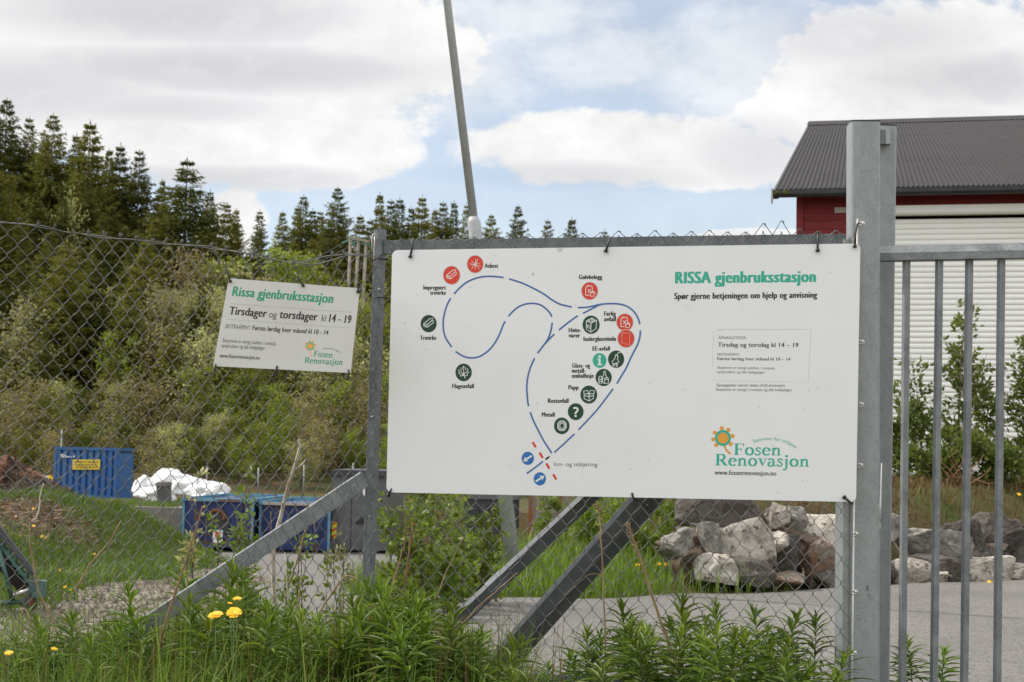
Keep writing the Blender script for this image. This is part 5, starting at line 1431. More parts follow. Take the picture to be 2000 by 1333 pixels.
# scrap and twig heaps behind the mound at the left
heap = [(15, 950, 52, 42, 40, 'scrap_rust', 'rusty orange-brown scrap heap at the left behind the grassy mound', 'scrap heap', 1), (70, 975, 62, 30, 39, 'twig_heap', 'dark brown heap of twigs left of the blue container', 'twig heap', 4), (-30, 990, 70, 34, 38, 'twig_heap', 'dark heap of branches cut by the left edge below the rusty scrap', 'twig heap', 9)]
for (px_, py_, rx_, ry_, D_, m_, lab, cat, sd_) in heap:
    me = blob('heap', m_, sd_, rx_ * D_ / F, 1.1, ry_ * D_ / F * 1.1, 0.2)
    if m_ == 'twig_heap' or True:
        rr = random.Random(sd_)
        mb = MB(); sx, sz = rx_ * D_ / F, ry_ * D_ / F
        for i in range(170):
            an = rr.uniform(0, math.pi); el_ = rr.uniform(0, 1.4)
            c0 = Vector((math.cos(an) * math.cos(el_) * sx, -abs(math.sin(an)) * math.cos(el_) * 1.1, math.sin(el_) * sz)) * rr.uniform(0.9, 1.08)
            dd_ = Vector((rr.gauss(0, 1), rr.gauss(0, .5), rr.gauss(0, .6))).normalized() * rr.uniform(.15, .42)
            mb.tube([c0 - dd_, c0 + dd_ * .2 + Vector((0, 0, rr.uniform(0, .06))), c0 + dd_], [0.016, 0.013, 0.005], 4)
        tw = mb.mesh('twigs', 'twig_heap' if m_ == 'scrap_rust' else 'bark')
    o = thing('scrap_heap' if m_ == 'scrap_rust' else 'twig_heap', lab, cat, tuple(P(px_, py_, D_)))
    lpart('mass', me, o); lpart('twigs', tw, o)
# litter of white packaging beside the container
rr = random.Random(5)
T = thing('packaging_litter', 'loose heap of torn white and yellow packaging at the left of the blue container', 'litter heap', tuple(P(92, 960, 45)))
for m_, x0, x1, n_ in (('white_plastic', 72, 97, 90), ('yellow', 95, 101, 26)):
    mb = MB()
    for i in range(n_):
        c0 = P(rr.uniform(x0, x1), rr.uniform(932, 966) if m_ != 'yellow' else rr.uniform(931, 958), 44.5 + rr.uniform(-.3, .3)); s_ = rr.uniform(.03, .09)
        u1 = Vector((rr.gauss(0, 1), rr.gauss(0, 1), rr.gauss(0, 1))).normalized(); u2 = u1.cross(Vector((rr.gauss(0, 1), rr.gauss(0, 1), rr.gauss(0, 1)))).normalized()
        mb.add([c0 - u1 * s_ - u2 * s_, c0 + u1 * s_ - u2 * s_ * .6, c0 + u1 * s_ * .8 + u2 * s_, c0 - u1 * s_ + u2 * s_ * .9 + u1.cross(u2) * s_ * .5], [(0, 1, 2), (0, 2, 3)])
    part('scraps', mb.mesh('scraps', m_), T)

# green elevator (conveyor) at the lower left
D = 10.0
T = thing('conveyor', 'old green steel conveyor ladder on a small wheel, slanting in from the lower left edge', 'conveyor', (P(58, 1192, D).x, D, hz(P(58, 1192, D).x, D)))
mb = MB()
def g2(px, py, d=0.0): return P(px, py, D + d)
for dz in (0.0, 0.55):
    beam(mb, g2(-150, 843, dz), g2(68, 1124, dz), Vector((0, 0, 1)), 0.036, 0.04)
part('upper_rail', mb.mesh('conveyor_upper_rail', 'grey_dark'), T)
mb = MB()
for dz in (0.0, 0.55): beam(mb, g2(-150, 872, dz), g2(66, 1149, dz), Vector((0, 0, 1)), 0.018, 0.025)
part('lower_rail', mb.mesh('conveyor_lower_rail', 'green_steel'), T)
for i in range(12):
    t = i / 11
    x = -60 + 125 * t; yu = 845 + (x + 150) / 218 * 281; yl = 872 + (x + 150) / 216 * 277
    mb = MB(); mb.tube([g2(x, yu), g2(x + 1, yl)], 0.009, 6); part('upright', mb.mesh('conveyor_upright', 'green_steel', True), T)
    mb = MB(); beam(mb, g2(x, yu + 26, 0.02), g2(x, yu + 26, 0.53), Vector((0, 0, 1)), 0.025, 0.05); part('slat', mb.mesh('conveyor_slat', 'green_steel'), T)
mb = MB(); mb.prism([g2(-140, 880, .30), g2(62, 1142, .30), g2(62, 1142, .5), g2(-140, 880, .5)], [g2(-140, 965, .30), g2(40, 1160, .30), g2(40, 1160, .5), g2(-140, 965, .5)]); part('belt', mb.mesh('conveyor_belt', 'dark_rust'), T)
mb = MB(); mb.tube([g2(-6, 1060, -.03), g2(25, 1172, -.03)], 0.014, 6); mb.tube([g2(-40, 1180, -.03), g2(50, 1176, -.03)], 0.017, 7); part('strut', mb.mesh('conveyor_strut', 'green_steel', True), T)
mb = MB(); mb.tube([g2(27, 1163, -.05), g2(62, 1150, -.05)], 0.014, 6); part('draw_rod', mb.mesh('conveyor_draw_rod', 'bright_steel', True), T)
mb = MB(); mb.box((-.055, -.04, -.05), (.055, .06, .055), 0, Matrix.Translation(g2(73, 1151, -.02)) @ Rz(.3)); part('bracket', mb.mesh('conveyor_bracket', 'green_steel'), T)
wc = g2(58.5, 1175, -.06)
ax = Vector((0.93, -.37, 0)).normalized(); ux = Vector((0.37, .93, 0)).normalized()
mb = MB(); ring = [wc + (ux * math.cos(2 * math.pi * i / 24) + Vector((0, 0, 1)) * math.sin(2 * math.pi * i / 24)) * 0.048 for i in range(24)]
mb.tube(ring, 0.019, 8, closed=True); wh = part('wheel', mb.mesh('conveyor_tyre', 'rubber', True), T)
mb = MB(); mb.tube([wc - ax * .012, wc + ax * .012], 0.034, 18); part('hub', mb.mesh('conveyor_hub', 'rust', True), wh)

# H-frame power line at the forest edge
D = 105.0
T = thing('power_pole_frame', 'three grey wooden power poles joined by a crossarm with green insulators at the forest edge', 'power poles', tuple(P(698, 600, D)))
tops = [(685, 464), (701, 467), (715.5, 471)]
for (x, y), dx in zip(tops, (-4, -6, -5)):
    p = P(x, y, D); q = P(x + dx, y + 90, D)
    mb = MB(); d_ = (q - p).normalized(); mb.tube([p, p + d_ * ((p.z - hz(p.x, p.y)) / -d_.z + 0.3)], [0.10, 0.14], 8); part('pole', mb.mesh('power_pole', 'pole_wood', True), T)
mb = MB(); beam(mb, P(681, 463, D - .18), P(721, 473, D - .18), Vector((0, 0, 1)), 0.16, 0.14); part('crossarm', mb.mesh('crossarm', 'pole_wood'), T)
for (x0, y0, x1, y1) in ((669, 475.5, 682, 470), (690, 475, 699, 472), (706, 478, 713.5, 475.5), (686, 478, 694, 476.5), (717, 479, 725, 478.5)):
    mb = MB(); a, b = P(x0, y0, D - .2), P(x1, y1, D - .2)
    for k in range(6): 
        t0, t1 = k / 6, (k + .7) / 6; mb.tube([a.lerp(b, t0), a.lerp(b, t1)], 0.075, 8)
    mb.tube([a, b], 0.03, 6); part('insulator', mb.mesh('insulator', 'green_glass', True), T)
mb = MB()
for (x0, y0), (x1, y1) in (((669, 475.5), (560, 512)), ((686, 479), (570, 522)), ((725, 478), (840, 520)), ((717, 480), (830, 524))):
    mb.tube([P(x0 + (x1 - x0) * t, y0 + (y1 - y0) * t + 9 * math.sin(math.pi * t), D - .2 - 14 * t) for t in np.linspace(0, 1, 9)], 0.022, 4)
part('cable', mb.mesh('power_cables', 'grey_dark', True), T)

# ================================================================== vegetation
def quad_leaves(pos, dirs, L, W, rs, fold=0.0):
    """diamond leaves: pos (n,3), dirs (n,3) unit, lengths and widths"""
    n = len(pos)
    up = rs.normal(size=(n, 3)); side = np.cross(dirs, up); side /= np.linalg.norm(side, axis=1, keepdims=True) + 1e-9
    nrm = np.cross(side, dirs)
    a = pos; b = pos + dirs * (L * 0.45)[:, None] + side * (W / 2)[:, None] + nrm * (L * 0.05)[:, None]
    c = pos + dirs * L[:, None]; d = pos + dirs * (L * 0.45)[:, None] - side * (W / 2)[:, None] + nrm * (L * 0.05)[:, None]
    return np.stack([a, b, c, d], 1)

def spruce(seed, h=15.0, width=0.27, top_bare=0.0, gap=1.0):
    rs = np.random.default_rng(seed)
    pos = []; dr = []; Ls = []; Ws = []
    nw = int(44 * gap)
    mbt = MB()
    mbt.tube([(0, 0, -0.5), (0.03 * h / 15, 0, h * .35), (0, 0.02, h * .7), (0, 0, h)], [0.17 * h / 15, .12 * h / 15, .06 * h / 15, .012], 7)
    for i in range(nw):
        t = i / (nw - 1)
        z = h * (0.06 + 0.925 * t ** 0.95) + rs.normal(0, .1)
        R0 = min(h * width * (1 - z / h) ** 0.86, 2.3 + width * 3) * (0.72 + 0.28 * min(1, z / h * 5)) * rs.uniform(.82, 1.12) + 0.05
        if top_bare and z / h < top_bare: R0 *= 0.25; 
        nb = rs.integers(6, 10)
        a0 = rs.uniform(0, 6.28)
        for b in range(nb):
            if top_bare and z / h < top_bare and rs.random() < 0.75: continue
            az = a0 + b * 6.283 / nb + rs.normal(0, .25); zj = rs.normal(0, .17) * min(1, (1 - z / h) * 6)
            L = R0 * rs.uniform(.6, 1.25)
            e0 = np.interp(z / h, [0, .5, .85, 1], [-.45, -.2, .15, .5]) + rs.normal(0, .12)
            ca, sa = math.cos(az), math.sin(az)
            ns = max(3, int(L / 0.14))
            for k in range(ns):
                u = (k + rs.uniform(.2, 1)) / ns
                rr = L * u
                zz = z + zj + math.tan(e0) * rr * 0.7 + 0.22 * L * u * u * u * (1.2 if z / h < .8 else 0.4)
                p = np.array([ca * rr, sa * rr, zz])
                wloc = 0.34 * L * (1 - u * .75) + .10
                for sgn in (-1, 1, -1, 1, -1, 1):
                    lat = sgn * rs.uniform(.0, 1) * wloc
                    q = p + np.array([-sa * lat, ca * lat, -abs(lat) * rs.uniform(.1, .5)])
                    d = np.array([ca * .8 - sa * sgn * rs.uniform(.2, 1.1), sa * .8 + ca * sgn * rs.uniform(.2, 1.1), rs.normal(-.42, .42)])
                    pos.append(q); dr.append(d / np.linalg.norm(d)); Ls.append(rs.uniform(.30, .58) * (0.45 + .55 * (1 - z / h) ** .5)); Ws.append(rs.uniform(.065, .12) * (0.6 + .4 * (1 - z / h) ** .5))
    pos = np.array(pos); dr = np.array(dr)
    # the leader
    n = 22
    zz = rs.uniform(h * .96, h * .998, n) * 0 + h * (.955 + .045 * np.linspace(0, 1, n)); an = rs.uniform(0, 6.28, n)
    d = np.stack([np.cos(an) * .6, np.sin(an) * .6, np.full(n, 1.7)], 1); d /= np.linalg.norm(d, axis=1, keepdims=True)
    pos = np.concatenate([pos, np.stack([0 * zz, 0 * zz, zz], 1)]); dr = np.concatenate([dr, d])
    Ls = np.concatenate([Ls, rs.uniform(.10, .22, n)]); Ws = np.concatenate([Ws, rs.uniform(.03, .05, n)])
    return mbt.mesh('spruce_trunk', 'bark', True), np_mesh('spruce_crown', quad_leaves(pos, dr, np.array(Ls), np.array(Ws), rs), 4, 'spruce')

def broadleaf(seed, h, w, m_, n_cl=70, per=46, leaf=0.17, stems=4, base=0.12, twiggy=0):
    rs = np.random.default_rng(seed)
    mbt = MB(); cl = []
    for s in range(stems):
        az = rs.uniform(0, 6.28); lean = rs.uniform(.05, .3)
        pts = []; x = y = 0.0
        top = h * rs.uniform(.75, .97)
        for k in range(7):
            t = k / 6
            x = math.cos(az) * lean * w * t * 1.1 + rs.normal(0, .04) * w * t; y = math.sin(az) * lean * w * t * 1.1 + rs.normal(0, .04) * w * t
            pts.append((x, y, top * t - (.3 if k == 0 else 0)))
        r0 = 0.05 * (h / 7) / math.sqrt(stems / 2)
        mbt.tube(pts, [r0 * (1 - .85 * k / 6) for k in range(7)], 6)
        nb = int(n_cl / stems)
        for b in range(nb):
            t = rs.uniform(base, 1.0); i = min(int(t * 6), 5); f = t * 6 - i
            p = np.array(pts[i]) * (1 - f) + np.array(pts[i + 1]) * f
            a2 = rs.uniform(0, 6.28); L = w * .5 * (1 - t) ** .5 * rs.uniform(.3, 1.05) * (0.55 + 0.45 * min(1, t * 4)) + .15
            q = p + np.array([math.cos(a2) * L, math.sin(a2) * L, L * rs.uniform(.15, .75)])
            mid = (p + q) / 2 + np.array([0, 0, -.04 * L])
            mbt.tube([tuple(p), tuple(mid), tuple(q)], [r0 * .35 * (1 - .6 * t), r0 * .22, r0 * .07], 4)
            cl.append((q, L)); cl.append((p * .45 + q * .55, L * .8))
    P_, D_ = [], []
    for q, L in cl:
        k = rs.poisson(per / 2)
        o = rs.normal(size=(k, 3)) * np.array([.34, .34, .27]) * (0.45 + L * .33)
        P_.append(q + o); d = o + rs.normal(size=(k, 3)) * .35 + np.array([0, 0, .02]); D_.append(d / (np.linalg.norm(d, axis=1, keepdims=True) + 1e-9))
    P_ = np.concatenate(P_); D_ = np.concatenate(D_); n = len(P_)
    return mbt.mesh('branches', 'bark' if not twiggy else 'stalk', True), np_mesh('leaf_crown', quad_leaves(P_, D_, rs.uniform(.7, 1.3, n) * leaf, rs.uniform(.45, .75, n) * leaf, rs), 4, m_)

def proto(name, label, cat, group, stem_name, crown_name, meshes):
    r = thing(name, label, cat, (0, 0, -500), group)
    lpart(stem_name, meshes[0], r); lpart(crown_name, meshes[1], r)
    return r
used = set()
def place(pr, loc, rotz, sc, label, group):
    if pr.name not in used:
        used.add(pr.name)
        pr.location = loc; pr.rotation_euler = (0, 0, rotz); pr.scale = sc if hasattr(sc, '__len__') else (sc, sc, sc)
        pr['label'] = label; pr['group'] = group
        return pr
    return copy_thing(pr, loc, rotz, sc, label, group)

rs = np.random.default_rng(11)
SPR = [proto('spruce_tree', 's', 'spruce', 'g', 'trunk', 'crown', spruce(100 + i, 15.0, wd, 0, gp_)) for i, (wd, gp_) in enumerate(((.27, 1.0), (.31, 1.05), (.24, .95), (.36, 1.0), (.29, 1.1), (.225, .9)))]
POLE_SPR = proto('spruce_tree', 's', 'spruce', 'g', 'trunk', 'crown', spruce(140, 15.0, .16, 0.62, 1.0))
gsky = 'spruces along the skyline'
def plant_tree(pr, px, ytop, D, label, group, hbase, wide=1.0):
    top = P(px, ytop, D); g = hz(top.x, top.y)
    h = max(top.z - g, 2.5); s = h / hbase
    return place(pr, (top.x, top.y, g), random.uniform(0, 6.28), (s * wide, s * wide, s), label, group)
sky = [  # photo x of the top, y of the top, distance, variant, width, label
 (14, 193, 112, 1, 1.0, 'tall spruce whose top is cut by the left edge, highest tree of the whole hillside'), (58, 230, 113, 4, .8, 'spruce just right of the tallest edge tree, with a thin bare leader'),
 (105, 223, 110, 1, .95, 'pointed dense spruce standing clear against the cloud, third from the left edge'), (150, 262, 112, 2, .9, 'short narrow spruce tucked left of the broad ragged spruce'),
 (177, 237, 109, 0, 1.05, 'broad ragged spruce with drooping arms, right of the pointed dense spruce'), (214, 290, 114, 2, .8, 'small thin spruce in the notch right of the broad ragged spruce'),
 (236, 282, 111, 0, .9, 'slender spruce with a spiky top left of the rounded gap in the skyline'), (273, 294, 110, 4, .95, 'even cone-shaped spruce midway between the slender spiky one and the big brownish one'),
 (318, 350, 116, 2, .7, 'tiny thin spruce top peeping left of the big brownish spruce'), (366, 309, 106, 3, 1.25, 'big wide brownish spruce with loose spreading arms, standing apart on the skyline'),
 (411, 372, 112, 5, .9, 'thin spruce close against the right side of the big brownish one'), (444, 396, 112, 0, .9, 'dark spruce first in the lower skyline right of the big brownish one'),
 (462, 408, 116, 2, .9, 'slightly lower spruce touching the right side of the first lower skyline spruce'), (508, 411, 118, 5, .95, 'lone pale green spruce in front of the white cloud bank'),
 (552, 412, 120, 2, .9, 'narrow spruce above the crooked sign, right of the lone pale one'), (582, 402, 122, 0, .8, 'half-hidden spruce left of the twin-topped pair'),
 (593, 381, 121, 5, 1.0, 'slim tall spruce above the crooked sign\'s right half'), (611, 408, 123, 0, .9, 'dark bushy spruce right of the slim tall one'), (626, 413, 121, 4, .9, 'dark spruce with a pale leader just left of the big solid one'),
 (660, 366, 118, 1, .95, 'big solid dark spruce that stands highest above the power poles'), (704, 419, 124, 0, .9, 'rounded spruce between the big solid one and the bare-stemmed one'), (723, 428, 126, 3, .8, 'low bushy spruce top right behind the corner post'),
 (764, 391, 124, 4, .9, 'spruce just right of the bare-stemmed one, left of a near twin'), (781, 387, 126, 5, 1.0, 'pointed spruce forming the right half of the pair beyond the corner post'),
 (804, 404, 127, 2, .8, 'thin-topped spruce with open branches right of the pointed pair'), (825, 382, 126, 0, .85, 'spruce with open side branches, tallest between the corner post and the lamp pole'), (850, 408, 128, 2, .8, 'low spruce tip right of the open-branched one'),
 (866, 395, 128, 4, .9, 'spruce with a sharp even tip left of the tuft-topped one'), (887, 393, 130, 2, .75, 'tuft-topped spruce close left of the leaning lamp pole'), (911, 398, 131, 5, .7, 'spruce tip half hidden by the leaning lamp pole'),
 (960, 419, 134, 1, .9, 'spruce first right of the leaning lamp pole'), (1012, 401, 136, 1, .75, 'dense tall spruce midway along the white board\'s top edge'), (1070, 430, 140, 4, .8, 'small even cone-shaped spruce peeping over the top rail'),
 (1117, 426, 140, 2, .95, 'small open-branched spruce at the right of those peeping over the top rail'), (1182, 449, 146, 5, .7, 'last tiny spruce tip at the right end of the skyline')]
for (px_, py_, D_, v, wd, lab) in sky: plant_tree(SPR[v], px_, py_, D_, lab, gsky, 15.0, wd)
plant_tree(POLE_SPR, 742, 376, 126, 'bare-stemmed spruce with only a small tuft, above the corner post', gsky, 15.0, .9)
skx = [(-160, 170), (0, 190)] + [(a[0], a[1]) for a in sky]
def skyline(px): return float(np.interp(px, [-300, -120, 14, 105, 177, 273, 366, 444, 552, 660, 800, 900, 1000, 1180, 1300], [120, 170, 210, 250, 270, 320, 350, 410, 430, 420, 425, 430, 435, 460, 470]))
mass = 'dark spruce among others of its like filling the wooded hillside below the skyline'
gm = 'spruces massed on the hillside below the skyline'
nsp = 0
for row, (D_, lo, hi, step) in enumerate(((113, 30, 90, 34), (104, 70, 160, 40), (97, 120, 240, 46), (91, 200, 330, 60))):
    px_ = -400.0
    while px_ < (1180 if row == 0 else 860):
        px_ += step * rs.uniform(.7, 1.35)
        if row >= 2 and px_ > 560 and rs.random() < .6: continue
        y_ = skyline(px_) + rs.uniform(lo, hi) * (1.0 if px_ < 450 else .62)
        plant_tree(SPR[rs.integers(0, 6)], px_, y_, D_ + rs.uniform(-3, 3) + max(0, px_ - 500) * .02, mass, gm, 15.0, rs.uniform(.85, 1.25)); nsp += 1

BR = {'fresh': [proto('birch_tree', 'b', 'birch', 'g', 'branches', 'crown', broadleaf(200 + i, 8.0, 4.2, 'fresh', 80, 44, .19, 4)) for i in range(3)],
      'olive': [proto('willow_tree', 'b', 'willow', 'g', 'branches', 'crown', broadleaf(220 + i, 7.0, 5.0, 'olive', 80, 44, .18, 6)) for i in range(3)],
      'tan': [proto('budding_shrub', 'b', 'shrub', 'g', 'branches', 'crown', broadleaf(240 + i, 6.0, 4.0, 'tan_twigs', 90, 22, .15, 9, .08, 1)) for i in range(3)]}
bl_lab = {'fresh': ('fresh green birch among the leafy scrub at the foot of the wooded hill', 'fresh green birches at the foot of the hill'), 'olive': ('pale grey-green willow among the leafy scrub at the foot of the wooded hill', 'pale willows at the foot of the hill'), 'tan': ('tan twiggy shrub barely in leaf at the edge of the yard', 'tan budding shrubs at the edge of the yard')}
def bl(kind, px_, ytop, D_, wide=1.0, label=None):
    k = BR[kind][rs.integers(0, 3)]
    lab, g = bl_lab[kind]
    return plant_tree(k, px_, ytop, D_, label or lab, g, {'fresh': 8.0, 'olive': 7.0, 'tan': 6.0}[kind], wide)
for px_, y_, D_, v, wd in ((130, 470, 86, 1, 1.0), (190, 520, 85, 0, 1.1), (255, 560, 84, 3, .9), (335, 640, 82, 1, 1.0), (40, 520, 86, 4, 1.0), (285, 470, 88, 0, 1.0), (215, 700, 80, 2, 1.1), (395, 560, 87, 4, .9), (-60, 430, 87, 3, 1.0), (640, 610, 90, 5, .8), (560, 690, 84, 2, .9), (310, 760, 79, 3, 1.1), (-140, 500, 85, 1, 1.0), (90, 640, 82, 5, 1.0)):
    plant_tree(SPR[v], px_, y_, D_, 'dark spruce rising out of the leafy scrub lower down the hillside', 'spruces standing in the scrub lower down the hillside', 15.0, wd * 1.15)
own = [('olive', 55, 560, 84, 1.0, 'pale willow at the left edge with its round top halfway down the hillside'), ('olive', 318, 535, 86, .9, 'pale willow left of the crooked sign, tallest of the pale ones'), ('olive', 440, 560, 87, .8, 'pale willow crown just at the crooked sign\'s top left corner'),
       ('olive', 115, 735, 79, .85, 'pale willow with bare lower stems behind the left half of the blue container'), ('fresh', 235, 630, 82, .8, 'bright green birch standing up between the pale willows, right above the blue container'), ('olive', 145, 355, 104, .5, 'pale feathery tree among the spruces below the third spruce from the left edge'),
       ('tan', 690, 735, 80, 1.2, 'wide tan shrub against the corner post at mid height'), ('fresh', 430, 740, 80, .9, 'leafy bright birch directly below the crooked sign'), ('fresh', 628, 600, 96, .8, 'green birch between the crooked sign and the corner post')]
for k_, px_, y_, D_, wd, lab in own: bl(k_, px_, y_, D_, wd, lab)
for D_, y0_, y1_, step, wts in ((97, 430, 520, 60, (.7, .2, .1)), (90, 520, 640, 52, (.6, .25, .15)), (84, 620, 730, 50, (.5, .25, .25)), (79, 710, 800, 46, (.45, .2, .35)), (75.5, 800, 862, 38, (.5, .1, .4))):
    px_ = -380.0 if D_ < 95 else 330.0
    while px_ < 1240:
        px_ += step * rs.uniform(.75, 1.3)
        bl(['fresh', 'olive', 'tan'][rs.choice(3, p=wts)], px_, max(rs.uniform(y0_, y1_), 500.0 if px_ > 900 else (575.0 if 625 < px_ < 760 else 0.0)), D_ + rs.uniform(-2, 2), rs.uniform(.95, 1.35))

# ------------------------------------------------------------------ saplings near by
def sapling(name, label, px, ytop, D, m_, seed, wpx, leaf, n_cl, per, stems, zbase=None, base=.1, group=None, cat='sapling'):
    top = P(px, ytop, D); g = hz(top.x, top.y) if zbase is None else zbase
    h = top.z - g; w_ = wpx * D / F
    me = broadleaf(seed, h, w_, m_, n_cl, per, leaf, stems, base)
    r = thing(name, label, cat, (top.x, top.y, g), group)
    lpart('stems', me[0], r); lpart('foliage', me[1], r)
    # keep the clump at its own width
    return r
# leaf clusters scale with size: use a finer spread for these
def fine_sapling(name, label, px, ytop, D, m_, seed, wpx, leaf, twigs, per, stems, group=None, cat='sapling', conical=.6, zbase=None, lean=0.0, lo=.08):
    r_ = np.random.default_rng(seed)
    top = P(px, ytop, D); g = hz(top.x, top.y) if zbase is None else zbase
    h = top.z - g; w_ = wpx * D / F
    mbt = MB(); P_ = []; D_ = []
    for s in range(stems):
        az = r_.uniform(0, 6.28); sp_ = r_.uniform(.1, .42) * w_ * (0.0 if (s == 0 and stems < 4) else 1)
        hh = h * (1.0 if s == 0 else r_.uniform(.6, .97)); pts = []
        for k in range(8):
            t = k / 7; pts.append(np.array([math.cos(az) * sp_ * t + lean * t + r_.normal(0, .012) * h * t, math.sin(az) * sp_ * t * .7 + r_.normal(0, .012) * h * t, hh * t - (.08 if k == 0 else 0)]))
        r0 = max(0.004, .006 * h)
        mbt.tube([tuple(p) for p in pts], [r0 * (1 - .8 * k / 7) for k in range(8)], 5)
        for b in range(int(twigs / stems)):
            t = r_.uniform(lo, 1) ; i = min(int(t * 7), 6); f = t * 7 - i
            p = pts[i] * (1 - f) + pts[i + 1] * f
            a2 = r_.uniform(0, 6.28); L = w_ * .5 * ((1 - t) * conical + (1 - conical) * .55) * r_.uniform(.4, 1.15) + .02 * h
            q = p + np.array([math.cos(a2) * L, math.sin(a2) * L, L * r_.uniform(.25, 1.0)])
            mbt.tube([tuple(p), tuple((p + q) / 2 - np.array([0, 0, .05 * L])), tuple(q)], [r0 * .35, r0 * .22, r0 * .1], 4, cap=False)
            k = max(2, r_.poisson(per)); u = r_.uniform(.12, 1.05, k)
            base_ = p + (q - p) * u[:, None]; o = r_.normal(size=(k, 3)); o /= np.linalg.norm(o, axis=1, keepdims=True)
            P_.append(base_ + o * leaf * .3); dd_ = o * 1.0 + (q - p) / (L + 1e-6) * .7; D_.append(dd_ / np.linalg.norm(dd_, axis=1, keepdims=True))
    P_ = np.concatenate(P_); D_ = np.concatenate(D_); n = len(P_)
    fo = np_mesh('sapling_foliage', quad_leaves(P_, D_, r_.uniform(.7, 1.3, n) * leaf, r_.uniform(.42, .7, n) * leaf, r_), 4, m_)
    o = thing(name, label, cat, (top.x, top.y, g), group)
    lpart('stems', mbt.mesh('sapling_stems', 'bark', True), o); lpart('foliage', fo, o)
    return o
gw = 'willow bushes behind the white board'
wl = [(775, 955, 10.6, 130, 'leafy willow bush right behind the corner post'), (838, 930, 11.2, 150, 'willow bush under the left part of the white board with two dry stalks before it'), (905, 950, 11.6, 140, 'yellow-green willow bush midway between corner post and lamp pole'), (945, 985, 11.4, 90, 'willow bush touching the left side of the leaning lamp pole'),
      (825, 1010, 10.4, 130, 'dense willow bush directly right of the corner post under the board'), (872, 1050, 10.8, 120, 'low willow bush in front of the taller ones left of the gate\'s left diagonal'), (1075, 960, 14.2, 100, 'willow bush right of the lamp pole before the board screen'), (1150, 965, 14.5, 110, 'willow bush between the two gate diagonals'), (1205, 985, 14.0, 90, 'thin willow bush seen between the gate diagonals at their upper end'), (1295, 975, 14.2, 90, 'small bright bush at the left end of the boulder bank'), (1275, 1040, 14.0, 80, 'low leafy shoot at the foot of the boulder bank')]
for i, (px_, y_, D_, w_, lab) in enumerate(wl): fine_sapling('willow_bush', lab, px_, y_, D_, 'sapling', 300 + i, w_, .048, 58, 15, 5, gw, 'bush', .25)
gl_ = 'leafy shoots growing behind the left mesh'
for i, (px_, y_, D_, w_, n_, lab) in enumerate(((383, 935, 7.4, 60, 24, 'thin leafy shoot in front of the dark blue skip\'s left half'), (424, 985, 7.2, 46, 16, 'short leafy shoot in front of the skip\'s white sticker'), (480, 905, 7.6, 66, 40, 'tall leafy shoot between the two blue skips'), (487, 1000, 7.3, 60, 26, 'bushy shoot at the foot of the tall one between the skips'), (585, 985, 7.4, 70, 22, 'shoot beside the bleached branch before the faded blue skip'), (668, 1020, 7.6, 56, 22, 'small grey-green shoot left of the corner post'), (640, 1100, 7.2, 70, 22, 'low shoot in front of the pale asphalt left of the corner post'), (565, 1085, 7.3, 50, 18, 'leafy twig at the foot of the bleached branch'))):
    fine_sapling('leafy_shoot', lab, px_, y_, D_, 'sapling' if i not in (0, 5) else 'olive', 330 + i, w_, .034, n_, 8, 3, gl_, 'shoot', .2, 0.0, 0, .25)
gb = 'young trees before the red building'
for i, (px_, y_, D_, w_, n_, lab) in enumerate(((1758, 770, 18.6, 60, 60, 'slim young tree half hidden by the rear gate post'), (1808, 690, 19.0, 130, 84, 'bushy young tree behind the second gate bar'), (1862, 592, 19.2, 170, 120, 'tallest young tree in the middle, behind the second and third gate bars'), (1925, 690, 19.4, 100, 54, 'young tree behind the fourth gate bar before the shutter'), (1995, 560, 18.8, 170, 150, 'dense young tree at the right edge of the shutter'), (2075, 620, 19.0, 190, 200, 'young tree standing beyond the right edge of the shutter tree'), (1838, 850, 17.9, 190, 120, 'low spreading bush at the foot of the tallest young tree'), (1965, 870, 17.8, 170, 110, 'low bush at the right before the dark foundation'))):
    fine_sapling('young_tree', lab, px_, y_, D_, 'birch', 360 + i, w_, .075, n_, 13, 4 if w_ > 100 else 3, gb, 'young tree', .55)
# dead twigs at the foot of the young trees
rr = random.Random(3)
T = thing('dead_brush', 'reddish dead twigs fanning out at the foot of the tallest young tree', 'brushwood', tuple(ground_at(1862, 1010, 17.3)))
mb = MB()
for i in range(13):
    a = ground_at(1868 + rr.uniform(-22, 22), 1010, 17.3); b = a + Vector((rr.uniform(-.4, .35), rr.uniform(-.3, .1), rr.uniform(.03, .42)))
    mb.tube([a, (a * .6 + b * .4) + Vector((rr.uniform(-.05, .05), 0, rr.uniform(-.02, .08))), (a * .25 + b * .75) + Vector((rr.uniform(-.04, .04), 0, 0)), b], [.009, .007, .005, .003], 5)
part('twigs', mb.mesh('dead_twigs', 'stalk_red', True), T)

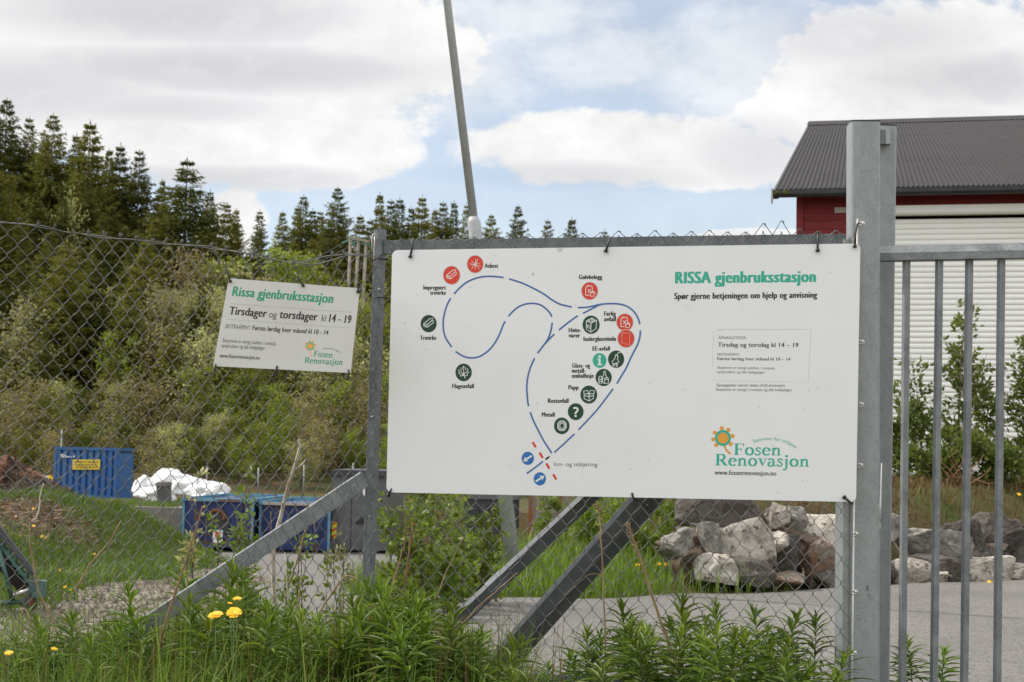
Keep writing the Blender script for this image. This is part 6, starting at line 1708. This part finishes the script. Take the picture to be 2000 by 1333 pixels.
# ------------------------------------------------------------------ fireweed stand along the fence
def fireweed(seed, h=0.7):
    r_ = np.random.default_rng(seed)
    V = []; mbs = MB()
    bend = r_.normal(0, .05, 2)
    st_ = lambda t: np.array([bend[0] * t * t, bend[1] * t * t, h * t])
    mbs.tube([tuple(st_(t)) for t in np.linspace(0, 1, 7)], [.0045 * (1 - .6 * t) for t in np.linspace(0, 1, 7)], 6)
    n = 74
    for i in range(n):
        t = 0.12 + 0.88 * (i / (n - 1)) ** .78
        az = i * 2.39996 + r_.normal(0, .2)
        tip = (1 - t)
        L = np.interp(t, [.1, .5, .8, .93, 1], [.10, .15, .14, .10, .045]) * r_.uniform(.8, 1.2)
        W = L * r_.uniform(.135, .19)
        el0 = np.interp(t, [.1, .6, .85, 1], [.1, .32, .6, 1.3]) + r_.normal(0, .14)
        dr_ = np.interp(t, [0, .6, 1], [1.35, 1.2, .5]) * r_.uniform(.7, 1.3)
        b = st_(t); ca, sa = math.cos(az), math.sin(az)
        side = np.array([-sa, ca, 0])
        tw = r_.normal(0, .25)
        pts = [b]; seg = 5; el_ = el0
        for k in range(seg):
            pts.append(pts[-1] + np.array([ca * math.cos(el_), sa * math.cos(el_), math.sin(el_)]) * L / seg); el_ -= dr_ / seg
        wd = [.12, .75, 1.0, .85, .5, .02]
        for k in range(seg):
            dn = np.array([0, 0, -.22 * W])
            sd = side * math.cos(tw) + np.array([0, 0, math.sin(tw)])
            for s_ in (-1, 1):
                V.append([pts[k], pts[k] + s_ * sd * wd[k] * W / 2 - dn * wd[k], pts[k + 1] + s_ * sd * wd[k + 1] * W / 2 - dn * wd[k + 1], pts[k + 1]])
    V = np.array(V)
    return mbs.mesh('fireweed_stem', 'weed_stem', True), V
def fire_proto(seed):
    st_, V = fireweed(seed)
    # leaf halves share their midrib so that each leaf is one island
    n = len(V); key = np.round(V.reshape(-1, 3), 6)
    uq, inv = np.unique(key, axis=0, return_inverse=True)
    me = bpy.data.meshes.new('fireweed_leaves'); me.from_pydata(uq.tolist(), [], inv.reshape(-1, 4).tolist()); me.materials.append(M['weed']); me.update()
    me.polygons.foreach_set('use_smooth', [True] * len(me.polygons))
    return proto('fireweed_plant', 'f', 'fireweed', 'g', 'stem', 'leaves', (st_, me))
FW = [fire_proto(400 + i) for i in range(7)]
gf = 'fireweed plants along the fence'
fl_own = [(1338, 1157, 5.9, 'tallest fireweed plant of the clump under the right half of the white board'), (1245, 1182, 6.0, 'upright fireweed beside the slanting dry stalk under the right half of the board'), (1415, 1186, 6.0, 'fireweed plant first right of the tallest one in the right clump'), (1492, 1194, 5.9, 'fireweed with twin tips in the middle of the right clump'), (1513, 1186, 6.1, 'fireweed with a raised tip near the right side of the right clump'), (1582, 1205, 5.9, 'last tall fireweed of the right clump before the end post'),
          (1790, 1247, 6.5, 'fireweed plant behind the first two bars of the gate'), (1828, 1262, 6.45, 'fireweed leaning right behind the second bar of the gate'), (1768, 1278, 6.4, 'low fireweed between the rear gate post and the first bar'), (1156, 1236, 5.8, 'fireweed left of the right clump, at the foot of the gate\'s right diagonal'),
          (283, 1150, 5.7, 'fireweed standing above the grass in front of the brace\'s lower end'), (455, 1095, 6.1, 'tall thin-leaved fireweed behind the yellow dandelions'), (417, 1118, 6.3, 'fireweed just below the middle of the slanting brace'), (512, 1112, 6.2, 'fireweed left of the bleached branch\'s foot'),
          (790, 1128, 5.8, 'tallest fireweed of the dense stand right of the corner post'), (868, 1185, 5.6, 'fireweed at the lower end of the gate\'s left diagonal'), (1535, 1258, 5.3, 'starry fireweed top seen from above in front of the right clump'), (1260, 1212, 5.5, 'fireweed in front, left of the slanting dry stalk')]
def fw(px_, y_, D_, label):
    p = P(px_, y_, D_); h = p.z + 0.03
    k = FW[rs.integers(0, 7)]; s = h / .7
    wsc = (0.62 + 0.38 * s) * rs.uniform(.9, 1.15)
    o = place(k, (p.x, p.y, -0.03), rs.uniform(0, 6.28), (wsc, wsc, s), label, gf)
    o.rotation_euler = (rs.normal(0, .07), rs.normal(0, .07), o.rotation_euler[2])
    return o
for px_, y_, D_, lab in fl_own: fw(px_, y_, D_, lab)
def fw_top(px): return float(np.interp(px, [-60, 60, 130, 250, 330, 420, 500, 600, 680, 740, 800, 900, 960, 1040, 1110, 1200, 1340, 1500, 1640, 1660], [1225, 1225, 1190, 1185, 1190, 1150, 1140, 1200, 1180, 1140, 1130, 1205, 1262, 1300, 1280, 1215, 1195, 1215, 1265, 1290]))
zones = (((-80, 400), 'fireweed in the low green growth left of the slanting brace', 34), ((400, 720), 'fireweed in the tangled growth between the brace and the corner post', 26), ((720, 960), 'fireweed in the dense stand right of the corner post', 34), ((960, 1130), 'fireweed in the gap between the gate diagonals\' feet', 9), ((1130, 1640), 'fireweed in the clump under the right half of the white board', 34))
for (x0, x1), lab, n_ in zones:
    for i in range(n_):
        px_ = x0 + (x1 - x0) * (i + rs.uniform(0, 1)) / n_
        D_ = rs.uniform(4.9, 6.6)
        fw(px_, fw_top(px_) + abs(rs.normal(0, 32)) + 6 + max(0, (5.5 - D_)) * 40, D_, lab)

# ------------------------------------------------------------------ grasses
def blades(name, pts, hmin, hmax, wd, m_, seed, lean=.45, label=None):
    r_ = np.random.default_rng(seed); n = len(pts)
    h = r_.uniform(hmin, hmax, n); az = r_.uniform(0, 6.28, n); ln = np.abs(r_.normal(0, lean, n))
    d = np.stack([np.cos(az), np.sin(az), 0 * az], 1); s = np.stack([-np.sin(az + r_.normal(0, .8, n)), np.cos(az + r_.normal(0, .8, n)), 0 * az], 1)
    w_ = r_.uniform(.6, 1.3, n)[:, None] * wd / 2
    z = np.array([0, 0, 1.0])
    p0 = pts; p1 = pts + z * (h * .55)[:, None] + d * (ln * h * .25)[:, None]; p2 = pts + z * (h * (1 - .25 * np.minimum(ln, 1.5)))[:, None] + d * (ln * h * .85)[:, None]
    A = np.stack([p0 - s * w_, p0 + s * w_, p1 + s * w_ * .8, p1 - s * w_ * .8], 1)
    B = np.stack([p1 - s * w_ * .8, p1 + s * w_ * .8, p2 + s * w_ * .08, p2 - s * w_ * .08], 1)
    V = np.concatenate([A[:, None], B[:, None]], 1).reshape(-1, 4, 3)
    return single(name, np_mesh(name, V, 4, m_), None, None, kind='stuff')
def scatter(n, x0, x1, y0, y1, seed, keep=None):
    r_ = np.random.default_rng(seed)
    x = r_.uniform(x0, x1, n); y = r_.uniform(y0, y1, n)
    if keep is not None:
        k = keep(x, y, r_); x, y = x[k], y[k]
    return np.stack([x, y, height(x, y) - .01], 1)
clump = lambda x, y, s: np.sin(x * s + 1.3 * np.sin(y * s * .7)) * np.sin(y * s * 1.1 + 1.7 * np.sin(x * s * .6))
blades('grass', scatter(15000, -2.6, .15, 4.3, 6.5, 1, lambda x, y, r_: (x > -.36 * y - .1) & (x < -.0 * y + .1) & (r_.random(len(x)) < .6 + .4 * clump(x, y, 5))), .22, .60, .0055, 'grass', 2, .6)
blades('grass', scatter(3200, -1.9, -.45, 4.6, 6.4, 71, lambda x, y, r_: (x > -.225 * y) & (x < -.075 * y) & (clump(x, y, 4) > -.3)), .35, .74, .0055, 'grass_bright', 72, .7)
blades('grass', scatter(1500, -2.2, -.9, 4.6, 6.2, 73, lambda x, y, r_: (x > -.36 * y) & (x < -.2 * y)), .34, .60, .0055, 'grass_bright', 74, .7)
blades('grass', scatter(420, -1.7, .2, 4.6, 6.3, 75), .40, .72, .0045, 'grass_dry', 76, .6)
blades('grass', scatter(3500, .0, 1.6, 4.8, 6.3, 5), .08, .26, .005, 'grass', 6, .6)
def verge(x, y, r_):
    e = y - far_edge(x)
    return (e > .02) & (e < 2.2) & (x < 2.5) & ((x < 1.4) | (e < .25)) & (r_.random(len(x)) < .9 - .55 * np.maximum(x - 1.0, 0))
blades('grass', scatter(19000, -1.3, 3.2, 11.9, 16, 9, verge), .10, .34, .010, 'grass_bright', 10, .45)
def mound_keep(x, y, r_):
    q = clump(x, y, .9) + .5 * clump(x, y, 2.3)
    patch = np.exp(-((x + 6.6) / .8) ** 2 - ((y - 21.6) / 2.6) ** 2) + np.exp(-((x + 4.7) / .5) ** 2 - ((y - 16.0) / 1.4) ** 2)
    return (x < road_left(y) - np.interp(y, [9, 12, 18, 24, 30], [1.75, 1.25, .7, .35, .15])) & (r_.random(len(x)) < np.clip(1.1 - patch * 1.25, 0, 1) * np.where(y < 15.5, .6, 1))
blades('grass', scatter(110000, -15, -2.5, 9.2, 33, 12, mound_keep), .08, .26, .014, 'grass_mound', 13, .7)
blades('grass', scatter(3600, -6, -2.5, 9, 14, 15, lambda x, y, r_: (x < road_left(y) - 1.2) & (clump(x, y, 2) > -.2)), .08, .25, .012, 'grass', 16, .6)
blades('grass', scatter(900, -4.6, -2.6, 8, 20, 17, lambda x, y, r_: (x > road_left(y) - 1.2) & (x < road_left(y) - .1) & (clump(x, y, 3.1) > .25)), .05, .16, .010, 'grass', 18, .6)
blades('grass', scatter(9000, -14, .5, 46.2, 64, 19, lambda x, y, r_: x < -3 + (y - 44) * .1), .06, .2, .03, 'grass', 20, .5)
blades('grass', scatter(7000, -1.2, 3.0, 14, 40, 31, lambda x, y, r_: (x > np.interp(y, [12.3, 44], [-1.1, 1.1])) & (x < 2.6)), .15, .45, .025, 'grass', 32, .5)
def bank(x, y, r_):
    e = y - far_edge(x); return (e > 1.25) & (e < 6) & (x > 1.4)
blades('grass', scatter(38000, 1.4, 9.5, 13, 24, 21, bank), .05, .2, .010, 'grass_dry', 22, .9)
blades('grass', scatter(9000, 1.4, 9.5, 13, 24, 23, lambda x, y, r_: bank(x, y, r_) & (clump(x, y, 1.6) > .0)), .06, .22, .010, 'grass', 24, .6)
# chips and dry litter on the mound's bald patch
r_ = np.random.default_rng(44)
n = 2600
x = np.concatenate([r_.normal(-6.6, .6, n), r_.normal(-4.7, .4, n // 3)]); y = np.concatenate([r_.normal(21.4, 1.6, n), r_.normal(16.0, 1.0, n // 3)]); n = len(x)
pos = np.stack([x, y, height(x, y) + .03], 1); d = r_.normal(size=(n, 3)) * np.array([1, 1, .25]); d /= np.linalg.norm(d, axis=1, keepdims=True)
single('wood_chips', np_mesh('wood_chips', quad_leaves(pos, d, r_.uniform(.04, .16, n), r_.uniform(.012, .035, n), r_), 4, 'chips'), None, None, kind='stuff')

# ------------------------------------------------------------------ dandelions and buttercups
def dandelion(label, px, py, D, r0, tilt, up=True):
    c0 = P(px, py, D); T = thing('dandelion', label, 'flower', (c0.x, c0.y, 0), 'yellow dandelions along the fence and yard')
    ax_ = Vector((random.uniform(-.3, .3), -tilt, 1)).normalized(); e1 = ax_.cross(Vector((0, 1, 0))).normalized(); e2 = ax_.cross(e1)
    rr = random.Random(int(px)); V = []
    for ring, (nn_, rl, lift) in enumerate(((26, 1.0, .12), (22, .82, .3), (16, .55, .5), (9, .3, .6))):
        for i in range(nn_):
            an = 2 * math.pi * (i + rr.random() * .6) / nn_; dv = e1 * math.cos(an) + e2 * math.sin(an); sv = dv.cross(ax_)
            L = r0 * rl * rr.uniform(.85, 1.1); tip = c0 + dv * L + ax_ * (L * lift * .6 + r0 * .03 * ring); w_ = r0 * .10
            V.append([c0 + ax_ * .0008 * ring - sv * w_ * .5, tip - sv * w_, tip + sv * w_ + dv * w_ * .4, c0 + ax_ * .0008 * ring + sv * w_ * .5])
    part('petals', np_mesh('dandelion_petals', np.array([[tuple(p) for p in q] for q in V]), 4, 'petal'), T)
    mb = MB(); g = Vector((c0.x + random.uniform(-.03, .03), c0.y + .02, hz(c0.x, c0.y)))
    mb.tube([g, (g + c0) / 2 + Vector((.01, 0, .02)), c0 - ax_ * r0 * .3], min(max(.0013, r0 * .05), .006), 6); mb.tube([c0 - ax_ * r0 * .45, c0 - ax_ * r0 * .2, c0], [r0 * .14, r0 * .3, r0 * .34], 8)
    part('stem', mb.mesh('dandelion_stem', 'sepal', True), T)
for a in ((421, 1202, 4.9, .0245, .35, 'big orange-yellow dandelion just left of its round yellow neighbour before the brace'), (457.5, 1197, 4.9, .024, .75, 'round wide-open yellow dandelion facing out beside the orange-yellow one'), (463, 1170, 4.95, .014, .3, 'small yellow dandelion above the wide-open one'), (449, 1179, 4.95, .009, .2, 'tiny half-open orange dandelion between the other three before the brace'),
          (17, 1276, 4.7, .013, .4, 'yellow dandelion at the lower left corner by the edge'), (106, 1268, 4.7, .010, .3, 'small orange flower in the low green growth at the lower left'), (520, 1190, 6.2, .006, .3, 'tiny yellow flower left of the bleached branch\'s foot')):
    dandelion(a[5], *a[:5])
def spots(label, lst, D_of, r0):
    for i, (px_, py_) in enumerate(lst):
        D_ = D_of(px_, py_); dandelion(label, px_, py_, D_, r0 * D_, .8)
def onground(px_, py_):
    lo_, hi_ = 7.0, 40.0
    D_ = lo_
    while D_ < hi_:
        p = P(px_, py_, D_)
        if p.z < hz(p.x, p.y) + .06: break
        D_ += .1
    return D_ - .1
spots('yellow dandelion dotted over the grassy mound near its bald patch', [(65, 1028), (39, 1047), (82, 1048), (90, 1051), (137, 1069), (184, 1083), (194, 1107), (120, 1112), (117, 1115), (129, 1121), (135, 1123), (141, 1124), (149, 1113), (157, 1122), (262, 1101), (127, 1147), (139, 1153), (66, 994)], onground, .00125)
spots('yellow dandelion in the grass at the foot of the boulder bank', [(1301, 1103), (1318, 1105), (1328, 1095), (1448, 1121), (1457, 1126), (1521, 1133), (1287, 1102), (1245, 1104)], lambda a, b: 13.2 + (a - 1250) * .002, .0016)
spots('yellow dandelion between the stones behind the gate bars', [(1932, 1137), (1990, 966)], lambda a, b: 14.4 if b > 1000 else 16.8, .0014)

# ------------------------------------------------------------------ dry stalks of last year and the bleached branch
def stalk(label, pts, D0, r0, m_, D1=None, heads=0, kids=(), name='dry_stalk', cat='dry stalk'):
    n = len(pts); D1 = D1 or D0
    W_ = [P(x, y, D0 + (D1 - D0) * i / max(n - 1, 1)) for i, (x, y) in enumerate(pts)]
    T = thing(name, label, cat, tuple(W_[0]), 'dry stalks along the fence')
    mb = MB()
    fine = []
    for i in range(n - 1):
        a = W_[max(i - 1, 0)]; b = W_[i]; c = W_[i + 1]; d = W_[min(i + 2, n - 1)]
        for k in range(4):
            t = k / 4; fine.append(0.5 * (2 * b + (c - a) * t + (2 * a - 5 * b + 4 * c - d) * t * t + (3 * b - a - 3 * c + d) * t ** 3))
    fine.append(W_[-1]); m = len(fine)
    rr = random.Random(int(pts[0][0])); fine = [p + Vector((rr.gauss(0, .0012), 0, rr.gauss(0, .0012))) for p in fine]
    mb.tube(fine, [r0 * (1 - .55 * i / m) * rr.uniform(.88, 1.12) for i in range(m)], 6)
    part('stem', mb.mesh('stalk_stem', m_, True), T)
    for kp in kids:
        mb = MB(); q = [P(x, y, D0) for x, y in kp]; mb.tube(q, [r0 * .55 * (1 - .5 * i / len(q)) for i in range(len(q))], 5); part('twig', mb.mesh('stalk_twig', m_, True), T)
    if heads:
        mb = MB()
        for i in range(heads):
            t = rr.uniform(.62, 1.0); b = fine[int(t * (m - 1))]; d = Vector((rr.gauss(0, 1), rr.gauss(0, 1), rr.gauss(0.2, .7))).normalized() * rr.uniform(.008, .024)
            mb.tube([b, b + d * .6 + Vector((0, 0, -.002)), b + d], .0009, 4, cap=False)
        part('seed_head', mb.mesh('seed_head', m_), T)
stalk('bleached forked branch rising before the faded blue skip to above the far fence', [(540, 1340), (537, 1200), (534, 1085), (548, 1010), (563, 950), (575, 915), (582, 885), (586, 872), (583, 858)], 6.6, .0105, 'dead_wood', None, 0, (((575, 920), (590, 908), (598, 898)), ((566, 946), (563, 945), (561, 940)), ((578, 905), (573, 922))), 'dead_branch', 'branch')
stalk('reddish straight stalk leaning right across the dark blue skip', [(303, 1340), (318, 1240), (345, 1150), (370, 1075), (396, 990)], 5.5, .006, 'stalk_red')
stalk('brown hooked stalk bending over in front of the grey compactor', [(560, 1150), (582, 1090), (600, 1025), (612, 990), (625, 972), (632, 967), (636, 972), (628, 992), (612, 1028)], 6.5, .0048, 'stalk', None, 0, (((612, 1018), (616, 1040), (612, 1044)),))
stalk('grey thin stalk standing upright left of the bleached branch', [(531, 1130), (530, 1060), (529, 1000)], 6.6, .003, 'stalk')
stalk('orange-brown thick stalk right of the corner post', [(786, 1190), (795, 1110), (806, 1020)], 6.4, .0062, 'stalk_red', None, 8)
stalk('tan stalk crossing behind the orange-brown one right of the corner post', [(758, 1180), (782, 1090), (792, 1050), (790, 985)], 6.5, .0042, 'stalk', None, 10)
stalk('thin tan stalk slanting up in front of the willow bushes', [(842, 1190), (880, 1100), (905, 1050)], 6.5, .003, 'stalk')
stalk('slanting tan stalk with a feathery head under the board\'s right half', [(1334, 1340), (1300, 1240), (1268, 1145), (1245, 1075), (1232, 1040), (1226, 1020)], 5.7, .0062, 'stalk', None, 60)
stalk('upright tan stalk with fluffy seed heads before the gate\'s right diagonal', [(1183, 1290), (1180, 1200), (1177, 1110), (1174, 1055), (1170, 1000), (1166, 980)], 5.9, .0042, 'stalk', None, 80)
stalk('thin grass stem arching off the upright fluffy stalk', [(1174, 1125), (1160, 1121), (1145, 1126), (1125, 1145), (1100, 1165)], 5.9, .0016, 'stalk')
stalk('long tan stalk lying along the gate\'s left diagonal', [(880, 1242), (930, 1190), (975, 1150), (1010, 1120)], 5.8, .0032, 'stalk')
stalk('pale curved stalk sweeping from the grass towards the corner post', [(505, 1330), (545, 1290), (610, 1215), (650, 1155), (672, 1128), (684, 1126), (700, 1134)], 5.9, .0056, 'stalk')
stalk('dark crooked stalk running beside the pale curved one', [(540, 1320), (580, 1275), (620, 1230), (660, 1205), (668, 1200)], 5.8, .0036, 'stalk_red')
for i, (x0, x1, yt_, lab) in enumerate(((566, 588, 1125, 'pale broken stalk in the bundle below the bleached branch'), (562, 575, 1180, 'brown split stalk in the bundle below the bleached branch'), (552, 545, 1210, 'thin stalk leaning left in the bundle below the bleached branch'), (575, 556, 1080, 'tall straw-thin stalk in the bundle below the bleached branch'), (530, 524, 1240, 'short bleached stalk left of the bundle'))):
    stalk(lab, [(x0 - 6, 1345), (x0 + (x1 - x0) * .4, 1260), (x1, yt_)], 5.7 + .1 * i, .0042, 'stalk' if i % 2 == 0 else 'dead_wood')
stalk('pale stalk crossing the bald patch of the mound before the conveyor', [(113, 1240), (92, 1190), (73, 1145), (64, 1095), (57, 1060), (58, 1020)], 5.8, .0042, 'stalk')
stalk('thin pale stalk left of the blue container\'s foot', [(64, 1020), (75, 1000), (79, 965), (85, 945)], 5.8, .0038, 'dead_wood')
stalk('tan stalk slanting over the mound left of the brace', [(150, 1150), (175, 1105), (205, 1068), (216, 1057), (236, 1018)], 5.8, .0040, 'stalk')
stalk('bent brown stalk hanging over the grass at the lower left', [(68, 1250), (60, 1215), (52, 1195), (46, 1190), (41, 1205), (45, 1235)], 5.6, .004, 'stalk')
stalk('short dark stalk in the dense stand under the white board\'s left corner', [(705, 1260), (718, 1215), (728, 1180), (738, 1185)], 5.5, .0034, 'stalk_red')
stalk('reddish cut stalk at the lower middle of the dense stand', [(622, 1310), (640, 1280), (660, 1250)], 5.3, .0036, 'stalk_red')
